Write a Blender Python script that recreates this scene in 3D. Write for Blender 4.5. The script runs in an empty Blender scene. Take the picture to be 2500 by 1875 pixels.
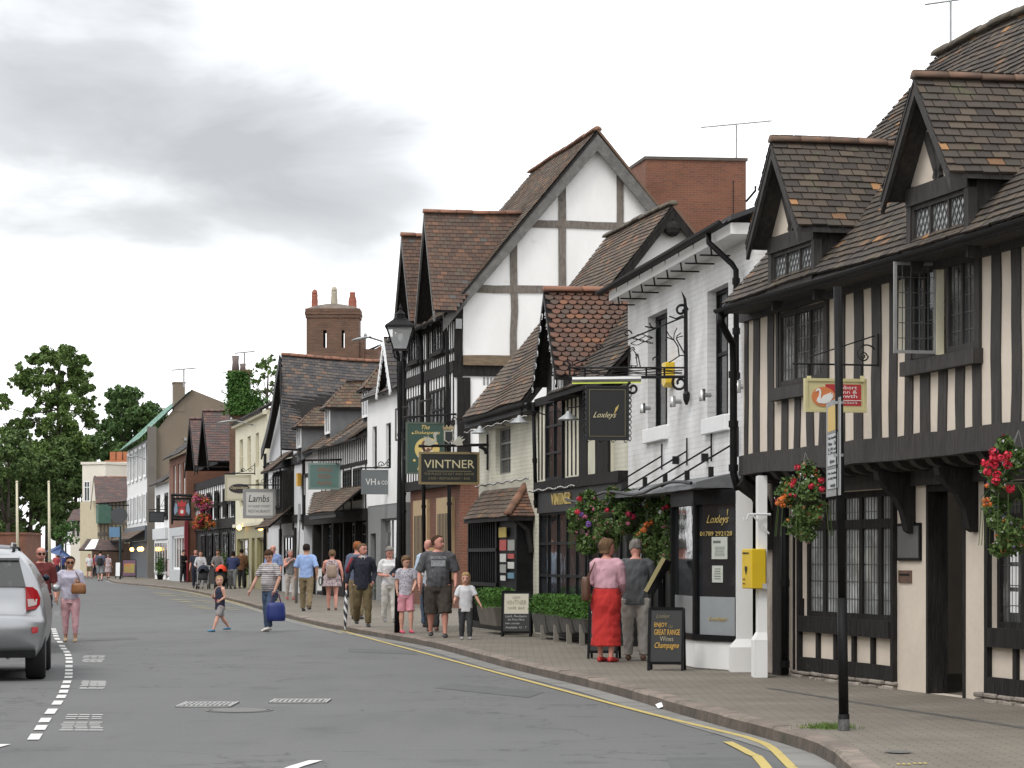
import bpy, bmesh, math, random
from mathutils import Vector, Matrix, noise
V = Vector; R = math.radians; rnd = random.Random(7)
sc = bpy.context.scene
COL = sc.collection
# ---------------- camera ----------------
F = 6500.0; CX = 1250.0; HY = 1362.0; CH = 1.5      # focal length and horizon of the 2500 x 1875 photograph
cd = bpy.data.cameras.new("camera"); cam = bpy.data.objects.new("camera", cd); COL.objects.link(cam)
cam.location = (0, 0, CH); cam.rotation_euler = (R(90), 0, 0)
cd.sensor_width = 36; cd.lens = F/2500*36; cd.shift_y = (HY-937.5)/2500
cd.clip_start = .5; cd.clip_end = 3000; sc.camera = cam
# ---------------- light ----------------
sc.view_settings.view_transform = 'Standard'; sc.view_settings.look = 'None'
sc.view_settings.gamma = 1; sc.view_settings.exposure = 0.0
SUN_EL, SUN_AZ = R(52), R(215)                       # azimuth clockwise from +Y
sd = bpy.data.lights.new("sun", 'SUN'); sd.energy = 1.5; sd.angle = R(18); sd.color = (1, .97, .92)
sun = bpy.data.objects.new("sun", sd); COL.objects.link(sun)
sdir = V((math.sin(SUN_AZ)*math.cos(SUN_EL), math.cos(SUN_AZ)*math.cos(SUN_EL), math.sin(SUN_EL)))
sun.rotation_euler = sdir.to_track_quat('Z', 'Y').to_euler(); sun.location = (0, 0, 60)
w = bpy.data.worlds.new("World"); sc.world = w; w.use_nodes = True
nt = w.node_tree; nt.nodes.clear()
def N(nt, t, **k):
    n = nt.nodes.new(t)
    for a, b in k.items():
        if a[0] == '_': n.inputs[a[1:].replace('_', ' ')].default_value = b
        else: setattr(n, a, b)
    return n
def Lk(nt, a, b): nt.links.new(a, b)
out = N(nt, 'ShaderNodeOutputWorld'); sky = N(nt, 'ShaderNodeTexSky', sky_type='NISHITA', sun_disc=False)
sky.sun_elevation = SUN_EL; sky.sun_rotation = SUN_AZ
b1 = N(nt, 'ShaderNodeBackground', _Strength=.10); Lk(nt, sky.outputs[0], b1.inputs[0])
tc = N(nt, 'ShaderNodeTexCoord')
def math_(nt, op, a, b=None, clamp=False):
    n = N(nt, 'ShaderNodeMath', operation=op, use_clamp=clamp)
    for i, x in enumerate((a, b)):
        if x is None: continue
        if isinstance(x, (int, float)): n.inputs[i].default_value = x
        else: Lk(nt, x, n.inputs[i])
    return n.outputs[0]
mp = N(nt, 'ShaderNodeMapping'); mp.inputs['Scale'].default_value = (6, 6, 15); Lk(nt, tc.outputs['Generated'], mp.inputs[0])
n1 = N(nt, 'ShaderNodeTexNoise', _Scale=1.6, _Detail=5.0, _Roughness=.55, _Distortion=.3); Lk(nt, mp.outputs[0], n1.inputs[0])
def cloud(u, v, ru, rv, amp, acc):
    d = V(((u-CX)/F, 1, (HY-v)/F)).normalized()
    s = N(nt, 'ShaderNodeVectorMath', operation='SUBTRACT'); Lk(nt, tc.outputs['Generated'], s.inputs[0]); s.inputs[1].default_value = d
    m = N(nt, 'ShaderNodeVectorMath', operation='MULTIPLY'); Lk(nt, s.outputs[0], m.inputs[0]); m.inputs[1].default_value = (F/ru, 1, F/rv)
    l = N(nt, 'ShaderNodeVectorMath', operation='LENGTH'); Lk(nt, m.outputs[0], l.inputs[0])
    q = math_(nt, 'SUBTRACT', 1.0, l.outputs['Value'], True)
    q = math_(nt, 'MULTIPLY', q, amp)
    return math_(nt, 'ADD', acc, q)
acc = math_(nt, 'MULTIPLY', math_(nt, 'SUBTRACT', n1.outputs[0], .5), 2.0)
# banks of grey cloud (positive) and bright breaks (negative), as directions in the sky
for c in ((300, 130, 900, 520, .55), (620, 380, 620, 230, .62), (1100, 500, 560, 230, .42), (60, 240, 420, 260, .32),
          (420, 560, 330, 120, .22), (60, 560, 220, 90, .25), (60, 430, 330, 60, -.3), (330, 470, 260, 50, -.3), (2100, 300, 1100, 800, -.7), (1500, 60, 700, 250, -.45),
          (300, 880, 900, 300, -.45)):
    acc = cloud(*c, acc)
cr = N(nt, 'ShaderNodeValToRGB'); Lk(nt, acc, cr.inputs[0])
e = cr.color_ramp.elements; e[0].position = -.0; e[0].color = (1.22, 1.22, 1.24, 1); e[1].position = 1.0; e[1].color = (.40, .41, .42, 1)
x = e.new(.25); x.color = (.72, .73, .745, 1); x = e.new(.55); x.color = (.52, .53, .54, 1)
b2 = N(nt, 'ShaderNodeBackground', _Strength=1.55); Lk(nt, cr.outputs[0], b2.inputs[0])
mx = N(nt, 'ShaderNodeMixShader', _Fac=.9); Lk(nt, b1.outputs[0], mx.inputs[1]); Lk(nt, b2.outputs[0], mx.inputs[2]); Lk(nt, mx.outputs[0], out.inputs[0])

# ---------------- materials ----------------
MATS = {}
def M(name, col, col2=None, ns=3.0, rough=.8, bump=0.0, bs=None, isl=0.0, metal=0.0, brick=None, spec=.5, emit=None, pat=None, alpha=1, mix3=None, stretch=None, fac=(.35, .65), uvn=False):
    if name in MATS: return MATS[name]
    m = bpy.data.materials.new(name); m.use_nodes = True; nt = m.node_tree; P = nt.nodes['Principled BSDF']
    P.inputs['Roughness'].default_value = rough; P.inputs['Metallic'].default_value = metal; P.inputs['Specular IOR Level'].default_value = spec
    c = (*col, 1); tc = N(nt, 'ShaderNodeTexCoord'); src = tc.outputs['UV' if uvn else 'Object']
    if stretch:
        mp = N(nt, 'ShaderNodeMapping'); mp.inputs['Scale'].default_value = stretch; Lk(nt, src, mp.inputs[0]); src = mp.outputs[0]
    cur = None
    def mixc(f, a, b, mode='MIX'):
        n = N(nt, 'ShaderNodeMix', data_type='RGBA', blend_type=mode)
        for i, x in ((0, f), (6, a), (7, b)):
            if isinstance(x, (int, float)): n.inputs[i].default_value = x
            elif isinstance(x, tuple): n.inputs[i].default_value = x
            else: Lk(nt, x, n.inputs[i])
        return n.outputs[2]
    def ramp(x, lo, hi):
        n = N(nt, 'ShaderNodeMapRange'); n.inputs[1].default_value = lo; n.inputs[2].default_value = hi; Lk(nt, x, n.inputs[0]); return n.outputs[0]
    hgt = None
    if brick:
        bw, bh, mort, mcol = brick
        bt = N(nt, 'ShaderNodeTexBrick'); Lk(nt, tc.outputs['UV'], bt.inputs[0])
        bt.inputs['Scale'].default_value = 1; bt.inputs['Brick Width'].default_value = bw; bt.inputs['Row Height'].default_value = bh
        bt.inputs['Mortar Size'].default_value = mort; bt.inputs['Color1'].default_value = c; bt.inputs['Color2'].default_value = (*(col2 or col), 1)
        bt.inputs['Mortar'].default_value = (*mcol, 1); bt.inputs['Bias'].default_value = -.1
        cur = bt.outputs[0]
        nz = N(nt, 'ShaderNodeTexNoise', _Scale=ns, _Detail=4.0); Lk(nt, tc.outputs['Object'], nz.inputs[0])
        cur = mixc(ramp(nz.outputs[0], .3, .7), cur, mixc(1.0, cur, (.72, .7, .68, 1), 'MULTIPLY'))
        hgt = math_(nt, 'SUBTRACT', 1.0, bt.outputs['Fac'])
        nz2 = N(nt, 'ShaderNodeTexNoise', _Scale=30.0, _Detail=2.0); Lk(nt, tc.outputs['Object'], nz2.inputs[0])
        hgt = math_(nt, 'ADD', hgt, math_(nt, 'MULTIPLY', nz2.outputs[0], .5))
    elif pat:
        cur = pat(nt, tc, mixc, ramp)
    else:
        nz = N(nt, 'ShaderNodeTexNoise', _Scale=ns, _Detail=5.0, _Roughness=.6); Lk(nt, src, nz.inputs[0])
        if col2: cur = mixc(ramp(nz.outputs[0], *fac), c, (*col2, 1))
        else: cur = mixc(0.0, c, c)
    if mix3:
        nz3 = N(nt, 'ShaderNodeTexNoise', _Scale=mix3[1], _Detail=6.0, _Roughness=.7); Lk(nt, tc.outputs['Object'], nz3.inputs[0])
        cur = mixc(ramp(nz3.outputs[0], mix3[2], mix3[2]+.12), cur, (*mix3[0], 1))
    if isl:
        g = N(nt, 'ShaderNodeNewGeometry'); hs = N(nt, 'ShaderNodeHueSaturation')
        Lk(nt, cur, hs.inputs['Color']); Lk(nt, ramp2(nt, g.outputs['Random Per Island'], 1-isl, 1+isl), hs.inputs['Value'])
        cur = hs.outputs[0]
    Lk(nt, cur, P.inputs['Base Color'])
    if bump:
        if hgt is None:
            nb = N(nt, 'ShaderNodeTexNoise', _Scale=(bs or ns*4), _Detail=4.0); Lk(nt, src, nb.inputs[0]); hgt = nb.outputs[0]
        B = N(nt, 'ShaderNodeBump', _Strength=1.0, _Distance=bump); Lk(nt, hgt, B.inputs['Height']); Lk(nt, B.outputs[0], P.inputs['Normal'])
    if emit:
        P.inputs['Emission Color'].default_value = (*emit[:3], 1); P.inputs['Emission Strength'].default_value = emit[3]
    MATS[name] = m; return m
def ramp2(nt, x, a, b):
    n = N(nt, 'ShaderNodeMapRange'); n.inputs[3].default_value = a; n.inputs[4].default_value = b; Lk(nt, x, n.inputs[0]); return n.outputs[0]
def island_pat(cols):                                # tiles, leaves: a colour per separate piece, with lichen noise over it
    def f(nt, tc, mixc, ramp):
        g = N(nt, 'ShaderNodeNewGeometry'); cr = N(nt, 'ShaderNodeValToRGB'); cr.color_ramp.interpolation = 'CONSTANT'
        e = cr.color_ramp.elements; n = len(cols); e[0].color = (*cols[0][1], 1); e[0].position = 0
        e[1].position = cols[1][0]; e[1].color = (*cols[1][1], 1)
        for p, c in cols[2:]:
            x = e.new(p); x.color = (*c, 1)
        Lk(nt, g.outputs['Random Per Island'], cr.inputs[0])
        return cr.outputs[0]
    return f
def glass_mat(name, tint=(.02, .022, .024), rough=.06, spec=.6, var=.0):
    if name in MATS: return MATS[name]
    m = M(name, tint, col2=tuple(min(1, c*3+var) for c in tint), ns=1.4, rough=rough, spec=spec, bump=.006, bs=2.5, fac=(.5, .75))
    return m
tile_brown = M('tile_brown', (0, 0, 0), pat=island_pat([(0, (.105, .070, .050)), (.22, (.078, .056, .043)), (.45, (.135, .085, .058)), (.62, (.092, .075, .052)), (.8, (.115, .092, .066)), (.93, (.20, .10, .055)), (.97, (.28, .145, .07))]), rough=.9, bump=.006, bs=25, mix3=((.085, .085, .045), 3.5, .56))
tile_dark = M('tile_dark', (0, 0, 0), pat=island_pat([(0, (.066, .052, .042)), (.22, (.048, .040, .034)), (.45, (.082, .062, .046)), (.62, (.058, .050, .040)), (.8, (.095, .074, .054)), (.955, (.17, .095, .05)), (.985, (.30, .16, .07))]), rough=.92, bump=.006, bs=25, mix3=((.080, .078, .045), 3.0, .58))
tile_red = M('tile_red', (0, 0, 0), pat=island_pat([(0, (.125, .068, .048)), (.22, (.10, .058, .044)), (.45, (.15, .076, .052)), (.62, (.115, .072, .054)), (.8, (.09, .064, .05)), (.93, (.20, .095, .055)), (.97, (.13, .10, .08))]), rough=.9, bump=.006, bs=25, mix3=((.10, .09, .06), 3.0, .62))
tile_plum = M('tile_plum', (0, 0, 0), pat=island_pat([(0, (.085, .052, .046)), (.22, (.070, .052, .048)), (.45, (.105, .060, .052)), (.7, (.075, .062, .058)), (.9, (.13, .075, .06))]), rough=.8, bump=.006, bs=25)
tile_slate = M('tile_slate', (0, 0, 0), pat=island_pat([(0, (.055, .052, .052)), (.3, (.075, .066, .062)), (.55, (.045, .043, .045)), (.75, (.09, .075, .065)), (.93, (.13, .085, .06))]), rough=.8, bump=.005, bs=25, mix3=((.09, .085, .06), 2.0, .62))
tile_green = M('tile_green', (0, 0, 0), pat=island_pat([(0, (.13, .27, .20)), (.4, (.17, .34, .26)), (.7, (.15, .30, .23)), (.9, (.21, .38, .30))]), rough=.6)
ridge_m = M('ridge_tile', (.24, .115, .07), (.14, .085, .06), ns=3, rough=.9, isl=.25, bump=.006, mix3=((.12, .11, .07), 5, .6))
ridge_or = M('ridge_orange', (.24, .11, .07), (.17, .09, .06), ns=3, rough=.9, isl=.2, bump=.006)
white_pl = M('white_render', (.80, .80, .79), (.72, .72, .705), ns=.9, rough=.9, bump=.006, bs=9, stretch=(1, 1, .35), mix3=((.62, .61, .58), 1.3, .62))
white_br = M('white_painted_brick', (.82, .825, .825), (.79, .80, .80), ns=1.5, rough=.75, bump=.006, brick=(.225, .075, .007, (.74, .745, .75)))
cream_br = M('cream_painted_brick', (.71, .70, .58), (.67, .66, .55), ns=1.2, rough=.8, bump=.010, brick=(.225, .075, .008, (.62, .61, .50)))
cream_pl = M('cream_render', (.66, .58, .49), (.58, .51, .43), ns=1.3, rough=.9, bump=.006, bs=12, mix3=((.40, .36, .30), 1.4, .66))
cream_h = M('pale_cream_render', (.66, .63, .48), (.60, .57, .43), ns=.8, rough=.9, bump=.005)
beige_far = M('beige_render', (.66, .62, .54), (.60, .56, .48), ns=.5, rough=.9)
brick_red = M('red_brick', (.215, .080, .046), (.155, .062, .040), ns=1.0, rough=.9, bump=.008, brick=(.225, .075, .010, (.20, .12, .08)))
brick_old = M('old_brick', (.20, .105, .065), (.13, .072, .05), ns=1.5, rough=.95, bump=.015, brick=(.225, .075, .012, (.15, .11, .085)))
brown_rend = M('brown_render', (.19, .155, .115), (.165, .135, .10), ns=.5, rough=.95, bump=.005)
stone_m = M('rubble_stone', (.30, .27, .23), (.20, .17, .15), ns=3, rough=.95, bump=.02, bs=10, isl=.35)
grain = (2.0, 2.0, .35)
timber = M('black_timber', (.022, .020, .019), (.052, .045, .041), ns=9, rough=.75, bump=.010, bs=26, stretch=grain, fac=(.35, .75))
timber_k = M('old_black_timber', (.011, .010, .010), (.030, .027, .025), ns=8, rough=.8, spec=.2, bump=.012, bs=22, stretch=grain, fac=(.35, .75), mix3=((.055, .050, .045), 5, .64))
timber_w = M('weathered_timber', (.105, .088, .07), (.19, .17, .15), ns=7, rough=.85, bump=.012, bs=20, stretch=(2.5, 2.5, .8), fac=(.3, .7), mix3=((.06, .055, .05), 4, .6))
timber_b = M('brown_beam', (.20, .145, .09), (.12, .09, .06), ns=7, rough=.85, bump=.012, bs=20, stretch=(.6, .6, 4))
timber_g = M('grey_bargeboard', (.085, .082, .077), (.155, .15, .142), ns=5, rough=.85, bump=.010, bs=18, fac=(.3, .7))
black_p = M('black_paint', (.007, .007, .008), (.012, .012, .012), ns=6, rough=.5, spec=.12)
black_m = M('black_metal', (.010, .010, .011), (.018, .018, .019), ns=9, rough=.5, spec=.2, bump=.002, bs=40)
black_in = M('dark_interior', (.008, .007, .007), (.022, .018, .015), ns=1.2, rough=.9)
steel = M('brushed_steel', (.45, .45, .44), rough=.35, metal=.9)
galv = M('galvanised_steel', (.36, .37, .37), (.28, .29, .29), ns=4, rough=.5, metal=.5)
lead_m = M('sheet_lead', (.20, .21, .22), (.13, .135, .14), ns=3, rough=.55, metal=.3, bump=.01, bs=8)
whitewood = M('white_paint', (.80, .81, .81), (.74, .75, .75), ns=2, rough=.5)
cream_wood = M('cream_paint', (.62, .58, .42), (.55, .51, .37), ns=2, rough=.5)
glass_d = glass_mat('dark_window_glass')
glass_l = glass_mat('sky_and_blind_glass', (.24, .25, .25), rough=.1, var=.0)  # sky reflection put into a pale tint; also pale blinds behind panes
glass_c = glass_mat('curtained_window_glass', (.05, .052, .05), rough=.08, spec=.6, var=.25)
came = M('lead_came', (.09, .093, .095), rough=.5, metal=.3)
gold = M('gold_lettering', (.62, .47, .16), (.5, .37, .12), ns=9, rough=.45, metal=.2)
yellow_m = M('yellow_enamel', (.72, .50, .02), (.66, .45, .02), ns=2, rough=.35)
# ---------------- mesh helpers ----------------
def tag(o, label=None, cat=None, group=None, kind=None):
    if label: o['label'] = label
    if cat: o['category'] = cat
    if group: o['group'] = group
    if kind: o['kind'] = kind
    return o
def thing(name, label, cat, loc=(0, 0, 0), rz=0.0, group=None):
    o = bpy.data.objects.new(name, None); COL.objects.link(o); o.empty_display_size = .3
    o.location = loc; o.rotation_euler = (0, 0, rz); return tag(o, label, cat, group)
def root_of(o):
    while o.parent: o = o.parent
    return o
class MB:
    def __init__(s): s.v = []; s.f = []; s.mi = []; s.m = 0; s.sm = []; s.smooth = False; s.xf = None
    def add(s, vs, fs):
        b = len(s.v)
        if s.xf: vs = [s.xf @ V(p) for p in vs]
        s.v.extend(tuple(p) for p in vs)
        for f in fs: s.f.append(tuple(b+i for i in f)); s.mi.append(s.m); s.sm.append(s.smooth)
    def poly(s, pts): s.add(pts, [tuple(range(len(pts)))])
    def box8(s, p):                                   # 8 points: bottom 4 (loop), top 4
        s.add(p, [(3, 2, 1, 0), (4, 5, 6, 7), (0, 1, 5, 4), (1, 2, 6, 5), (2, 3, 7, 6), (3, 0, 4, 7)])
    def box(s, c, sz, ax=None):
        x, y, z = ax or (V((1, 0, 0)), V((0, 1, 0)), V((0, 0, 1))); c = V(c); a, b, h = (t/2 for t in sz)
        s.box8([c-x*a-y*b-z*h, c+x*a-y*b-z*h, c+x*a+y*b-z*h, c-x*a+y*b-z*h, c-x*a-y*b+z*h, c+x*a-y*b+z*h, c+x*a+y*b+z*h, c-x*a+y*b+z*h])
    def bar(s, p, q, w, d=None, up=V((0, 0, 1))):     # rectangular bar from p to q
        p = V(p); q = V(q); d = d or w; t = (q-p); 
        if t.length < 1e-6: return
        t.normalize(); x = t.cross(up)
        if x.length < 1e-3: x = t.cross(V((0, 1, 0)))
        x.normalize(); y = x.cross(t)
        s.box8([p-x*w/2-y*d/2, p+x*w/2-y*d/2, p+x*w/2+y*d/2, p-x*w/2+y*d/2, q-x*w/2-y*d/2, q+x*w/2-y*d/2, q+x*w/2+y*d/2, q-x*w/2+y*d/2])
    def loft(s, rings, closed=True, cap=True):
        n = len(rings[0]); vs = [p for r in rings for p in r]; fs = []
        for i in range(len(rings)-1):
            for j in range(n if closed else n-1):
                a = i*n+j; b = i*n+(j+1) % n; fs.append((a, b, b+n, a+n))
        if cap and closed: fs.append(tuple(reversed(range(n)))); fs.append(tuple(range((len(rings)-1)*n, len(rings)*n)))
        s.add(vs, fs)
    def tube(s, pts, r, n=6, flat=1.0, cap=True):
        pts = [V(p) for p in pts]; k = len(pts); rs = r if isinstance(r, (list, tuple)) else [r]*k
        rings = []; x = None
        for i, p in enumerate(pts):
            t = (pts[min(i+1, k-1)]-pts[max(i-1, 0)])
            if t.length < 1e-7: t = V((0, 0, 1))
            t.normalize()
            if x is None: x = t.cross(V((0, 1, 0))) if abs(t.y) < .9 else t.cross(V((1, 0, 0)))
            x = (x-t*x.dot(t)); 
            if x.length < 1e-5: x = t.orthogonal()
            x.normalize(); y = t.cross(x)
            rings.append([p+(x*math.cos(2*math.pi*j/n)+y*math.sin(2*math.pi*j/n)*flat)*rs[i] for j in range(n)])
        s.loft(rings, cap=cap)
    def lathe(s, prof, c=(0, 0, 0), n=12, sq=1.0):    # prof = [(r, z)]
        c = V(c); s.loft([[c+V((r*math.cos(2*math.pi*j/n), r*sq*math.sin(2*math.pi*j/n), z)) for j in range(n)] for r, z in prof])
    def ball(s, c, r, n=8, sc=(1, 1, 1)):
        c = V(c); s.loft([[c+V((r*sc[0]*math.sin(a)*math.cos(2*math.pi*j/n), r*sc[1]*math.sin(a)*math.sin(2*math.pi*j/n), -r*sc[2]*math.cos(a))) for j in range(n)] for a in [math.pi*(i+.02)/(n*.75) for i in range(int(n*.75)+1)] if a < math.pi+.1])
    def prism(s, pts, off):                           # extrude polygon pts by vector off
        n = len(pts); off = V(off); a = [V(p) for p in pts]
        s.add(a+[p+off for p in a], [tuple(reversed(range(n))), tuple(range(n, 2*n))]+[(i, (i+1) % n, (i+1) % n+n, i+n) for i in range(n)])
    def text(s, txt, o, rv, uv, w, h, depth=.004, shear=0.0, keep=True, sx=1.0):
        """letters fitted in the box w x h whose lower left corner is o; rv right, uv up"""
        c = bpy.data.curves.new('t', 'FONT'); c.body = txt; c.size = 1; c.extrude = .001; c.shear = shear; c.resolution_u = 2; c.space_character = sx
        ob = bpy.data.objects.new('t', c); COL.objects.link(ob); dg = bpy.context.evaluated_depsgraph_get(); dg.update()
        me = bpy.data.meshes.new_from_object(ob.evaluated_get(dg)); bpy.data.objects.remove(ob); bpy.data.curves.remove(c)
        if not me.vertices: return
        xs = [p.co.x for p in me.vertices]; ys = [p.co.y for p in me.vertices]; x0, x1, y0, y1 = min(xs), max(xs), min(ys), max(ys)
        kx = w/(x1-x0); ky = h/(y1-y0); o = V(o); rv = V(rv).normalized(); uv = V(uv).normalized(); nv = rv.cross(uv)
        s.add([o+rv*(p.co.x-x0)*kx+uv*(p.co.y-y0)*ky+nv*(depth if p.co.z > 0 else 0) for p in me.vertices], [tuple(f.vertices) for f in me.polygons])
        bpy.data.meshes.remove(me)
    def build(s, name, mats, parent=None, bevel=0, local=False, seg=1):
        me = bpy.data.meshes.new(name)
        vs = s.v
        if parent is not None and not local:
            inv = parent_inv(parent); vs = [tuple(inv @ V(p)) for p in vs]
        me.from_pydata(vs, [], s.f)
        if not isinstance(mats, (list, tuple)): mats = [mats]
        for m in mats: me.materials.append(m)
        me.polygons.foreach_set('material_index', s.mi); me.polygons.foreach_set('use_smooth', s.sm)
        uvs = me.uv_layers.new(name='UVMap').data; co = me.vertices; lo = me.loops
        for p in me.polygons:
            n = p.normal
            if abs(n.z) > .94: t = V((1, 0, 0)); b = V((0, 1, 0))
            else: t = V((0, 0, 1)).cross(n).normalized(); b = n.cross(t)
            for li in p.loop_indices:
                c = co[lo[li].vertex_index].co; uvs[li].uv = (c.dot(t), c.dot(b))
        me.update()
        o = bpy.data.objects.new(name, me); COL.objects.link(o)
        if parent is not None: o.parent = parent
        if bevel:
            md = o.modifiers.new('bevel', 'BEVEL'); md.width = bevel; md.segments = seg; md.limit_method = 'ANGLE'
        return o
def parent_inv(o):
    r = root_of(o); return (Matrix.Translation(r.location) @ Matrix.Rotation(r.rotation_euler.z, 4, 'Z')).inverted()
# ---------------- placing from the photograph ----------------
def P(u, v, Y): return V(((u-CX)/F*Y, Y, CH+(HY-v)/F*Y))
def G(u, v, z=.12):
    Y = (CH-z)*F/(v-HY); return V(((u-CX)/F*Y, Y, z))
class Fr:
    """a wall line seen from the street: s runs away from the camera, z up, o out towards the street"""
    def __init__(s, vp, u0, Y0):
        s.m = (vp-CX)/F; s.p = V(((u0-CX)/F*Y0, Y0, 0)); s.L = math.hypot(1, s.m)
        s.d = V((s.m, 1, 0))/s.L; s.n = V((-1, s.m, 0))/s.L; s.c0 = s.p.x-s.m*s.p.y
    def Y(s, u, o=0): return (s.c0-o*s.L)/((u-CX)/F-s.m)
    def s_(s, u, o=0):
        Y = s.Y(u, o); return (V(((u-CX)/F*Y, Y, 0))-s.p).dot(s.d)
    def z_(s, u, v, o=0): return CH+(HY-v)/F*s.Y(u, o)
    def pt(s, a, z, o=0): return s.p+s.d*a+s.n*o+V((0, 0, z))
    def uv(s, u, v, o=0): return (s.s_(u, o), s.z_(u, v, o))
    def box(s, mb, s0, s1, z0, z1, o0, o1):
        mb.box8([s.pt(s0, z0, o0), s.pt(s0, z0, o1), s.pt(s1, z0, o1), s.pt(s1, z0, o0), s.pt(s0, z1, o0), s.pt(s0, z1, o1), s.pt(s1, z1, o1), s.pt(s1, z1, o0)])
def jitter(x, k, a): return (noise.noise(V((x*1.7, k*3.1, 0)))*a)
def stud(mb, fr, s0, s1, z0, z1, o0, o1, wob=.012, seed=None, lean=0):
    """slightly crooked upright timber"""
    k = rnd.random()*50 if seed is None else seed; n = 5; rings = []
    for i in range(n+1):
        z = z0+(z1-z0)*i/n; d = jitter(z, k, wob*2)+lean*(i/n-.5); e = jitter(z, k+9, wob)
        rings.append([fr.pt(s0+d, z, o0), fr.pt(s0+d, z, o1+e*.3), fr.pt(s1+d+e, z, o1+e*.3), fr.pt(s1+d+e, z, o0)])
    mb.loft(rings)
def rail(mb, fr, s0, s1, z0, z1, o0, o1, wob=.012):
    k = rnd.random()*50; n = max(3, int(abs(s1-s0)/.6)); rings = []
    for i in range(n+1):
        a = s0+(s1-s0)*i/n; d = jitter(a, k, wob*1.6); e = jitter(a, k+9, wob)
        rings.append([fr.pt(a, z0+d, o0), fr.pt(a, z0+d, o1+e*.4), fr.pt(a, z1+d+e, o1+e*.4), fr.pt(a, z1+d+e, o0)])
    mb.loft(rings)
def wall(mb, fr, s0, s1, z0, z1, o, openings=(), depth=.12, th=.25, top=True):
    """wall skin with real openings and reveals; openings = (s0,s1,z0,z1)"""
    ss = sorted(set([s0, s1]+[min(max(q, s0), s1) for p in openings for q in p[:2]])); zs = sorted(set([z0, z1]+[min(max(q, z0), z1) for p in openings for q in p[2:4]]))
    for i in range(len(ss)-1):
        for j in range(len(zs)-1):
            a, b, c, d = ss[i], ss[i+1], zs[j], zs[j+1]
            if b-a < 1e-5 or d-c < 1e-5: continue
            if any(p[0]-1e-6 <= a and b <= p[1]+1e-6 and p[2]-1e-6 <= c and d <= p[3]+1e-6 for p in openings): continue
            mb.poly([fr.pt(b, c, o), fr.pt(a, c, o), fr.pt(a, d, o), fr.pt(b, d, o)])
    for a, b, c, d in openings:
        mb.poly([fr.pt(a, c, o), fr.pt(a, c, o-depth), fr.pt(a, d, o-depth), fr.pt(a, d, o)])
        mb.poly([fr.pt(b, c, o-depth), fr.pt(b, c, o), fr.pt(b, d, o), fr.pt(b, d, o-depth)])
        mb.poly([fr.pt(a, d, o), fr.pt(a, d, o-depth), fr.pt(b, d, o-depth), fr.pt(b, d, o)])
        mb.poly([fr.pt(a, c, o-depth), fr.pt(a, c, o), fr.pt(b, c, o), fr.pt(b, c, o-depth)])
def ends(mb, fr, s0, s1, z0, z1, o, back, near=True):
    """the two end walls and the back of a block whose front face is built by wall()"""
    if near: mb.poly([fr.pt(s0, z0, o), fr.pt(s0, z0, back), fr.pt(s0, z1, back), fr.pt(s0, z1, o)])
    mb.poly([fr.pt(s1, z0, back), fr.pt(s1, z0, o), fr.pt(s1, z1, o), fr.pt(s1, z1, back)])
    mb.poly([fr.pt(s0, z0, back), fr.pt(s1, z0, back), fr.pt(s1, z1, back), fr.pt(s0, z1, back)])
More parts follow.
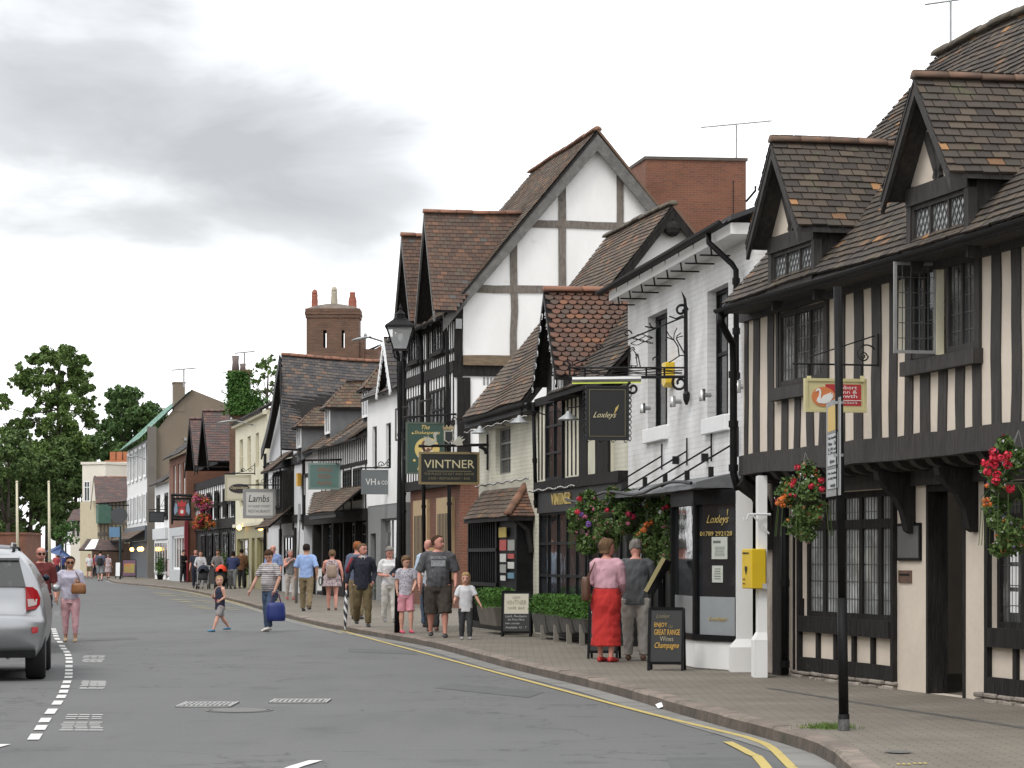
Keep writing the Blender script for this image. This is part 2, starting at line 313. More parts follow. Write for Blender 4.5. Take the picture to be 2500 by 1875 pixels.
def window(fr, par, s0, s1, z0, z1, o, nx=1, nz=1, lead=None, fw=.05, fmat=None, gmat=None, sill=None, name='window', mull=None, cr=.012, px=.1, pz=.165, trans=None):
    """a window as a part: frame with mullions and glazing bars; its panes are a sub-part"""
    mb = MB(); fmat = fmat or timber; mull = mull or fw*.8
    fr.box(mb, s0, s0+fw, z0, z1, o-.05, o); fr.box(mb, s1-fw, s1, z0, z1, o-.05, o)
    fr.box(mb, s0+fw, s1-fw, z0, z0+fw, o-.05, o-.003); fr.box(mb, s0+fw, s1-fw, z1-fw, z1, o-.05, o-.003)
    for i in range(1, nx):
        c = s0+(s1-s0)*i/nx; fr.box(mb, c-mull/2, c+mull/2, z0+fw, z1-fw, o-.05, o-.006)
    for i in range(1, nz):
        c = z0+(z1-z0)*i/nz if not trans else z0+(z1-z0)*trans; fr.box(mb, s0+fw, s1-fw, c-mull/2, c+mull/2, o-.05, o-.009)
    if sill: fr.box(mb, s0-.05, s1+.05, z0-sill, z0-.002, o-.05, o+.06)
    wo = mb.build(name, fmat, par)
    g = MB(); k = o-.035
    g.poly([fr.pt(s1-.01, z0+.01, k), fr.pt(s0+.01, z0+.01, k), fr.pt(s0+.01, z1-.01, k), fr.pt(s1-.01, z1-.01, k)])
    g.build('pane', gmat or glass_d, wo)
    if lead:
        l = MB(); a, b, c, d = s0+fw*.5, s1-fw*.5, z0+fw*.5, z1-fw*.5
        if lead == 'rect':
            n = max(1, round((b-a)/px)); 
            for i in range(1, n): q = a+(b-a)*i/n; fr.box(l, q-cr/2, q+cr/2, c, d, k, k+.008)
            n = max(1, round((d-c)/pz))
            for i in range(1, n): q = c+(d-c)*i/n; fr.box(l, a, b, q-cr/2, q+cr/2, k, k+.006)
        else:
            W, H = b-a, d-c; t = -int(H/pz*px/px)-2
            n = int(W/px+H/pz)+2
            for i in range(-n, n+1):
                for sg in (1, -1):                   # line s = a+i*px + sg*(z-c)*px/pz
                    pts = []
                    for zz in (c, d):
                        pts.append((a+i*px+sg*(zz-c)*px/pz, zz))
                    (x0, y0), (x1, y1) = pts
                    if x1 == x0: continue
                    t0, t1 = 0, 1
                    for lim, sgn in ((a, 1), (b, -1)):
                        q0, q1 = sgn*(x0-lim), sgn*(x1-lim)
                        if q0 < 0 and q1 < 0: t0 = 2; break
                        if q0 < 0: t0 = max(t0, q0/(q0-q1))
                        elif q1 < 0: t1 = min(t1, q0/(q0-q1))
                    if t0 >= t1-.01: continue
                    f = lambda t: fr.pt(x0+(x1-x0)*t, y0+(y1-y0)*t, k+.005)
                    l.bar(f(t0), f(t1), cr, .006, up=fr.n)
        l.build('leading', came, wo)
    return wo
def sag(p, amp=.03, sc_=.45): return V((0, 0, amp*noise.noise(V((p.x*sc_, p.y*sc_, p.z*sc_)))))
def inpoly(x, y, poly):
    c = False; n = len(poly)
    for i in range(n):
        x1, y1 = poly[i]; x2, y2 = poly[(i+1) % n]
        if (y1 > y) != (y2 > y) and x < (x2-x1)*(y-y1)/(y2-y1)+x1: c = not c
    return c
def roof(name, pts, mat_, parent, tw=.165, tg=.10, shape='plain', amp=.03, th=.07, bell=0.0, deckmat=None, dmat=None):
    """plane of overlapping tiles over the polygon pts (first two points = eave), tiles one mesh, with the boarding below"""
    A, B = V(pts[0]), V(pts[1]); e = (B-A).normalized(); C = V(pts[2]); nrm = e.cross(C-B).normalized()
    if nrm.z < 0: nrm = -nrm
    r = nrm.cross(e).normalized()
    if r.z < 0: r = -r
    p2 = [((V(p)-A).dot(e), (V(p)-A).dot(r)) for p in pts]; amx = max(b for a, b in p2); a0 = min(a for a, b in p2); a1 = max(a for a, b in p2)
    def w(a, b, h):
        p = A+e*a+r*b+nrm*h
        if bell: t = max(0, 1-b/.9); p = p+V((0, 0, bell*t*t))
        return p+sag(p, amp)
    mb = MB(); k = 0; b = 0.0
    while b < amx-.02:
        off = (k % 2)*tw/2+rnd.uniform(-.01, .01); i = int((a0-off)/tw)-1
        dz = rnd.uniform(-.003, .003)
        while i*tw+off < a1+tw:
            a = i*tw+off; i += 1
            bm_ = min(b+tg*.5, amx-.001); xs_ = []
            for j in range(len(p2)):
                (x1, y1), (x2, y2) = p2[j], p2[(j+1) % len(p2)]
                if (y1 > bm_) != (y2 > bm_): xs_.append((x2-x1)*(bm_-y1)/(y2-y1)+x1)
            if len(xs_) < 2: continue
            lo_, hi_ = min(xs_), max(xs_); g = .004; l, rr = max(a+g, lo_), min(a+tw-g, hi_)
            if rr-l < .03: continue
            if shape == 'scale' and rr-l < tw*.6: continue
            h1 = .016+rnd.uniform(0, .008)+dz; h2 = .003; db = rnd.uniform(-.006, .006); t2 = rnd.uniform(-.003, .003); top = b+tg*1.08
            if shape == 'plain':
                mb.add([w(l, b+db, h1), w(rr, b+db, h1+t2), w(rr, top, h2), w(l, top, h2), w(l, b+db, -.004), w(rr, b+db, -.004)], [(0, 1, 2, 3), (4, 5, 1, 0)])
            else:
                m = (l+rr)/2; hw = (rr-l)/2; q = []
                for t in range(7):
                    an = math.pi*t/6; q.append((m-hw*math.cos(an), b+tg*.62-math.sin(an)*tg*.72))
                vs = [w(x, y, h1+.006) for x, y in q]+[w(rr, top, h2), w(l, top, h2)]+[w(x, y, -.004) for x, y in q]
                mb.add(vs, [tuple(range(9))]+[(9+t, 10+t, t+1, t) for t in range(6)])
        b += tg; k += 1
    ro = mb.build(name, mat_, parent)
    # boarding under the tiles, cut so that it follows the sag
    dk = MB(); n = 10
    down = [V(p)-nrm*.012 for p in pts]
    dk.prism([p-V((0, 0, th)) for p in down], V((0, 0, th-.012)))
    dk.build('roof_boarding', dmat or timber, ro)
    return ro
def ridge(name, p, q, parent, mat_=None, r=.11, seg=.33, amp=.03, half=True):
    mb = MB(); mb.smooth = True; p = V(p); q = V(q); t = (q-p); n = max(1, int(t.length/seg)); u = t.normalized(); x = u.cross(V((0, 0, 1))).normalized(); z = x.cross(u)
    for i in range(n):
        a = p+t*(i/n); b = p+t*((i+.97)/n); rr = r*rnd.uniform(.94, 1.06); a = a+sag(a, amp); b = b+sag(b, amp); dz = rnd.uniform(-.006, .01)
        ring = lambda c, k: [c+x*math.cos(an)*k+z*(math.sin(an)*k*.9-.03+dz) for an in [math.pi*j/7 for j in range(8)]]
        mb.loft([ring(a, rr), ring(b, rr*.96)])
    return mb.build(name, mat_ or ridge_m, parent)
def gutter(mb, fr, s0, s1, z, o, r=.055, z1=None):
    z1 = z if z1 is None else z1; n = 8; rings = []
    for i in range(n+1):
        t = i/n; a = s0+(s1-s0)*t; zz = z+(z1-z)*t+jitter(a, 3, .012)
        rings.append([fr.pt(a, zz-r*math.sin(an), o+r*math.cos(an)) for an in [math.pi*j/6 for j in range(7)]]+[fr.pt(a, zz, o-r+.012), fr.pt(a, zz-r*.7, o), fr.pt(a, zz, o+r-.012)])
    mb.loft(rings)
def pipe(mb, fr, pts, r=.04, col=True):
    ps = [fr.pt(a, z, o) for a, z, o in pts]; mb.smooth = True; mb.tube(ps, r, 8); mb.smooth = False
    for i in range(len(ps)-1):
        L = (ps[i+1]-ps[i]).length
        if L > 1.2:
            for t in (.1, .55, .95):
                c = ps[i].lerp(ps[i+1], t); u = (ps[i+1]-ps[i]).normalized(); mb.tube([c-u*.04, c+u*.04], r*1.3, 8)
def leaves(mb, fn, n, size, up=.3, aspect=1.0):
    """n small leaf faces at points fn() -> Vector"""
    for _ in range(n):
        c = fn()
        if c is None: continue
        a = V((rnd.gauss(0, 1), rnd.gauss(0, 1), rnd.gauss(0, 1)+up)).normalized(); t = a.orthogonal().normalized(); t = (Matrix.Rotation(rnd.random()*6.3, 3, a) @ t); b = a.cross(t)
        k = size*rnd.uniform(.6, 1.3)
        mb.add([c-t*k, c+b*k*.55*aspect+a*k*.15, c+t*k, c-b*k*.55*aspect-a*k*.1], [(0, 1, 2, 3)])
# ---------------- ground ----------------
K22 = 2500/2212
def smooth_line(pts, step=.8):
    out = []
    P_ = [2*pts[0]-pts[1]]+pts+[2*pts[-1]-pts[-2]]
    for i in range(1, len(P_)-2):
        a, b, c, d = P_[i-1:i+3]; n = max(1, int((c-b).length/step))
        for k in range(n):
            t = k/n; out.append(.5*((2*b)+(c-a)*t+(2*a-5*b+4*c-d)*t*t+(3*b-a-3*c+d)*t**3))
    out.append(pts[-1]); return out
def offset(pts, d):
    o = []
    for i, p in enumerate(pts):
        t = (pts[min(i+1, len(pts)-1)]-pts[max(i-1, 0)]).normalized(); o.append(p+V((t.y, -t.x, 0))*d)
    return o                                          # d > 0 = to the right when walking away from the camera
kuv = [(1850, 1659), (1760, 1595), (1500, 1525), (1300, 1470), (1100, 1425), (940, 1385), (810, 1362), (700, 1343), (620, 1325), (560, 1307), (480, 1287), (400, 1271), (330, 1263), (250, 1255.5)]
kerb = [G(u*K22, v*K22) for u, v in kuv]
kerb = [V((1.6, -6, .12)), V((1.95, 4, .12)), V((2.2, 12, .12))]+kerb+[V((-33, 205, .12)), V((-52, 245, .12)), V((-80, 280, .12))]
kerb = smooth_line(kerb, .9)
def poly_sheet(name, pts, m, z, kind='structure'):
    bm = bmesh.new(); vs = [bm.verts.new((p[0], p[1], z)) for p in pts]; bm.faces.new(vs); bmesh.ops.triangulate(bm, faces=bm.faces[:])
    me = bpy.data.meshes.new(name); bm.to_mesh(me); bm.free(); 
    if me.polygons and me.polygons[0].normal.z < 0: me.flip_normals()
    uvs = me.uv_layers.new(name='UVMap').data
    for l in me.loops: c = me.vertices[l.vertex_index].co; uvs[l.index].uv = (c.x, c.y)
    me.materials.append(m); o = bpy.data.objects.new(name, me); COL.objects.link(o); return tag(o, kind=kind)
def asphalt_pat(nt, tc, mixc, ramp):
    a = N(nt, 'ShaderNodeTexNoise', _Scale=.35, _Detail=4.0); Lk(nt, tc.outputs['Object'], a.inputs[0])
    b = N(nt, 'ShaderNodeTexNoise', _Scale=60.0, _Detail=3.0); Lk(nt, tc.outputs['Object'], b.inputs[0])
    mp = N(nt, 'ShaderNodeMapping'); mp.inputs['Scale'].default_value = (.9, .14, 1); mp.inputs['Rotation'].default_value = (0, 0, R(-8)); Lk(nt, tc.outputs['Object'], mp.inputs[0])
    c = N(nt, 'ShaderNodeTexNoise', _Scale=1.2, _Detail=6.0, _Roughness=.65); Lk(nt, mp.outputs[0], c.inputs[0])
    col = mixc(ramp(a.outputs[0], .35, .65), (.122, .125, .124, 1), (.148, .151, .149, 1))
    col = mixc(ramp(c.outputs[0], .42, .62), col, (.146, .148, .146, 1))
    d = N(nt, 'ShaderNodeTexVoronoi', feature='DISTANCE_TO_EDGE', _Scale=.22); 
    dn = N(nt, 'ShaderNodeTexNoise', _Scale=1.2, _Detail=4.0); Lk(nt, tc.outputs['Object'], dn.inputs[0])
    va = N(nt, 'ShaderNodeVectorMath', operation='ADD'); Lk(nt, tc.outputs['Object'], va.inputs[0])
    vm = N(nt, 'ShaderNodeVectorMath', operation='SCALE'); Lk(nt, dn.outputs[1], vm.inputs[0]); vm.inputs['Scale'].default_value = 2.2; Lk(nt, vm.outputs[0], va.inputs[1]); Lk(nt, va.outputs[0], d.inputs[0])
    crack = ramp(d.outputs[0], .008, .0)
    col = mixc(math_(nt, 'MULTIPLY', crack, .7), col, (.045, .045, .045, 1))
    e = N(nt, 'ShaderNodeTexNoise', _Scale=.8, _Detail=5.0, _Roughness=.7); Lk(nt, tc.outputs['Object'], e.inputs[0])
    col = mixc(math_(nt, 'MULTIPLY', ramp(e.outputs[0], .58, .68), .45), col, (.06, .06, .06, 1))
    return mixc(ramp(b.outputs[0], .2, .8), mixc(.5, col, (.03, .03, .03, 1)), col)
asphalt = M('asphalt', (0, 0, 0), pat=asphalt_pat, rough=.88, bump=.004, bs=70)
pave_m = M('pavement_blocks', (.212, .188, .15), (.178, .16, .13), ns=.8, rough=.92, bump=.006, brick=(.21, .105, .008, (.125, .115, .095)), mix3=((.155, .142, .12), .9, .57))
slab_m = M('paving_slabs', (.19, .18, .16), (.165, .155, .14), ns=1, rough=.92, bump=.006, brick=(.6, .6, .012, (.08, .075, .065)))
kerb_m = M('kerb_stone', (.235, .19, .155), (.15, .125, .105), ns=2.5, rough=.9, isl=.14, bump=.012, bs=14, mix3=((.085, .085, .06), 2.2, .56))
chan_m = M('channel_concrete', (.215, .21, .195), (.16, .158, .148), ns=1.5, rough=.9, isl=.1, bump=.004)
far_m = M('far_ground', (.10, .11, .07), (.13, .12, .09), ns=.05, rough=1)
poly_sheet('ground', [(-900, -60), (900, -60), (900, 2500), (-900, 2500)], far_m, -.02)
poly_sheet('road', [(-60, -20), (60, -20), (60, 330), (-110, 330), (-110, 60)], asphalt, 0)
rt = offset(kerb, .15)
poly_sheet('pavement', [tuple(p) for p in rt]+[(-80, 300), (40, 300), (40, -6)], pave_m, .118)
mb = MB(); acc_ = 0.0; i = 0; kk = kerb
def line_at(pts, s):
    for i in range(len(pts)-1):
        L = (pts[i+1]-pts[i]).length
        if s <= L or i == len(pts)-2: return pts[i].lerp(pts[i+1], s/L), (pts[i+1]-pts[i]).normalized()
        s -= L
TL = sum((kerb[i+1]-kerb[i]).length for i in range(len(kerb)-1))
s = 0
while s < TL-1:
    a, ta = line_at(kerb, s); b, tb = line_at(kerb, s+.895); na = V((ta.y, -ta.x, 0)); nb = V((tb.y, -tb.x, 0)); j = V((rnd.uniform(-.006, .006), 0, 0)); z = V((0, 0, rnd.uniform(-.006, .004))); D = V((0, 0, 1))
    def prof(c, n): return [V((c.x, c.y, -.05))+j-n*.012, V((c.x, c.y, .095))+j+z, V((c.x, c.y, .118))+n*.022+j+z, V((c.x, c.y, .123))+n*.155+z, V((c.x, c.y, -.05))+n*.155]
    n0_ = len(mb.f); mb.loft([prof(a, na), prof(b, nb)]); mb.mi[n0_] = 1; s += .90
tag(mb.build('kerb', [kerb_m, M('kerb_front', (.075, .062, .05), (.13, .105, .085), ns=3, rough=.95, isl=.15, bump=.015, bs=12, mix3=((.06, .07, .035), 2, .6))]), kind='structure')  # second material: darker brown for the front faces
mb = MB(); s = 0
g1 = offset(kerb, -.012); g2 = offset(kerb, -.30)
while s < TL*.6:
    a, ta = line_at(kerb, s); b, tb = line_at(kerb, s+.594); n1_ = V((-ta.y, ta.x, 0)); n2_ = V((-tb.y, tb.x, 0)); a = a.xy.to_3d(); b = b.xy.to_3d(); h = V((0, 0, .004+rnd.uniform(0, .002)))
    mb.poly([a+n1_*.012+h, b+n2_*.012+h, b+n2_*.29+h, a+n1_*.29+h][::-1]); s += .60
tag(mb.build('road_channel', chan_m), kind='structure')
# faint joint between the shop forecourts and the pavement, painted lines
def strip(mb, pts, w, z):
    l = offset(pts, -w/2); r = offset(pts, w/2)
    for i in range(len(pts)-1):
        mb.poly([V((l[i].x, l[i].y, z)), V((r[i].x, r[i].y, z)), V((r[i+1].x, r[i+1].y, z)), V((l[i+1].x, l[i+1].y, z))])
def worn(name, col, lo=.56):
    def pat(nt, tc, mixc, ramp):
        a = N(nt, 'ShaderNodeTexNoise', _Scale=9.0, _Detail=6.0, _Roughness=.75); Lk(nt, tc.outputs['Object'], a.inputs[0])
        return mixc(ramp(a.outputs[0], lo, lo+.07), (*col, 1), (.13, .13, .12, 1))
    return M(name, col, pat=pat, rough=.75)
yel = worn('yellow_road_paint', (.46, .36, .11), .585); wht = worn('white_road_paint', (.62, .62, .60), .62); yel_f = worn('faded_yellow_paint', (.32, .275, .12), .50); wht_f = worn('faded_white_paint', (.64, .64, .62), .64)
yl = [G(u*K22, v*K22, 0) for u, v in [(1710, 1659), (1650, 1607), (1560, 1581), (1400, 1542), (1200, 1488), (1000, 1434), (800, 1380), (700, 1352), (600, 1325), (500, 1300), (440, 1285), (380, 1275), (320, 1268)]]
yl = smooth_line([V((1.72, 8, 0)), V((1.8, 12, 0))]+yl, .6)
mb = MB(); strip(mb, yl, .075, .008)
y2 = smooth_line([V((1.45, 10, 0)), V((1.52, 13, 0))]+[G(u*K22, v*K22, 0) for u, v in [(1652, 1655), (1622, 1630), (1572, 1604)]], .4); strip(mb, y2, .08, .008)
tag(mb.build('yellow_line', yel), kind='structure')
mb = MB(); y3 = offset([p for p in yl if p.y > 52], -.22); strip(mb, y3, .06, .008)
for k in range(9):                                     # worn lettering of the bus bay further up
    a = G((330+k*13)*K22, (1281+k*4.6)*K22, 0); b = G((432+k*12)*K22, (1287+k*4.4)*K22, 0)
    if k % 3 != 2: strip(mb, [a, a.lerp(b, .45)], .35, .008); strip(mb, [a.lerp(b, .55), b], .25, .0082)
tag(mb.build('faded_bay_marking', yel_f), kind='structure')
dc = [(210, 1230), (245, 1175), (270, 1130), (307, 1077), (345, 1025), (368, 988), (382, 957), (392, 928), (402, 900), (411, 871), (413, 850), (413, 830), (414, 806), (415, 779), (413, 758), (408, 738), (399, 718), (383, 700), (373, 683), (360, 660), (343, 640), (335, 622), (330, 607), (326, 594), (322, 582)]
dg = [G(x/2.458, 1300+y/2.458, 0) for x, y in dc]; mb = MB()
for i, c in enumerate(dg):
    t = (dg[min(i+1, len(dg)-1)]-dg[max(i-1, 0)]).normalized(); gap = min((dg[min(i+1, len(dg)-1)]-c).length or 9, (c-dg[max(i-1, 0)]).length or 9)
    L = gap*.31; strip(mb, [c-t*L, c+t*L], .098, .008)
c0 = dg[0]-V((.12, 1.25, 0)); strip(mb, [c0-V((.30, .95, 0)), c0-V((.05, .5, 0)), c0, c0+V((.03, .35, 0))], .12, .008)
st = G(640*K22, 1657*K22, 0); strip(mb, [st-V((.3, 2.5, 0)), st, st+V((.10, .55, 0))], .10, .008)
tag(mb.build('white_dashed_line', wht), kind='structure')
mb = MB()
for cx_, cy_, wx, hy in ((557, 762, 140, 42), (556, 918, 165, 50), (497, 1145, 265, 105), (340, 487, 40, 30)):
    n = 9
    for k in range(n):
        y = cy_-hy/2+hy*(k+.5)/n; sh = (hy/2-(y-cy_+hy/2))*.35
        x0 = cx_-wx/2+sh+rnd.uniform(0, wx*.08); x1 = cx_+wx/2+sh*.6-rnd.uniform(0, wx*.1)
        if k in (0, n-1) or rnd.random() < .8:
            a = G(x0/2.458, 1300+y/2.458, 0); b = G(x1/2.458, 1300+y/2.458+rnd.uniform(-.4, .4), 0); d = V((0, 1, 0))*(b-a).length*(.19 if hy > 60 else .28)
            for q in range(3):
                f0, f1 = q/3+rnd.uniform(0, .05), (q+1)/3-rnd.uniform(0, .04); aa, bb = a.lerp(b, f0), a.lerp(b, f1)
                mb.poly([aa+V((0, 0, .008)), bb+V((0, 0, .008)), bb+d+V((0, 0, .008)), aa+d+V((0, 0, .008))])
tag(mb.build('worn_white_marking', wht_f), kind='structure')
for nm_, pts_ in (('road_patch', ((1640, 1880), (1990, 1880), (1800, 1850), (1625, 1848))), ('road_patch', ((850, 1583), (1010, 1590), (1020, 1598), (850, 1592))), ('road_patch', ((1100, 1668), (1330, 1690), (1290, 1704), (1060, 1680))), ('road_patch', ((160, 1560), (330, 1556), (340, 1561), (150, 1566)))):
    ps_ = [G(u, v, 0) for u, v in pts_]; poly_sheet(nm_, [(p.x, p.y) for p in ps_], M('patched_asphalt', (.085, .088, .088), (.105, .107, .107), ns=3, rough=.92, bump=.004, bs=70), .003)
# iron covers let into the road
def cover(name, label, u0, u1, v0, v1, cat='drain cover', z=0, round_=False):
    a, b, c, d = G(u0, v1, z), G(u1, v1, z), G(u1, v0, z), G(u0, v0, z); cc = (a+b+c+d)/4
    t = thing(name, label, cat, (cc.x, cc.y, z)); X = (b-a).normalized(); W = (b-a).length; Yv = V((-X.y, X.x, 0)); H = abs((d-a).dot(Yv)); mb = MB()
    if round_:
        for r0, r1 in ((.0, .42), (.46, .5)):
            ring = lambda r: [cc+X*W*r*math.cos(6.283*j/28)+Yv*H*r*math.sin(6.283*j/28)+V((0, 0, .007)) for j in range(28)]
            if r0 == 0: mb.poly(ring(r1))
            else: mb.loft([ring(r0), ring(r1)], cap=False)
        mb.build('lid', M('worn_iron', (.085, .083, .078), (.12, .118, .11), ns=12, rough=.6, bump=.004, bs=60), t)
        return
    bz = M('patch_asphalt', (.055, .056, .058), (.07, .07, .07), ns=8, rough=.9)
    mb.box(cc+V((0, 0, .0035)), (W, H, .007), (X, Yv, V((0, 0, 1)))); mb.build('surround', bz, t)
    f = MB(); g = lambda x, y, sx, sy, h=.012: f.box(cc+X*x+Yv*y+V((0, 0, h/2+.004)), (sx, sy, h), (X, Yv, V((0, 0, 1))))
    lw = W*.03
    for sg in (-1, 1): g(sg*(W/2-lw), 0, lw, H); g(0, sg*(H/2-lw), W-lw*4, lw*1.6, .01)
    for k in range(11):
        for sg in (-1, 0, 1): g(-W/2+W*(k+1)/12, sg*H*.24+rnd.uniform(-.03, .03), W*.042, H*.15, .011)
    f.build('grating', M('cast_iron_grey', (.48, .48, .47), (.33, .33, .32), ns=6, rough=.55), t)
cover('drain_cover', 'pale iron drain grating in the road, the left one of the two', 439, 576, 1716, 1727)
cover('drain_cover', 'dark studded iron grating in the road, the right one of the two', 661, 806, 1709, 1717)
cover('manhole_cover', 'round manhole cover sunk in the asphalt below the two gratings', 502, 667, 1729, 1741, cat='manhole', round_=True)
cover('manhole_cover', 'small rusty oval cover in the block pavement at lower right corner', 2158, 2228, 1834, 1841, cat='manhole', z=.12, round_=True)
mb = MB(); dl = [G(2050, 1633+1.5), G(2500, 1776)]
strip(mb, smooth_line([G(1878, 1680), G(2100, 1716), G(2490, 1775), G(2560, 1787)], 1), .09, .121)
tag(mb.build('pavement_drain_strip', M('dark_strip', (.07, .066, .06), (.10, .095, .085), ns=6, rough=.9)), kind='structure')
mb = MB()
for u, v in ((1955, 1777), (2020, 1772), (2195, 1868), (2235, 1866)):
    c = G(u, v); 
    for k in range(3): strip(mb, [c+V((k*.035, 0, 0)), c+V((k*.035+.005, .10, 0))], .02, .1245)
tag(mb.build('yellow_kerb_marks', yel), kind='structure')
# litter, tuft of grass
for u, v, lb in ((1605, 1731, 'crumpled white paper litter lying in the gutter, the left and larger piece'), (1741, 1761, 'small white scrap of litter in the gutter, the right one')):
    c = G(u, v, 0); mb = MB(); n = 7
    for k in range(n): a = c+V((rnd.uniform(-.08, .08), rnd.uniform(-.1, .1), .012)); mb.poly([a, a+V((.09, .01, .03)), a+V((.06, .12, .06)), a+V((-.02, .10, .03))])
    tag(mb.build('paper_litter', whitewood), lb, 'litter')
c = G(2030, 1778); mb = MB()
for k in range(500):
    p = c+V((rnd.gauss(-.02, .09), rnd.gauss(0, .08), 0)); h = rnd.uniform(.02, .06); d = V((rnd.uniform(-.03, .03), rnd.uniform(-.03, .03), h)); mb.poly([p, p+V((.006, 0, 0)), p+d])
tag(mb.build('grass_tuft', M('grass', (.10, .17, .03), (.07, .12, .02), ns=20, rough=.8)), 'tuft of grass growing at the foot of the sign pole', 'grass', kind='stuff')
# ---------------- helpers for buildings ----------------
def FrP(p, q):
    f = Fr.__new__(Fr); p = V(p).to_3d(); q = V(q).to_3d(); p.z = q.z = 0; f.p = p; f.d = (q-p).normalized(); f.n = V((-f.d.y, f.d.x, 0)); f.len = (q-p).length
    f.m = f.d.x/f.d.y if abs(f.d.y) > 1e-6 else 1e6; f.L = math.hypot(1, f.m); f.c0 = p.x-f.m*p.y
    def Y(u, o=0):
        k = (u-CX)/F; a = f.p+f.n*o; den = f.d.x-k*f.d.y; return a.y+f.d.y*((k*a.y-a.x)/den)
    f.Y = Y; return f
def gable_frame(fr, s, back): return FrP(fr.pt(s, 0, back), fr.pt(s, 0, 0))     # faces the camera; s = |back| is the street corner
def baseboard(mb, pts, w, d, up): mb.bar(pts[0], pts[1], w, d, up)
def board(mb, a, b, w, nrm, th=.04, drop=V((0, 0, -1))):
    """verge board from a to b, hanging w below the line, th thick along nrm"""
    a, b = V(a), V(b); dv = drop*w; o = V(nrm)*th
    mb.box8([a+dv, a+dv+o, b+dv+o, b+dv, a, a+o, b+o, b])
def dormer(fr, par, s, hw, ze, za, of, ov, zmain, pitch, tiles, win, leadp, infill, wz, name='dormer', ridgem=M('ridge_worn', (.17, .10, .07), (.10, .075, .055), ns=4, rough=.95, isl=.2), nx=3, oback=None, tw=.165, tg=.10, lead='diamond', whw=None, fmat=None, gm=None):
    """gabled dormer: window face at o=of, roof out to o=ov, running back into the main roof (height zmain at o=.8 style line)"""
    zo, oo = zmain; bo = lambda z: oo-(z-zo)/pitch         # o where the main roof has height z
    whw = whw or hw*.82
    mb = MB()                                             # cheeks and face
    for sg in (-1, 1):
        a = s+sg*whw; pts = [fr.pt(a, wz[0]-.25, of), fr.pt(a, ze+.05, of), fr.pt(a, ze+.05, bo(ze)-.1), fr.pt(a, wz[0]-.25, bo(wz[0])-.1)]; mb.prism(pts, fr.d*(.05*-sg))
    fr.box(mb, s-whw-.05, s+whw+.05, wz[1], ze+.03, of-.08, of+.03); fr.box(mb, s-whw-.06, s+whw+.06, wz[0]-.06, wz[0], of-.3, of+.05)
    for sg in (-1, 1): a = s+sg*whw; fr.box(mb, a-.05, a+.05, wz[0], ze, of-.07, of+.02)
    d = mb.build(name, timber, par)
    t = MB(); sl = (za-ze)/hw; zt = ze+.03; w2 = hw*.9     # gable triangle
    t.prism([fr.pt(s-w2, zt, of-.04), fr.pt(s+w2, zt, of-.04), fr.pt(s, zt+w2*sl, of-.04)], fr.n*.02); t.build('infill', infill, d)
    b = MB(); f = lambda a, z, o: fr.pt(s+a, z, o)
    b.bar(f(-.05, zt, of), f(.30*hw, zt+.45*(za-ze), of), .10, .05, up=fr.n); b.bar(f(0, zt, of), f(0, zt+.75*(za-ze), of), .09, .04, up=fr.n); b.bar(f(.05, zt, of), f(-.30*hw, zt+.45*(za-ze), of), .10, .05, up=fr.n)
    for sg in (-1, 1): board(b, f(sg*hw*1.0, ze-.02, ov-.05), f(0, za-.02, ov-.05), .17, fr.n, .04)
    b.build('bargeboard', timber if fmat is None else fmat, d)
    window(fr, d, s-whw+.04, s+whw-.04, wz[0], wz[1], of, nx=nx, lead=lead, px=leadp[0], pz=leadp[1], cr=.011, fw=.045, gmat=gm or glass_l)
    for sg in (-1, 1):
        e0 = fr.pt(s+sg*hw, ze-.02, ov); e1 = fr.pt(s+sg*hw, ze-.02, bo(ze)-.12); r1 = fr.pt(s, za, bo(za)-.15); r0 = fr.pt(s, za, ov)
        q = [e0, e1, r1, r0] if sg < 0 else [e0, e1, r1, r0]
        rr = roof('dormer_roof', q, tiles, d, tw=tw, tg=tg, th=.05)
    ridge('dormer_ridge', fr.pt(s, za+.015, ov), fr.pt(s, za+.015, bo(za)-.1), d, ridgem, r=.085 if tw < .2 else .12)
    return d
# ================= A : timber framed solicitors' house =================
fA = Fr(-300, 2500, 24.85)
A = thing('timber_house', 'black timber and cream close-studded jettied house with two gabled dormers, at the right edge', 'house', tuple(fA.pt(2, 0, 0)))
sE = fA.s_(1815, .45); s0 = -5.0; OU = .45; zJ0, zJ1 = 2.55, 2.72; zE = 4.45; sV = fA.s_(1764, .8); zR = 7.49; oR = -1.89
pA = (zR-zE)/(.8-oR)
U = lambda u, o=0: fA.s_(u, o)
w1 = (U(2189)+.06, U(1955.6)-.06, .82, 2.23); w2 = (s0+1, U(2416)-.06, .82, 2.23); dr = (U(2357), U(2264), .12, 2.22)
mb = MB(); wall(mb, fA, s0, U(1925), .12, 2.6, 0, [w1, w2, dr], depth=.16)
wu1 = (U(2018, OU), U(1906, OU), 3.44, 4.27); wu2 = (U(2388, OU), U(2232, OU), 3.46, 4.33)
wall(mb, fA, s0, sE, 2.6, 4.55, OU, [wu1, wu2], depth=.12)
ends(mb, fA, s0, U(1925), .12, 2.6, 0, -4.6); ends(mb, fA, s0, sE, 2.6, 4.5, OU, -4.6)
mb.prism([fA.pt(sE, 4.5, OU), fA.pt(sE, 4.5, -4.6), fA.pt(sE, zR-.15, oR)], -fA.d*.1)
fA.box(mb, s0, sE, 2.5, 2.6, 0, OU-.02)
mb.build('wall', cream_pl, A)
mb = MB()                                             # frame: beams, studs, joist ends
rail(mb, fA, s0, sE+.03, zJ0-.07, zJ1, OU-.12, OU+.05, .02); rail(mb, fA, s0, sE+.02, 4.28, 4.5, OU-.02, OU+.05)
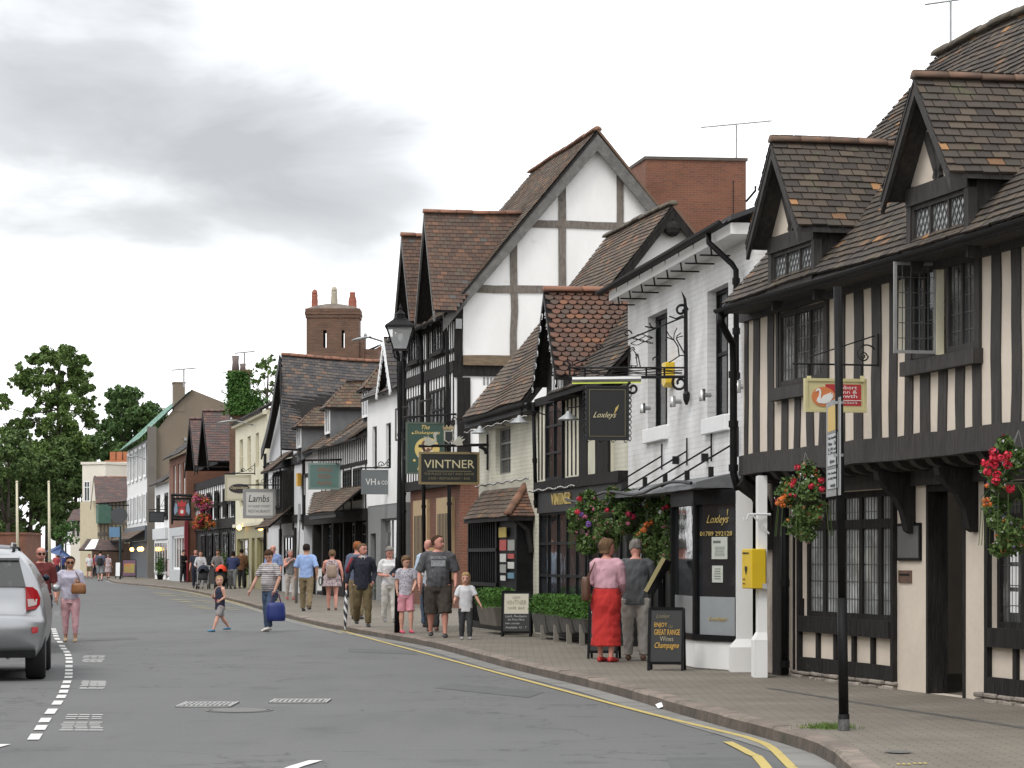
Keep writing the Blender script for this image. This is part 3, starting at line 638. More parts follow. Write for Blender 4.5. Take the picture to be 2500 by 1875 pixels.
xs = [(165, 185), (215, 250), (300, 335), (378, 415), (455, 487), (525, 563), (600, 640), (700, 745), (800, 850), (903, 955), (1003, 1048), (1095, 1140), (1185, 1240), (1287, 1335), (1387, 1437), (1488, 1535), (1595, 1648), (1712, 1765)]
cv = lambda x: 1750+x/2.3707
for i, (a, b) in enumerate(xs):
    a1, b1 = U(cv(b), OU), U(cv(a), OU); top = 4.3
    for wn in (wu1, wu2):
        if wn[0]-.02 < (a1+b1)/2 < wn[1]+.02: top = wn[2]-.1
    stud(mb, fA, a1, b1, zJ1-.02, top, OU-.02, OU+.016, .012, lean=rnd.uniform(-.02, .02))
a = U(cv(1830), OU)
while a > s0: stud(mb, fA, a-.2, a, zJ1-.02, 4.3, OU-.02, OU+.016, .012); a -= .43
for wn in (wu1, wu2):
    for q in (wn[0]-.09, wn[1]+.01): stud(mb, fA, q, q+.08, wn[2]-.1, 4.3, OU-.02, OU+.033, .004)
    rail(mb, fA, wn[0]-.12, wn[1]+.14, wn[2]-.16, wn[2]-.02, OU-.02, OU+.10, .006)
k = 0; a = s0
while a < sE-.1:                                      # curved joist ends under the jetty
    pr = [fA.pt(a, 2.55, -.05), fA.pt(a, 2.55, OU-.02), fA.pt(a, 2.49, OU-.03), fA.pt(a, 2.42, OU-.09), fA.pt(a, 2.385, OU-.18), fA.pt(a, 2.38, -.05)]
    mb.prism(pr, fA.d*.15); a += .42
fA.box(mb, s0, sE-.1, 2.24, 2.50, -.02, .06)
mb.build('timber_frame', timber, A)
def win_ground(w, n):
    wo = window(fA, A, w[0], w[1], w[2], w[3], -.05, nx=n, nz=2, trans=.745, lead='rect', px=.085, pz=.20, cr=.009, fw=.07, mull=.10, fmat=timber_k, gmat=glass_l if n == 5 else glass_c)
    m = MB(); a, b = w[0]-.06, w[1]+.06               # posts, sill and panel below
    stud(m, fA, a-.02, w[0], .20, 2.3, -.02, .05, .005); stud(m, fA, w[1], b+.02, .20, 2.3, -.02, .05, .005)
    rail(m, fA, w[0], w[1], .65, .83, -.02, .075, .004); rail(m, fA, w[0], w[1], .205, .36, -.02, .05, .006)
    for i in range(n+1):
        c = w[0]+(w[1]-w[0])*i/n; 
        if i not in (0, n): fA.box(m, c-.045, c+.045, .36, .65, -.02, .035)
    m.build('window_panelling', timber_k, A)
    st_ = MB(); a_ = a-.05
    while a_ < b:
        L = rnd.uniform(.12, .3)
        for h0, h1 in ((.1, .155), (.158, .205)):
            fA.box(st_, a_+rnd.uniform(0, .04), a_+L, h0, h1+rnd.uniform(-.01, .0), -.05, .05+rnd.uniform(0, .05))
        a_ += L
    st_.build('stone_plinth', stone_m, A, bevel=.012)
win_ground(w1, 5); win_ground(w2, 8)
nt_ = MB()                                            # paper notices inside the glass
for w_, q, z0_, z1_ in ((w1, .04, 1.0, 1.78), (w2, 0, 0, 0)):
    if z1_: 
        c = w_[0]+.10; fA.box(nt_, c, c+.15, 1.42, 1.80, -.083, -.081); fA.box(nt_, c, c+.15, 1.1, 1.36, -.083, -.081)
for i, z_ in enumerate((.98, 1.22, 1.46, 1.70)): fA.box(nt_, w2[1]-.42, w2[1]-.24, z_, z_+.20, -.083, -.081)
nt_.build('window_notice', whitewood, A)
mb = MB(); 
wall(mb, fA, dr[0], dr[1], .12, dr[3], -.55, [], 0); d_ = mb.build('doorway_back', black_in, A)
mb = MB(); fA.box(mb, dr[0]+.05, dr[0]+.48, .14, 2.18, -.5, -.45); fA.box(mb, dr[0]+.53, dr[1]-.04, .14, 2.18, -.5, -.45)
for z in (.3, 1.2): fA.box(mb, dr[0]+.1, dr[0]+.43, z, z+.75, -.45, -.44); fA.box(mb, dr[0]+.58, dr[1]-.1, z, z+.75, -.45, -.44)
mb.build('door', black_p, A)
mb = MB(); fA.box(mb, dr[0]-.01, dr[0]+.05, .12, dr[3]+.03, -.2, .012); fA.box(mb, dr[1]-.05, dr[1]+.01, .12, dr[3]+.03, -.2, .012); fA.box(mb, dr[0]+.05, dr[1]-.05, dr[3]-.05, dr[3]+.03, -.2, .010); mb.build('door_frame', timber_k, A)
for u_ in (2236, 2389):                               # curved brackets
    c = U(u_); mb = MB(); pts = []
    prof = [(0, 2.38), (.42, 2.38), (.40, 2.30), (.33, 2.22), (.22, 2.12), (.14, 1.98), (.11, 1.86), (.09, 1.78), (.04, 1.75), (0, 1.75)]
    mb.prism([fA.pt(c, z, o-.0) for o, z in prof], fA.d*.13); mb.build('bracket', timber_k, A)
mb = MB(); a, z0_ = U(2251), 1.47; fA.box(mb, a, U(2195), 1.47, 1.86, 0, .025); p_ = mb.build('wall_plaque', black_p, A)
mb = MB(); fA.box(mb, a+.03, U(2195)-.03, 1.50, 1.83, .025, .030); mb.build('plate', M('slate_plate', (.10, .10, .10), (.12, .12, .12), rough=.3), p_)
mb = MB(); fA.box(mb, U(2227), U(2196), 1.24, 1.37, 0, .015); p_ = mb.build('letterbox', M('copper_plate', (.20, .12, .08), (.15, .09, .07), ns=8, rough=.4, metal=.4), A)
mb = MB(); fA.box(mb, U(2223), U(2200), 1.315, 1.335, .015, .02); mb.build('slot', black_p, p_)
mb = MB(); b_ = U(1877); fA.box(mb, U(1905), b_, .12, 2.5, -.3, .12); mb.build('stone_pier', stone_m, A, bevel=.02)
mb = MB(); stud(mb, fA, U(1925)-.02, U(1902), .12, 2.5, -.1, .10, .01); fA.box(mb, U(1942), U(1939), .15, 2.4, 0, .02)
arc = [fA.pt(U(1903)+.02, 1.6, .12), fA.pt(U(1903)+.02, 2.0, .14), fA.pt(U(1903)+.02, 2.25, .26), fA.pt(U(1903)+.02, 2.42, .48)]
mb.tube(arc, [.09, .09, .10, .11], 6); mb.build('corner_post', timber_k, A)
mb = MB(); pipe(mb, fA, [(U(1918, .14), 2.5, .15), (U(1918, .14), .15, .15)], .045); gz = zE-.05
gutter(mb, fA, s0, sV+.02, gz, .86, .05)
pipe(mb, fA, [(sV-.08, gz-.05, .85), (sV-.1, gz-.16, .85), (sE+.02, gz-.30, .62), (sE+.06, gz-.36, .56), (sE+.07, gz-.6, .55), (sE+.07, 2.5, .55), (sE+.05, 2.3, .5)], .045)
mb.build('drainpipe', black_p, A)
RA = roof('roof', [fA.pt(s0, zE, .8), fA.pt(sV, zE, .8), fA.pt(sV, zR, oR), fA.pt(s0, zR, oR)], tile_dark, A, th=.1, amp=.05, bell=.02)
b = MB(); b.prism([fA.pt(s0, zR-.1, oR), fA.pt(sV, zR-.1, oR), fA.pt(sV, 4.4, -4.9), fA.pt(s0, 4.4, -4.9)], V((0, 0, .08))); b.build('rear_slope', tile_dark, RA)
ridge('roof_ridge', fA.pt(s0, zR+.02, oR), fA.pt(sV, zR+.02, oR), A, M('ridge_mossy', (.12, .10, .075), (.09, .08, .06), ns=4, rough=.95, isl=.2), r=.11, amp=.05)
b = MB(); board(b, fA.pt(sV+.02, zE-.02, .8), fA.pt(sV+.02, zR-.02, oR), .16, -fA.d, .04); b.build('bargeboard', timber, A)
b = MB(); fA.box(b, s0, sV-.05, zE-.10, zE-.03, OU, .79); b.build('soffit', timber, A)
for ua in (1887, 2237):
    dormer(fA, A, U(ua, .95), .86, 5.02, 6.02, .73, .98, (zE, .8), pA, tile_dark, None, (.095, .13), cream_pl, (4.50, 4.88), whw=.70)
lf = MB(); hs = U(2290, OU); a = fA.pt(hs, 3.47, OU+.01); H_ = .88; W_ = .44      # open casement, swung out across the street
for o0, o1, z0_, z1_ in ((0, .03, 0, H_), (W_-.03, W_, 0, H_), (.03, W_-.03, 0, .03), (.03, W_-.03, H_-.03, H_)): fA.box(lf, hs, hs+.025, 3.47+z0_, 3.47+z1_, OU+.01+o0, OU+.01+o1)
oc = lf.build('open_casement', M('grey_casement', (.30, .30, .29), (.24, .24, .24), ns=8, rough=.5), A)
lf = MB()
for i in range(1, 5): fA.box(lf, hs+.008, hs+.014, 3.5, 3.47+H_-.03, OU+.01+W_*i/5-.004, OU+.01+W_*i/5+.004)
for i in range(1, 6): fA.box(lf, hs+.008, hs+.014, 3.47+H_*i/6-.004, 3.47+H_*i/6+.004, OU+.04, OU+W_-.02)
lf.build('leading', came, oc)
clear = bpy.data.materials.new('clear_glass'); clear.use_nodes = True; nt = clear.node_tree; nt.nodes.clear(); o_ = N(nt, 'ShaderNodeOutputMaterial'); g_ = N(nt, 'ShaderNodeBsdfGlossy', _Roughness=.03); t_ = N(nt, 'ShaderNodeBsdfTransparent'); t_.inputs[0].default_value = (.9, .93, .92, 1); fz = N(nt, 'ShaderNodeFresnel', _IOR=1.5); mm = N(nt, 'ShaderNodeMixShader'); Lk(nt, fz.outputs[0], mm.inputs[0]); Lk(nt, t_.outputs[0], mm.inputs[1]); Lk(nt, g_.outputs[0], mm.inputs[2]); Lk(nt, mm.outputs[0], o_.inputs[0])
lf = MB(); fA.box(lf, hs+.010, hs+.012, 3.5, 3.47+H_-.03, OU+.04, OU+W_-.02); lf.build('pane', clear, oc)
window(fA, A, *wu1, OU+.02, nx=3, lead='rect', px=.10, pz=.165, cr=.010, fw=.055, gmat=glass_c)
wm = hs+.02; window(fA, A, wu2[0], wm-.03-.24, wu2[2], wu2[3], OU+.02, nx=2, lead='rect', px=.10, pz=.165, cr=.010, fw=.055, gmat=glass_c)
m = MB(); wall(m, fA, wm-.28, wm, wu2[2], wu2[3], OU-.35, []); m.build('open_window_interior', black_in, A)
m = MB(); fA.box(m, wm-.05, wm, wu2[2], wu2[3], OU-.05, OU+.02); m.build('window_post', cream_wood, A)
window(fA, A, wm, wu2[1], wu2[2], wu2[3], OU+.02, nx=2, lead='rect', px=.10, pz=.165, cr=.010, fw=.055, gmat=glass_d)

# ================= B : white painted brick house with the restaurant front =================
fB = Fr(350, 1816, 33.5)
B = thing('painted_brick_house', 'white painted brick house with a black restaurant front and curved gutter', 'house', tuple(fB.pt(3, 0, 0)))
UB = lambda u, o=0: fB.s_(u, o); sB = UB(1533); zB = 5.62
o1 = (UB(1629), UB(1581.6), fB.z_(1600, 1043), fB.z_(1600, 766)); o2 = (UB(1778), UB(1727), fB.z_(1750, 1016), fB.z_(1750, 702))
mb = MB(); wall(mb, fB, -.6, sB, 2.5, zB, 0, [o1, o2], depth=.17); ends(mb, fB, -.6, sB, .12, zB, 0, -5.5); mb.build('wall', white_br, B)
for w_ in (o1, o2):
    s_ = MB(); fB.box(s_, w_[0]-.08, w_[1]+.10, w_[2]-.22, w_[2]-.01, -.16, .07); 
    wo = window(fB, B, w_[0], w_[1], w_[2]-.01, w_[3], -.12, nx=2, nz=2, fw=.055, fmat=black_p, name='sash_window'); s_.build('sill', whitewood, wo, bevel=.01)
mb = MB(); fB.box(mb, -.6, sB, zB-.12, zB+.02, -.1, .30); mb.build('eaves_soffit', white_pl, B)
RB = MB(); pb = .38; RB.prism([fB.pt(-.7, zB+.04, .32), fB.pt(sB+.05, zB+.04, .32), fB.pt(sB+.05, zB+.04+pb*3, -2.7), fB.pt(-.7, zB+.04+pb*3, -2.7)], V((0, 0, .06))); RB.prism([fB.pt(-.7, zB+1.18, -2.7), fB.pt(sB+.05, zB+1.18, -2.7), fB.pt(sB+.05, zB, -5.6), fB.pt(-.7, zB, -5.6)], V((0, 0, .06)))
RB.build('roof', tile_slate, B)
mb = MB(); gutter(mb, fB, -.6, sB+.35, zB+.05, .40, .06)
pipe(mb, fB, [(.35, zB, .38), (.32, zB-.12, .38), (.05, zB-.42, .14), (0, zB-.5, .10), (-.02, zB-1.9, .10)], .038)
for i in range(8):
    a = .7+i*(sB-.9)/7.5; mb.bar(fB.pt(a, zB+.02, .30), fB.pt(a, zB-.24, .26), .02); mb.bar(fB.pt(a, zB-.24, .02), fB.pt(a-.02, zB-.24, .42), .02)
mb.build('gutter', black_p, B)
p1, p2, p3, p4 = V((2.745, 32.27, 0)), V((2.28, 33.2, 0)), V((2.09, 34.8, 0)), V((2.52, 36.6, 0))
facets = [FrP(p1, p2), FrP(p2, p3), FrP(p3, p4)]
mb = MB(); mw = MB(); gl = MB(); fr_ = MB()
frost = M('frosted_film', (.30, .32, .33), (.26, .28, .29), ns=3, rough=.35)
pt2 = [p1, p2, p3, p4, fB.pt(2.9, 0, -.6), fB.pt(-.9, 0, -.6)]
mb.prism([V((p.x, p.y, .12)) for p in pt2], V((0, 0, .36))); mb.build('bay_base', white_pl, B, bevel=.015)
for f in facets:
    f.box(mw, 0, f.len, .48, .55, -.08, .03); f.box(mw, 0, f.len, 2.16, 2.34, -.08, .02); f.box(mw, -.04, .06, .5, 2.2, -.08, .015)
    f.box(mw, f.len-.06, f.len+.04, .5, 2.2, -.08, .012); 
    gl.poly([f.pt(f.len, .52, -.03), f.pt(0, .52, -.03), f.pt(0, 2.2, -.03), f.pt(f.len, 2.2, -.03)])
    fr_.poly([f.pt(f.len-.08, .55, -.026), f.pt(.08, .55, -.026), f.pt(.08, 1.02, -.026), f.pt(f.len-.08, 1.02, -.026)])
window(fB, B, 3.35, sB-1.9, .6, 2.15, -.17, nx=2, fw=.06, fmat=black_p, gmat=glass_d, name='shop_window'); window(fB, B, sB-1.7, sB-.3, .6, 2.15, -.17, nx=2, fw=.06, fmat=black_p, gmat=glass_d, name='shop_window')
bf = mw.build('bay_window', black_p, B); gl.build('pane', glass_d, bf); fr_.build('frosted_panel', frost, bf)
f = facets[0]; X_ = lambda u: f.s_(u); Z_ = lambda u, v: f.z_(u, v); rv = -f.d; up = V((0, 0, 1))
mb = MB(); mb.text('Loxleys', f.pt(X_(1722), Z_(1750, 1283), -.02), rv, up, X_(1722)-X_(1776), .13, shear=.45); mb.text('01789 292128', f.pt(X_(1706), Z_(1750, 1308), -.02), rv, up, X_(1706)-X_(1784), .055)
q = [f.pt(X_(1772)+a, Z_(1772, 1262)+b, -.018) for a, b in ((0, 0), (-.03, .10), (.0, .09))]; mb.poly(q)
mb.text('Loxleys', f.pt(X_(1727), Z_(1750, 1518), -.02), rv, up, X_(1727)-X_(1772), .06, shear=.4); mb.build('window_lettering', gold, B)
mb = MB()
for u0, u1, v0, v1 in ((1734, 1772, 1311, 1365), (1735, 1761, 1381, 1422)): f.box(mb, X_(u1), X_(u0), Z_(1750, v1), Z_(1750, v0), -.024, -.020)
mb.build('window_notice', M('paper', (.50, .52, .47), (.44, .46, .42), ns=20, rough=.7), B)
mb = MB(); f.box(mb, X_(1756), X_(1738), Z_(1750, 1326), Z_(1750, 1320), -.019, -.018)
for k in range(7): f.box(mb, X_(1767)+rnd.uniform(0, .03), X_(1740)-rnd.uniform(0, .03), Z_(1750, 1336+k*3.6), Z_(1750, 1335+k*3.6), -.019, -.018)
for k in range(5): f.box(mb, X_(1757)+rnd.uniform(0, .02), X_(1740)-rnd.uniform(0, .02), Z_(1750, 1390+k*6), Z_(1750, 1388+k*6), -.019, -.018)
mb.build('notice_print', M('print_ink', (.10, .13, .11), rough=.7), B)
# canopy with leads, fascia, piers
mb = MB(); fB.box(mb, -.75, sB-1.2, 2.20, 2.36, -.3, .05); fB.box(mb, 3.2, sB-.05, .12, 2.30, -.3, -.2); mb.build('shop_fascia', black_p, B)
mb = MB(); n = 14
c0, c1 = fB.pt(-.85, 0, .62), fB.pt(sB-2.4, 0, .62)
rings = []
for i in range(n+1):
    t = i/n; a = -.85+(sB-1.55)*t; d = .06*noise.noise(V((a*2, 3, 0))); rings.append([fB.pt(a, 2.58+d*.4, .02), fB.pt(a, 2.55+d*.5, .25), fB.pt(a, 2.42+d*.4, .78+d*.3), fB.pt(a, 2.35+d*.4, .80), fB.pt(a, 2.35+d*.3, .02)])
mb.loft(rings); mb.build('lead_canopy', lead_m, B)
mb = MB()
for a in (.4, 1.9, 3.4, 4.9): fB.box(mb, a, a+.06, 2.46, 2.66, .30, .36)
mb.tube([fB.pt(-.9+i*(sB+1.7)/16, 2.40+.05*math.sin(i*.8)+.02*rnd.random(), .86) for i in range(17)], .022, 5)
for a in (.2, 1.8, 3.4, 5.2): mb.tube([fB.pt(a, 2.98, .03), fB.pt(a+.9, 2.42, .84)], .013, 5); mb.tube([fB.pt(a, 2.78, .03), fB.pt(a, 3.16, .03)], .012, 4)
mb.build('canopy_stay', black_m, B)
fq = FrP(V((2.745+.06, 32.22, 0)), V((2.745-.14, 32.9, 0)))
mb = MB(); x0, x1 = (1798-CX)/F*32.2, (1838-CX)/F*32.2
for z0_, z1_, dx, dy in ((.12, .42, .07, .07), (.52, 2.45, 0, 0)): mb.box(((x0+x1)/2-dx/2, 32.45-dy/2, (z0_+z1_)/2), (x1-x0+dx, .45+dy, z1_-z0_))
r_ = lambda dx, dy, z: [V((x0-dx, 32.225-dy, z)), V((x1, 32.225-dy, z)), V((x1, 32.675, z)), V((x0-dx, 32.675, z))]
mb.loft([r_(.07, .07, .42), r_(0, 0, .52)]); mb.build('pier', white_pl, B); mb = MB()
x0, x1 = (1851-CX)/F*30.7, (1873-CX)/F*30.7
for z0_, z1_, d in ((.12, .55, .05), (.64, 2.45, 0)): mb.box(((x0+x1)/2-d/2, 30.85, (z0_+z1_)/2), (x1-x0+d, .3+d*1.5, z1_-z0_))
mb.loft([[V((x0-.05, 30.66, .55)), V((x1, 30.66, .55)), V((x1, 31.04, .55)), V((x0-.05, 31.04, .55))], [V((x0, 30.70, .64)), V((x1, 30.70, .64)), V((x1, 31.0, .64)), V((x0, 31.0, .64))]])
mb.build('pier', white_pl, B)
mb = MB(); mb.box((2.93, 32.9, 1.28), (.3, .1, 2.3)); mb.build('side_door', black_p, B)
mb = MB(); a = V((2.72, 30.62, 2.0)); mb.tube([a, a+V((.26, .05, 0))], .014, 5); mb.tube([a+V((.04, 0, 0)), a+V((.24, .05, -.22))], .012, 5); mb.tube([a, a+V((-.02, 0, -.06)), a+V((-.05, 0, -.07)), a+V((-.06, 0, -.03))], .010, 5); mb.build('hook_bracket', whitewood, B)
timber_a = timber; timber = timber_k
# ================= C : the vintner's, cream brick with a timber bay =================
fC = Fr(0, 1533, 41.5)
Cc = thing('cream_restaurant_house', 'cream painted brick and timber restaurant with steep mossy roof and fish-scale tiled gable', 'house', tuple(fC.pt(5, 0, 0)))
UC = lambda u, o=0: fC.s_(u, o); sC = UC(1169); oRC = -2.55; zRC = 8.02; zEC = 4.36
sN = UC(1640, oRC); sNr = sN; sF = UC(1482, oRC); pC = (zRC-zEC)/(.3-oRC)
c1 = (UC(1246.5), UC(1210), fC.z_(1228, 1158), fC.z_(1228, 1042)); sT = UC(1324)
mb = MB(); wall(mb, fC, 0, UC(1498), 2.8, 4.3, 0, []); mb.build('wall', cream_br, Cc); mb = MB(); wall(mb, fC, sT, sC, .12, zEC, 0, [c1], depth=.12); ends(mb, fC, sT, sC, .12, zEC, 0, -5.6)
mb.build('wall', cream_br, Cc)
mb = MB(); mb.prism([fC.pt(sN+.15, zEC-.1, -.1), fC.pt(sN+.15, zRC-.1, oRC), fC.pt(sN+.15, zEC-.1, -5.4)], fC.d*.2); mb.build('gable_wall', white_pl, Cc)
window(fC, Cc, *c1, -.09, nx=2, nz=3, lead='rect', px=.14, pz=.22, cr=.014, fw=.045, fmat=M('grey_window_paint', (.20, .20, .185), rough=.5), gmat=glass_c)
RC = roof('roof', [fC.pt(sN-.1, zEC, .3), fC.pt(sC+.2, zEC, .3), fC.pt(sF+.05, zRC, oRC), fC.pt(sN-.1, zRC, oRC)], tile_brown, Cc, tw=.17, tg=.11, th=.09, amp=.07)
b = MB(); b.prism([fC.pt(sN-.1, zRC-.06, oRC), fC.pt(sF+.05, zRC-.06, oRC), fC.pt(sF, zEC-.1, -5.6), fC.pt(sN-.1, zEC-.1, -5.6)], V((0, 0, .08))); b.build('rear_slope', tile_brown, RC)
ridge('roof_ridge', fC.pt(sN-.12, zRC+.02, oRC), fC.pt(sF+.05, zRC+.02, oRC), Cc, M('ridge_mossy', (1, 1, 1)), r=.10, amp=.07)
b = MB(); board(b, fC.pt(sN-.04, zEC-.05, .3), fC.pt(sN-.04, zRC-.06, oRC), .22, -fC.d, .05); board(b, fC.pt(sN-.04, zRC-.06, oRC), fC.pt(sN-.04, zEC-.05, -5.6), .22, -fC.d, .05)
b.ball(fC.pt(sN-.02, zRC-.45, oRC), .16, 8); b.build('bargeboard', timber, Cc)
b = MB(); gutter(b, fC, UC(1330), sC+.15, zEC-.08, .36, .05); fC.box(b, UC(1324), sC+.1, zEC-.22, zEC-.05, -.02, .28); b.build('gutter', black_p, Cc)
# timber section with lower roof and the gable with scale tiles
sG = UC(1337, .55); mb = MB(); wall(mb, fC, UC(1498), sT, 2.8, 4.3, .08, []); fC.box(mb, UC(1498), UC(1447), 2.8, 4.3, -.1, .075); mb.build('infill_panels', M('cream_panel', (.68, .66, .53), (.62, .60, .48), ns=2, rough=.85), Cc)
mb = MB()
for a, b_ in ((1427, 1447), (1467, 1498)): stud(mb, fC, UC(b_), UC(a), 2.8, 4.3, .05, .10, .006)
cw = (UC(1391), UC(1350), 2.86, 4.28)
for u_ in (1326, 1334, 1343, 1397, 1407, 1417): stud(mb, fC, UC(u_)-.07, UC(u_)+.04, 2.9, 4.35, .05, .087, .008)
rail(mb, fC, 0, sT+.02, 2.68, 2.86, -.05, .16, .008); rail(mb, fC, .4, sT, 4.22, 4.36, -.05, .15, .008); mb.build('timber_frame', timber, Cc)
window(fC, Cc, *cw, .14, nx=2, nz=3, fw=.05, fmat=black_p)
ro2 = [fC.pt(-.2, 4.28, .45), fC.pt(sG+.5, 4.28, .45), fC.pt(sG+.5, 6.6, -1.6), fC.pt(-.2, 6.6, -1.6)]
roof('lower_roof', ro2, tile_dark, Cc, th=.08, tw=.17, tg=.11)
b = MB(); b.prism([fC.pt(-.2, 6.55, -1.6), fC.pt(sN-.3, 6.55, -1.6), fC.pt(sN-.3, 5, -4), fC.pt(-.2, 5, -4)], V((0, 0, .08))); b.build('rear_slope', tile_dark, Cc)
mb = MB(); zg, ze_ = 6.0, 4.62; hw = .92; ov = .62; dG = mb
d_ = MB(); d_.prism([fC.pt(sG-hw, 4.2, .38), fC.pt(sG+hw, 4.2, .38), fC.pt(sG+hw, ze_, .38), fC.pt(sG, zg-.12, .38), fC.pt(sG-hw, ze_, .38)], -fC.n*.3); gd = d_.build('scale_tiled_gable', timber, Cc)
for sg in (-1, 1):
    q = [fC.pt(sG+sg*hw*1.08, ze_-.12, ov), fC.pt(sG+sg*hw*1.08, ze_-.12, -3.4), fC.pt(sG, zg, -3.4), fC.pt(sG, zg, ov)]
    roof('gable_roof', q, tile_red, gd, tw=.155, tg=.10, shape='scale', th=.06, amp=.02)
ridge('gable_ridge', fC.pt(sG, zg+.02, ov), fC.pt(sG, zg+.02, -3.4), gd, ridge_or, r=.11, seg=.6, amp=.02)
b = MB()
for sg in (-1, 1): board(b, fC.pt(sG+sg*hw*1.05, ze_-.15, ov-.04), fC.pt(sG, zg-.02, ov-.04), .16, fC.n, .045)
b.build('bargeboard', black_p, gd); b = MB()
for sg in (-1, 1):
    for k in range(7):
        t = k/7; p = fC.pt(sG+sg*hw*(1-t)*1.02, ze_-.30+(zg-ze_)*t, ov-.0); b.tube([p+V((0, 0, .07))+fC.d*(.05*math.cos(j)) + V((0, 0, .05*math.sin(j))) for j in [i*.9 for i in range(7)]], .008, 4)
for k in range(5): b.bar(fC.pt(sG-.5+k*.2, 4.30, .40), fC.pt(sG-.5+k*.2, 4.58, .40), .03)
b.build('gable_fretwork', whitewood, gd)
mb = MB(); pipe(mb, fC, [(sT-.02, 4.3, .17), (sT-.02, 2.4, .12)], .035); mb.build('drainpipe', black_p, Cc)
# ground floor: shopfront, lobby and porch roof
sh = (UC(1436), UC(1322), .62, 2.32)
mb = MB(); fC.box(mb, 0, sT, 2.30, 2.68, -.2, .10); fC.box(mb, 0, sT, .12, .62, -.2, .02); fC.box(mb, 0, sh[0], .62, 2.32, -.2, .02); mb.build('shop_fascia', M('charcoal_paint', (.018, .018, .019), (.026, .026, .026), rough=.5, spec=.3), Cc)
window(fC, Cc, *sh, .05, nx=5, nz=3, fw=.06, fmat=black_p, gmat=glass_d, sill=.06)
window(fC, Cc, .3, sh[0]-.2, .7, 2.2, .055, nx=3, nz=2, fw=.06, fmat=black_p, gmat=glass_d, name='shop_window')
mb = MB(); mb.text('VINTNER', fC.pt(UC(1349, .1), 2.42, .11), -fC.d, V((0, 0, 1)), UC(1349, .1)-UC(1396, .1), .20, .02); mb.build('fascia_lettering', gold, Cc)
l0, l1 = UC(1262, .3), UC(1143, .3); ld = UC(1213, .3)
mb = MB(); fC.box(mb, l0, l1, .12, .25, 0, .32)
for a in (l0, ld, l1-.08): fC.box(mb, a, a+.09, .12, 2.3, .22, .31)
for z in (.95, 1.62, 2.2): fC.box(mb, ld, l1, z, z+.07, .23, .32)
n = 13
for i in range(1, n): a = ld+(l1-ld)*i/n; fC.box(mb, a-.02, a+.02, .25, 2.25, .25, .29)
fC.box(mb, l0-.02, l0+.03, .12, 2.3, 0, .3); mb.build('barred_lobby', black_p, Cc)
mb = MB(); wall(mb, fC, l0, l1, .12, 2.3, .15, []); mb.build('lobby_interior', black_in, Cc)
nb = []
cols = [('warning_card', (.55, .42, .08)), ('red_card', (.40, .06, .05)), ('white_card', (.55, .55, .52)), ('grey_card', (.30, .30, .28)), ('blue_card', (.10, .22, .30))]
mm_ = [M(n_, c, rough=.6) for n_, c in cols]; mb = MB()
for (x, y, w_, h_, mi) in ((1218, 1288, 18, 24, 0), (1220, 1318, 16, 26, 1), (1240, 1318, 16, 26, 3), (1221, 1352, 14, 20, 2), (1240, 1352, 15, 12, 1), (1221, 1378, 14, 20, 3), (1240, 1372, 15, 16, 2), (1240, 1398, 15, 14, 4), (1222, 1405, 12, 12, 2)):
    mb.m = mi; a, b_ = UC(x+w_, .32), UC(x, .32); fC.box(mb, a, b_, fC.z_(x, y+h_, .32), fC.z_(x, y, .32), .315, .325)
mb.m = 5; fC.box(mb, l0+.08, ld, .3, 2.25, .20, .26)
mb.build('notice_card', mm_+[black_p], Cc)
pn, pf_, qn, qf = UC(1240, .5), UC(1131, .5), UC(1282, 0), UC(1178, 0)
pr = [fC.pt(pn, 2.26, .5), fC.pt(pf_, 2.26, .5), fC.pt(qf, 2.84, .0), fC.pt(qn, 2.84, .0)]
roof('porch_roof', pr, tile_brown, Cc, tw=.17, tg=.11, amp=.03)
roof('porch_roof_hip', [fC.pt(pn-.02, 2.26, .5), fC.pt(pn-.02, 2.26, .0), fC.pt(qn, 2.84, .0)], tile_red, Cc, tw=.17, tg=.11, amp=.02)
ridge('hip_ridge', fC.pt(pn-.02, 2.30, .52), fC.pt(qn, 2.88, .0), Cc, ridge_m, r=.08)
mb = MB(); mb.tube([fC.pt(l0-.1, 1.6, .05), fC.pt(l0-.1, 2.0, .12), fC.pt(l0-.1, 2.25, .4)], .05, 6); mb.build('porch_bracket', timber, Cc)
for a0, a1, z, o in ((UC(1296), sC, 2.96, .06), (UC(1430), UC(1318), 2.70, .20), (UC(1325), sC, 4.05, .30)):
    n = int((a1-a0)/.13); mb = MB(); mb.tube([fC.pt(a0+(a1-a0)*i/8, z, o-.02) for i in range(9)], .006, 4)
    for i in range(n+1): mb.ball(fC.pt(a0+(a1-a0)*i/n, z+.015*math.sin(i*.9), o), .020, 5)
    tag(mb.build('festoon_lights', M('lamp_glass', (.10, .10, .095), rough=.15)), 'string of small unlit lamps '+{0: 'above the tiled porch roof', 1: 'above the VINTNER fascia', 2: 'under the eaves gutter of cream restaurant'}[int(z < 2.8)+2*int(z > 4)], 'string lights')

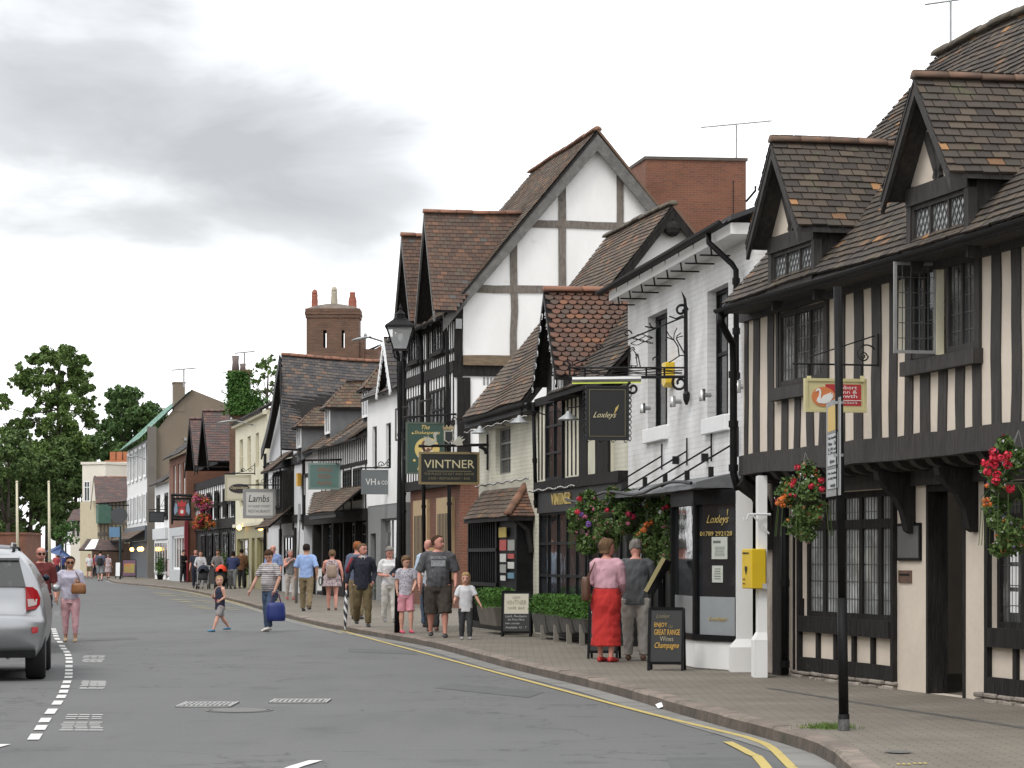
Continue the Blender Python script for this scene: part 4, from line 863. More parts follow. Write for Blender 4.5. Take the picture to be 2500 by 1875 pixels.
# ================= D : tall hotel with the great white gable =================
fD = Fr(-150, 1111, 73.0); UD = lambda u, o=0: fD.s_(u, o); sD = UD(990)
D = thing('gabled_hotel', 'tall three-storey timber framed hotel with a great white gable and grey bargeboards', 'hotel', tuple(fD.pt(4, 0, 0)))
zED, zRD, oRD = 8.50, 13.32, -3.95; W = 7.9; fDg = gable_frame(fD, 0, -W)
zj1, zj2 = 3.55, 6.75
t_ = lambda u, o=0: fDg.s_(u, o); tz = lambda u, v, o=0: fDg.z_(u, v, o)
tR = W+oRD                                            # ridge position along the gable frame
def gpt(a, z, o): return fDg.pt(a, z, o)
mb = MB(); mb.poly([gpt(0, zj1, 0), gpt(W, zj1, 0), gpt(W, zED, 0), gpt(tR, zRD-.2, 0), gpt(0, zED, 0)])
wall(mb, fD, 0, sD, zj1, zED, 0, []); ends(mb, fD, 0, sD, zj1, zED-.3, -.02, -W, False); mb.build('wall', white_pl, D)
mb = MB(); wall(mb, fD, 0, sD, .12, zj1, -.15, []); ends(mb, fD, 0, sD, .12, zj1, -.15, -W); mb.build('ground_floor_wall', brick_red, D)
mb = MB()                                             # frame of the gable
zr = [(tz(1250, 715.6), tz(1250, 697)), (tz(1400, 558), tz(1400, 540))]
for z0_, z1_ in zr:
    w0 = t_(1111); pts0 = max(0, tR-(zRD-.3-z0_)/((zRD-zED)/(W-tR))); pts1 = min(W, tR+(zRD-.3-z0_)/((zRD-zED)/(W-tR)))
    rail(mb, fDg, pts0, pts1, z0_, z1_, -.02, .035, .02)
ps = [((1246, 1263), 1, .0), ((1364, 1382), 2, 0), ((1505.5, 1522), 2, 0)]
sl = (zRD-zED)/(W-tR)
for (u0, u1), k, _ in ps:
    a, b_ = t_(u1), t_(u0); c = (a+b_)/2; top = zRD-.3-abs(c-tR)*sl
    stud(mb, fDg, a, b_, tz(1200, 868), top, -.02, .03, .02)
mb.build('timber_frame', timber_w, D)
mb = MB(); a = t_(1130, .02); stud(mb, fDg, a, W+.02, zj2-.3, zED, -.02, .05, .01); stud(mb, fDg, a-.2, W-.05, zj1, zj2-.3, -.02, .06, .01)
rail(mb, fDg, .2, a, tz(1200, 919), tz(1200, 893), -.02, .05, .02); mb.build('gable_post', timber, D)
mb = MB(); rail(mb, fDg, .2, a, tz(1200, 893)+.005, tz(1200, 868), -.02, .12, .02); mb.build('brown_beam', timber_b, D)
mb = MB(); a = t_(1111)
for s0_ in (0, sD):
    nrm = fDg.n if s0_ == 0 else -fDg.n; off = fD.d*(s0_ if s0_ == 0 else s0_)
    e0 = gpt(W+.38, zED-.35, .22 if s0_ == 0 else -sD-.2); r0 = gpt(tR, zRD-.1, .22 if s0_ == 0 else -sD-.2); e1 = gpt(-.5, zED-.35, .22 if s0_ == 0 else -sD-.2)
    board(mb, e0, r0, .46, nrm, .06); board(mb, r0, e1, .46, nrm, .06); mb.build('bargeboard', timber_g, D); mb = MB()
ov = .3
R1 = roof('roof', [fD.pt(-ov, zED-.35, .38), fD.pt(sD+.25, zED-.35, .38), fD.pt(sD+.25, zRD, oRD), fD.pt(-ov, zRD, oRD)], tile_brown, D, tw=.19, tg=.13, th=.1, amp=.05)
b = MB(); b.prism([fD.pt(-ov, zRD-.02, oRD), fD.pt(sD+.2, zRD-.02, oRD), fD.pt(sD+.2, zED-.35, -W-.4), fD.pt(-ov, zED-.35, -W-.4)], V((0, 0, .09))); b.build('rear_slope', tile_brown, R1)
ridge('roof_ridge', fD.pt(-ov, zRD+.03, oRD), fD.pt(sD+.25, zRD+.03, oRD), D, r=.13)
for ua, za in ((1035, fD.z_(1035, 519, .7)), (980, fD.z_(980, 576, .7))):
    s_ = UD(ua, .7); pD = (zRD-zED+.35)/(.38-oRD); hwD = 1.45; zeD = zED-.25
    bo = lambda z: .38-(z-zED+.35)/pD
    g = MB(); g.prism([fD.pt(s_-hwD, zeD, .14), fD.pt(s_+hwD, zeD, .14), fD.pt(s_, za-.2, .14)], fD.n*.05); gd = g.build('street_gable', timber, D)
    for sg in (-1, 1):
        q = [fD.pt(s_+sg*hwD, zeD, .7), fD.pt(s_+sg*hwD, zeD, bo(zeD)-.2), fD.pt(s_, za, bo(za)-.15), fD.pt(s_, za, .7)]
        roof('gable_roof', q, tile_brown if sg > 0 else M('tile_rust', (0, 0, 0), pat=island_pat([(0, (.098, .062, .046)), (.25, (.080, .054, .042)), (.5, (.122, .072, .050)), (.7, (.092, .068, .052)), (.88, (.155, .085, .055)), (.96, (.09, .085, .08))]), rough=.9, bump=.006, bs=25, mix3=((.10, .085, .06), 3.0, .60)), gd, tw=.19, tg=.125, th=.07)
    ridge('gable_ridge', fD.pt(s_, za+.03, .72), fD.pt(s_, za+.03, bo(za)), gd, ridge_or, r=.12, seg=.42)
    b = MB()
    for sg in (-1, 1): board(b, fD.pt(s_+sg*hwD*1.02, zeD-.1, .66), fD.pt(s_, za-.03, .66), .22, fD.n, .05)
    b.build('bargeboard', timber_g, gd)
mb = MB()
for a, b_, zz in ((0, sD+.03, (zj2-.14, zj2+.16)), (0, sD+.03, (zED-.5, zED-.35)), (0, sD+.03, (5.15, 5.28)), (0, sD+.03, (zj1-.05, zj1+.22)), (0, sD+.03, (7.15, 7.25))): rail(mb, fD, a, b_, *zz, -.1, .05, .01)
a = .25
while a < sD: stud(mb, fD, a, a+.10, zj2+.1, zED-.4, -.02, .014, .008); a += .31
a = .15
while a < sD: stud(mb, fD, a, a+.12, zj1+.1, zj2, -.02, .014, .008); a += .42
for a in (sD*.5-.09, sD-.16): stud(mb, fD, a, a+.2, zj1, zED-.3, -.02, .05, .01)
mb.build('street_frame', timber, D)
for c in (sD*.26, sD*.74):
    window(fD, D, c-.85, c+.85, 7.3, 8.2, .12, nx=4, lead='rect', px=.14, pz=.2, fw=.07, sill=.1, gmat=glass_c)
    window(fD, D, c-1.15, c+1.15, 4.55, 6.25, .14, nx=4, nz=2, trans=.65, lead='rect', px=.15, pz=.22, fw=.07, sill=.1, gmat=glass_c, name='bay_casement')
    lf = MB(); q = [fD.pt(c-.2, 5.0, .32), fD.pt(c-.6, 4.95, .75), fD.pt(c-.6, 5.85, .75), fD.pt(c-.2, 5.95, .32)]
    for i in range(4): lf.bar(q[i], q[(i+1) % 4], .05)
    lf.build('open_casement', timber_g, D)
    m = MB(); tp = (c-1.25, c+1.1); fD.box(m, tp[0], tp[1], .9, 3.2, -.17, -.06); wf = m.build('barred_window', M('ochre_boards', (.42, .31, .17), (.35, .25, .14), ns=5, rough=.7), D)
    m = MB()
    for i in range(9): a = tp[0]+.2+i*.225; fD.box(m, a, a+.12, 1.2, 2.75, -.06, -.055)
    m.build('dark_gap', black_in, wf)
mb = MB(); 
for a, zt in ((.02, 7.9), (sD*.5, 7.9), (sD, 7.9)): pipe(mb, fD, [(a, zt+.2, .42), (a, zt, .3), (a, zt-.3, .22), (a, 3.3, .16), (a, .15, .14)], .055)
gutter(mb, fD, -.2, sD+.3, zED-.42, .48, .07); mb.build('drainpipe', black_p, D)
# low white link and lower gable wall panel between hotel and restaurant
mb = MB(); z0_, z1_ = tz(1140, 1165), tz(1140, 1143); fDg.box(mb, t_(1190), W-.2, z0_-.1, z1_+.1, -.02, .04); mb.build('small_beam', timber_w, D)
mb = MB()
for i in range(6):
    for j in range(2): a = t_(1228)+i*.10; fDg.box(mb, a, a+.06, tz(1215, 941)+j*.26, tz(1215, 941)+j*.26+.22, 0, .006)
mb.build('air_brick', M('vent_grey', (.25, .25, .25), rough=.7), D)
mb = MB(); a = t_(1127, .06); fDg.box(mb, a, a+.17, tz(1120, 803), tz(1120, 779), .05, .10); mb.build('junction_box', galv, D)
# brick tower behind
Q = FrP(((1824-CX)/F*86, 86.4, 0), ((1577-CX)/F*86, 86, 0))
T = thing('brick_lift_tower', 'plain red brick block with flat top rising behind the white brick house', 'tower', ((1700-CX)/F*86, 87, 0))
mb = MB(); zt = 1.5+979/F*86; nq = Q.n if Q.n.y < 0 else -Q.n; a, b_ = Q.pt(0, 0), Q.pt(Q.len, 0); bk = -nq*4.2+V((-.25, 0, 0))
mb.prism([a, b_, b_+bk, a+bk], V((0, 0, zt-.08))); mb.build('brickwork', brick_red, T)
mb = MB(); mb.prism([V((p.x, p.y, zt-.08)) for p in (a+nq*.05+V((.05, 0, 0)), b_+nq*.05-V((.05, 0, 0)), b_+bk, a+bk)], V((0, 0, .10))); mb.build('coping', M('coping_stone', (.10, .085, .07), (.07, .06, .05), rough=.9), T)
mb = MB(); mb.tube([a+V((-.42, -.03, 8)), a+V((-.42, -.03, zt-.7))], .03, 5); mb.tube([a+V((0, -.02, zt-1.4)), a+V((.3, -.1, zt-1.05)), a+V((.3, -.1, zt-.9))], .04, 5); mb.build('conduit', black_m, T)
# ================= E : white house with shaped gable =================
def sgable(fr, s, hw, ze, za, back, ov, mats, par, name='roof', tw=.2, tg=.14, far=None, **k):
    """roof with its gable to the street: ridge at s"""
    for sg, m_ in ((-1, mats[0]), (1, mats[-1])):
        roof(name, [fr.pt(s+sg*hw, ze, ov), fr.pt(s+sg*hw, ze, back), fr.pt(s, za, back), fr.pt(s, za, ov)], m_, par, tw=tw, tg=tg, **k)
fE = Fr(-150, 985, 81.3); UE = lambda u, o=0: fE.s_(u, o); sE_ = UE(897)
E = thing('white_gabled_house', 'narrow white brick house with grey shopfront and wavy white bargeboards', 'house', tuple(fE.pt(3, 0, 0)))
zEE = fE.z_(897, 978); we = [(UE(920), UE(909), fE.z_(915, 1146), fE.z_(915, 1041)), (UE(954.5), UE(942), fE.z_(948, 1144), fE.z_(948, 1033)), (UE(984), UE(975), 4.2, 5.7)]
zs_ = fE.z_(900, 1236)
mb = MB(); wall(mb, fE, 0, sE_, zs_, zEE, 0, we, depth=.14); ends(mb, fE, 0, sE_, zs_, zEE, 0, -7); mb.build('wall', white_pl, E)
mb = MB(); sh_ = (UE(990), UE(925), .8, 2.75); wall(mb, fE, 0, sE_, .12, zs_, -.02, [(.3, UE(928), .8, 2.75), (UE(916), UE(903), .12, 2.3)], depth=.2); ends(mb, fE, 0, sE_, .12, zs_, -.02, -7); mb.build('shopfront', M('grey_shop_paint', (.20, .205, .205), (.17, .175, .175), ns=2, rough=.6), E)
for w_ in we: window(fE, E, *w_, -.09, nx=1, nz=2, fw=.06, fmat=black_p, name='sash_window')
window(fE, E, .3, UE(928), .8, 2.75, -.15, nx=3, fw=.06, fmat=M('grey_shop_paint', (1, 1, 1)), gmat=glass_c); mb = MB(); fE.box(mb, UE(916), UE(903), .12, 2.3, -.2, -.16); mb.build('door', black_p, E)
sg_ = UE(940.7, .2); zg_ = fE.z_(940.7, 827, .2); hwE = 1.35
q = [fE.pt(0, zEE, .25), fE.pt(sE_, zEE, .25), fE.pt(sE_, zEE+2.9, -3), fE.pt(0, zEE+2.9, -3)]; roof('roof', q, tile_slate, E, tw=.25, tg=.18)
mb = MB(); mb.prism([fE.pt(sg_-hwE, zEE-.1, .005), fE.pt(sg_+hwE, zEE-.1, .005), fE.pt(sg_, zg_-.1, .005)], fE.n*-.15); gE = mb.build('gable', white_pl, E)
sgable(fE, sg_, hwE, zEE+.05, zg_, -2.6, .25, [tile_slate], gE, 'gable_roof', tw=.25, tg=.18)
mb = MB()
for sg in (-1, 1):
    a, b_ = fE.pt(sg_+sg*hwE, zEE, .24), fE.pt(sg_, zg_-.02, .24); board(mb, a, b_, .12, fE.n, .04); n = 9
    for k in range(n): c = a.lerp(b_, (k+.5)/n)-V((0, 0, .17)); mb.tube([c, c+fE.n*.05], .11, 8)
mb.build('bargeboard', whitewood, gE)
mb = MB(); pipe(mb, fE, [(UE(994), 8, .1), (UE(994), 3.2, .1), (UE(994), .2, .1)], .06); mb.build('drainpipe', black_p, E)
# ================= F : low timbered restaurant with dormers =================
fF = Fr(-150, 897, 88.3); UF = lambda u, o=0: fF.s_(u, o); sF_ = UF(742)
F_ = thing('dormered_inn', 'low black and white timbered restaurant with mossy tiled roof and dormers', 'restaurant', tuple(fF.pt(6, 0, 0)))
zEF = fF.z_(753, 1100, .4); zRF = 8.6; oF = -4.0; pF = (zRF-zEF)/(.4-oF)
mb = MB(); wall(mb, fF, 0, sF_, 3.0, zEF, 0, []); ends(mb, fF, 0, sF_, .12, zEF, 0, -7.5); mb.build('wall', white_pl, F_)
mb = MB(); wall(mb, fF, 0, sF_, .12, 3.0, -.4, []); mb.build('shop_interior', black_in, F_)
mb = MB()
for i in range(7): a = sF_*i/6.0; fF.box(mb, a-.15, a+.15, .12, 3.0, -.3, .02)
rail(mb, fF, 0, sF_, 2.75, 3.15, -.2, .06); rail(mb, fF, 0, sF_, 4.62, 4.76, -.1, .03); rail(mb, fF, 0, sF_, .12, .7, -.35, -.1)
a = .1
while a < sF_*.75: stud(mb, fF, a, a+.15, 4.74, zEF, -.05, .012, .008); a += .42
for a in (.2, 3.4, 5.2, 8.2, 9.6, 10.6, sF_-.5): stud(mb, fF, a, a+.22, 3.1, 4.7, -.05, .015, .01)
mb.build('timber_frame', timber, F_)
for c, w_ in ((4.4, .85), (2.0, .9), (7.2, .6)): window(fF, F_, c-w_, c+w_, 3.45, 4.55, .05, nx=3, lead='rect', px=.18, pz=.2, fw=.08)
for c in (1.2, 3.4, 5.6, 8.0, 10.2): window(fF, F_, c-.85, c+.85, .7, 2.7, -.15, nx=2, nz=2, trans=.8, fw=.07, fmat=black_p, gmat=glass_d, name='shop_window')
roof('roof', [fF.pt(0, zEF, .4), fF.pt(sF_, zEF, .4), fF.pt(sF_, zRF, oF), fF.pt(0, zRF, oF)], tile_brown, F_, tw=.22, tg=.15, amp=.12)
ridge('roof_ridge', fF.pt(0, zRF, oF), fF.pt(sF_, zRF, oF), F_, r=.13)
cz = fF.z_(750, 1178, 1.0)
roof('canopy_roof', [fF.pt(.1, 3.05, 1.1), fF.pt(UF(752, 1.1), 3.05, 1.1), fF.pt(UF(765, .0), 3.95, .0), fF.pt(.5, 3.95, .0)], tile_brown, F_, tw=.22, tg=.14, amp=.05)
mb = MB(); fF.box(mb, .1, UF(752, 1.1), 2.85, 3.03, .8, 1.05); mb.build('canopy_beam', black_p, F_)
for ua, ub, ap in ((857, 0, 8.35), (795, 0, 7.95), (757, 0, 7.3)):
    s_ = UF(ua, .0); zw = {857: (6.35, 7.3), 795: (6.05, 7.0), 757: (5.7, 6.5)}[ua]; ofd = .4-(zw[0]-.1-zEF)/pF
    g = MB(); hw_ = .62; bk = .4-(zw[1]+.3-zEF)/pF-.3
    for sg in (-1, 1): g.prism([fF.pt(s_+sg*hw_, zw[0]-.5, ofd+.15), fF.pt(s_+sg*hw_, zw[1]+.05, ofd+.15), fF.pt(s_+sg*hw_, zw[1]+.05, bk)], fF.d*(.06*-sg))
    dd = g.build('dormer', M('lead_cheek', (.16, .165, .17), (.12, .125, .13), ns=3, rough=.7), F_)
    window(fF, dd, s_-hw_, s_+hw_, zw[0], zw[1], ofd+.18, nx=2, fw=.09, fmat=whitewood, gmat=glass_d)
    for sg in (-1, 1): roof('dormer_roof', [fF.pt(s_+sg*(hw_+.2), zw[1], ofd+.35), fF.pt(s_+sg*(hw_+.2), zw[1], bk-.3), fF.pt(s_, ap, bk-1.0), fF.pt(s_, ap, ofd-.5)], tile_brown, dd, tw=.22, tg=.15)
    roof('dormer_hip', [fF.pt(s_-hw_-.2, zw[1], ofd+.35), fF.pt(s_+hw_+.2, zw[1], ofd+.35), fF.pt(s_, ap, ofd-.5)], tile_brown, dd, tw=.22, tg=.15)
mb = MB(); fF.box(mb, UF(742), UF(738), 4.3, 4.8, .1, .25); mb.build('alarm_box', M('orange_box', (.65, .36, .04), rough=.5), F_)
# great chimney of F/G
ch = thing('brick_chimney_stack', 'massive weathered brick chimney stack with two tall slots and three pots', 'chimney', tuple(P(815, 880, 110)))
Yc = 110; mb = MB(); X0, X1 = (748-CX)/F*Yc, (876-CX)/F*Yc; z = lambda v: CH+(HY-v)/F*Yc; D_ = 1.5
sx = [(789-CX)/F*Yc, (797-CX)/F*Yc, (834-CX)/F*Yc, (841-CX)/F*Yc]; zt_, zb_, zs0, zs1 = z(757), z(890), z(849), z(806)
for a, b_, c, d in ((X0, X1, zb_, zs0), (X0, sx[0], zs0, zs1), (sx[1], sx[2], zs0, zs1), (sx[3], X1, zs0, zs1), (X0, X1, zs1, zt_)): mb.box(((a+b_)/2, Yc+D_/2, (c+d)/2), (b_-a, D_, d-c))
mb.box(((X0+X1)/2+.9, Yc+.9, (zb_+z(860))/2-.2), (X1-X0-.2, D_, 1.2)); mb.box(((X0+X1)/2, Yc+D_/2, zb_-1.2), (X1-X0, D_, 2.4))
mb.box((X1+.1, Yc+.75, z(850)), (.25, 1.3, z(820)-z(878)))
for k, (dz, ex) in enumerate(((0, .04), (.13, .07), (.26, .05))): mb.box(((X0+X1)/2, Yc+D_/2, zt_-.25+dz), (X1-X0+ex*2, D_+ex*2, .12))
mb.build('stack', brick_old, ch)
mb = MB(); pts = [(X0+.1+(X1-X0-.2)*i/8, .05+.16*math.sin(math.pi*i/8)) for i in range(9)]
mb.prism([V((x, Yc+.1, zt_+.07)) for x in (X0, X1)][::-1]+[V((x, Yc+.1, zt_+.07+h)) for x, h in pts], V((0, D_-.2, 0))); mb.build('mortar_cap', stone_m, ch)
terr = M('terracotta', (.30, .10, .065), (.24, .085, .055), ns=3, rough=.8); buff = M('buff_pot', (.40, .36, .28), (.33, .30, .24), ns=3, rough=.8)
for u_, r0, r1, h, m_ in ((765, .14, .12, .50, terr), (813, .15, .12, .62, buff), (858, .18, .11, .60, terr)):
    mb = MB(); mb.smooth = True; c = ((u_-CX)/F*Yc, Yc+D_/2, zt_+.1); mb.lathe([(r0*1.1, 0), (r0, .08), (r0*.95, h*.5), (r0*1.0, h*.55), (r1, h), (r1*1.1, h+.05), (r1*1.1, h+.11), (r1*.6, h+.12), (r1*.6, h-.1)], c, 12)
    if u_ != 858: mb.lathe([(r1, h+.12), (r1, h+.2), (r1*.7, h+.3), (.01, h+.34)], c, 8)
    mb.build('chimney_pot', m_, ch)
# ================= G : big steep roof, gable to the street =================
fG = Fr(-150, 742, 103.3); UG = lambda u, o=0: fG.s_(u, o); sG_ = UG(652)
Gh = thing('steep_gabled_house', 'old house with huge dark tiled roof and curved black gable bargeboard', 'house', tuple(fG.pt(5, 0, 0)))
sa = 5.2; zaG = 9.45; zeN = 5.75; zeF = 6.0
apx = P(687, 868, 106); rb = apx+V((1, .215, -.05))*3.5; nE0 = P(688, 1094, 102.4)
roof('roof', [nE0, nE0+(rb-apx)*1.5, apx+(rb-apx)*1.5, apx], tile_slate, Gh, tw=.24, tg=.16, amp=.12)
ridge('roof_ridge', apx, apx+(rb-apx)*1.5, Gh, ridge_or, r=.14, amp=.1)
lf0 = P(644, 1090, 114.5); lfm = P(672, 980, 109)
roof('far_slope', [lf0, lf0+(rb-apx)*.9, rb, apx], tile_slate, Gh, tw=.3, tg=.2)
mb = MB(); cvp = [P(u, v, Y) for u, v, Y in ((685, 867, 106.5), (676, 920, 107.5), (668, 975, 109), (660, 1020, 110.5), (650, 1062, 112.5), (640, 1098, 114))]
for i in range(len(cvp)-1): board(mb, cvp[i], cvp[i+1], .42, fG.n, .06)
n0 = [P(686, 870, 106), P(688, 1100, 101)]; board(mb, n0[0], n0[1], .25, fG.n, .05); pipe(mb, fG, [(sG_-.1, 6, .1), (sG_-.1, .2, .1)], .07); mb.build('bargeboard', black_p, Gh)
mb = MB(); wall(mb, fG, 0, sG_, .12, 5.5, 0, []); ends(mb, fG, 0, sG_, .12, 5.5, 0, -7)
mb.prism([fG.pt(0, 5.6, 0), fG.pt(sG_, 5.6, 0), V((apx.x, apx.y, apx.z-.3))-fG.n*.3], -fG.n*.15); mb.build('wall', M('grey_white_render', (.62, .63, .64), (.56, .57, .58), ns=1, rough=.9), Gh)
mb = MB()
for a in (.0, 2.9, 7.0, sG_-.5): stud(mb, fG, a, a+.35, 2.6, 5.6, -.05, .03, .02)
rail(mb, fG, 0, sG_, 5.2, 5.5, -.05, .09); rail(mb, fG, 0, sG_, 2.9, 3.2, -.05, .09); stud(mb, fG, 2.1, 2.5, .12, 2.7, -.05, .08); stud(mb, fG, 6.8, 7.2, .12, 2.7, -.05, .08); mb.build('timber_frame', timber, Gh)
window(fG, Gh, 3.4, 6.0, 3.5, 4.9, .5, nx=3, lead='rect', px=.2, pz=.2, fw=.1, name='oriel_window'); window(fG, Gh, 3.0, 5.8, .8, 2.4, .05, nx=3, fw=.09, fmat=black_p)
roof('oriel_roof', [fG.pt(3.1, 5.0, .95), fG.pt(6.3, 5.0, .95), fG.pt(6.3, 5.8, 0), fG.pt(3.1, 5.8, 0)], tile_brown, Gh, tw=.25, tg=.17)
roof('porch_roof', [fG.pt(2.2, 2.75, 1.1), fG.pt(7.0, 2.75, 1.1), fG.pt(7.0, 3.6, 0), fG.pt(3.0, 3.6, 0)], tile_brown, Gh, tw=.25, tg=.17)
mb = MB(); fG.box(mb, 3.1, 6.3, 3.3, 5.0, 0, .44); mb.build('oriel', timber, Gh)
# ================= H : tall cream house =================
fH = Fr(-100, 652, 115.5); UH = lambda u, o=0: fH.s_(u, o); sH = UH(575)
H = thing('cream_townhouse', 'three-storey pale cream town house with slate roof and olive shopfront', 'house', tuple(fH.pt(5, 0, 0)))
zH = fH.z_(647, 1005); wh = []
for uc in (589, 608, 628):
    wh.append((UH(uc+4), UH(uc-4), 5.55, 7.1)); wh.append((UH(uc+4), UH(uc-4), 3.9, 5.0))
mb = MB(); wall(mb, fH, 0, sH, 3.0, zH, 0, wh, depth=.15); ends(mb, fH, 0, sH, .12, zH, 0, -8); fH.box(mb, 0, sH, zH-.15, zH+.05, -.1, .2); fH.box(mb, 0, sH, 2.95, 3.1, -.1, .15); mb.build('wall', cream_h, H)
for w_ in wh: window(fH, H, *w_, -.1, nx=1, nz=2, fw=.08, fmat=cream_wood, gmat=glass_c)
mb = MB(); wall(mb, fH, 0, sH, .12, 2.95, 0, [(1, 4, .7, 2.4), (5, 6.2, .12, 2.4), (7.4, sH-.8, .7, 2.4)], depth=.2); mb.build('shopfront', M('olive_shop_paint', (.30, .27, .13), (.26, .235, .11), ns=2, rough=.6), H)
for a, b_ in ((1, 4), (7.4, sH-.8)): window(fH, H, a, b_, .7, 2.4, -.12, nx=3, fw=.08, fmat=M('olive_shop_paint', (1, 1, 1)), gmat=glass_d, name='shop_window')
mb = MB(); fH.box(mb, 5, 6.2, .12, 2.4, -.2, -.15); mb.build('door', black_in, H)
roof('roof', [fH.pt(0, zH+.05, .3), fH.pt(sH, zH+.05, .3), fH.pt(sH, zH+3.0, -5), fH.pt(0, zH+3.0, -5)], tile_slate, H, tw=.3, tg=.22)
mb = MB(); mb.prism([fH.pt(0, zH, .1), fH.pt(0, zH+2.9, -5), fH.pt(0, zH, -8)], fH.d*.2); mb.build('brick_gable', brick_red, H)
lampm = M('warm_wall_lamp', (.9, .6, .2), emit=(1, .55, .12, 9))
for u_, v_ in ((584, 1288), (636, 1289)):
    mb = MB(); a, z_ = UH(u_, .3), fH.z_(u_, v_, .3); mb.ball(fH.pt(a, z_, .3), .12, 8); mb.build('wall_lamp', lampm, H)
# ================= I : black timber inn with twin gables =================
fI = Fr(-110, 598, 126.0); UI = lambda u, o=0: fI.s_(u, o); sI = UI(455)
I_ = thing('twin_gabled_inn', 'black and white timber inn with two plum tiled street gables and flower troughs', 'pub', tuple(fI.pt(8, 0, 0)))
mb = MB(); wall(mb, fI, 0, sI, 3.2, 5.6, 0, []); ends(mb, fI, 0, sI, .12, 5.6, 0, -8); mb.build('wall', white_pl, I_); mb = MB(); wall(mb, fI, 0, sI, .12, 3.2, -.01, []); mb.build('ground_floor', black_in, I_)
zgI = fI.z_(495, 1003, .7); eI = 4.9; hI = sI/4.2
for c in (UI(495, .7), UI(463, .7)):
    ze_i = fI.z_(503, 1143, .7) if c < UI(480) else fI.z_(470, 1155, .7)
    sgable(fI, c, 3.2, ze_i+.35, zgI, -9, .7, [tile_plum], I_, tw=.3, tg=.2)
    ridge('roof_ridge', fI.pt(c, zgI, .7), fI.pt(c, zgI, -9), I_, M('ridge_plum', (.13, .08, .07), rough=.8, isl=.1), r=.15)
    mb = MB(); mb.prism([fI.pt(c-3, ze_i+.2, .1), fI.pt(c+3, ze_i+.2, .1), fI.pt(c, zgI-.2, .1)], fI.n*.1)
    for sg in (-1, 1): board(mb, fI.pt(c+sg*3.2, ze_i+.2, .68), fI.pt(c, zgI, .68), .35, fI.n, .05)
    mb.build('gable_front', timber, I_)
mb = MB(); zt = 5.8
for z0_, z1_ in ((5.3, 5.7), (3.0, 3.5), (4.2, 4.35)): rail(mb, fI, 0, sI, z0_, z1_, -.1, .1)
a = 0
while a < sI: stud(mb, fI, a, a+.3, .12, 5.5, -.05, .015, .02); a += 1.15
fI.box(mb, 0, sI, .12, 1.0, -.05, .06); mb.build('timber_frame', timber, I_)
for c in (4.2, 8.5, 13, 17, 21, sI-2): window(fI, I_, c-.9, c+.9, 3.55, 5.0, .15, nx=3, lead='rect', px=.3, pz=.3, fw=.1); window(fI, I_, c-1.2, c+1.2, 1.0, 2.8, .1, nx=3, fw=.1, fmat=black_p)
# ================= J, K, L : red brick, green roofed and white =================
fJ = Fr(-150, 455, 151.5); sJ = fJ.s_(413)
J = thing('red_brick_house', 'small red brick house with white windows beside the black timber inn', 'house', tuple(fJ.pt(5, 0, 0)))
zJ = fJ.z_(413, 1122); mb = MB(); wj = [(fJ.s_(u+3), fJ.s_(u-3), 5.0, 7.0) for u in (426, 437, 449)]
wall(mb, fJ, 0, sJ, 3.3, zJ, 0, wj, depth=.15); ends(mb, fJ, 0, sJ, .12, zJ, 0, -8); mb.build('wall', brick_red, J)
for w_ in wj: window(fJ, J, *w_, -.1, nx=1, nz=2, fw=.14, fmat=whitewood)
mb = MB(); wall(mb, fJ, 0, sJ, .12, 3.3, 0, [(1, sJ-2, .8, 2.8)], depth=.3); mb.build('shopfront', M('silver_shop_paint', (.42, .44, .45), (.38, .40, .41), rough=.5), J)
mb = MB(); fJ.box(mb, -.1, .25, .12, 3.6, -.1, .12); mb.build('pillar', M('crimson_paint', (.20, .02, .03), rough=.5), J)
window(fJ, J, 1, sJ-2, .8, 2.8, -.1, nx=5, fw=.14, fmat=whitewood, name='shop_window')
roof('roof', [fJ.pt(0, zJ, .4), fJ.pt(sJ, zJ, .4), fJ.pt(sJ, zJ+3, -3.5), fJ.pt(0, zJ+3, -3.5)], tile_slate, J, tw=.35, tg=.25)
mb = MB(); mb.box(tuple(fJ.pt(2, zJ+1.8, -2.0)), (.8, .8, 1.4)); mb.build('chimney', whitewood, J)
fL = Fr(-150, 413, 166); sL = fL.s_(378)
L_ = thing('low_white_house', 'low white house with dark shutters squeezed beside the tall brown gable', 'house', tuple(fL.pt(5, 0, 0)))
zL = fL.z_(378, 1186); mb = MB(); wall(mb, fL, 0, sL, .12, zL, 0, []); ends(mb, fL, 0, sL, .12, zL, 0, -6); mb.build('wall', white_pl, L_)
for u in (407, 387): window(fL, L_, fL.s_(u+4), fL.s_(u-4), 3.9, 5.6, .05, nx=2, fw=.2, fmat=black_p)
mb = MB(); fL.box(mb, .5, sL-.5, 2.7, 3.4, 0, .2); mb.build('shop_fascia', M('silver_fascia', (.50, .52, .53), rough=.4), L_); window(fL, L_, .5, sL-.5, .5, 2.6, .08, nx=5, fw=.14, fmat=whitewood, name='shop_window')
roof('roof', [fL.pt(0, zL, .4), fL.pt(sL, zL, .4), fL.pt(sL, zL+2.2, -3.0), fL.pt(0, zL+2.2, -3.0)], tile_slate, L_, tw=.35, tg=.25)
fK = Fr(-120, 361, 180); sK = fK.s_(311); UK = lambda u, o=0: fK.s_(u, o)
K_ = thing('green_roofed_house', 'tall brown rendered house with green tiled roof and broad end chimney', 'house', tuple(fK.pt(8, 0, 0)))
WK = 8.4; fKg = gable_frame(fK, 0, -WK); zEK = fK.z_(361, 1064, .3); kz = lambda u, v: fKg.z_(u, v); kt = lambda u: fKg.s_(u)
zRK = kz(468, 951); tRK = kt(468)
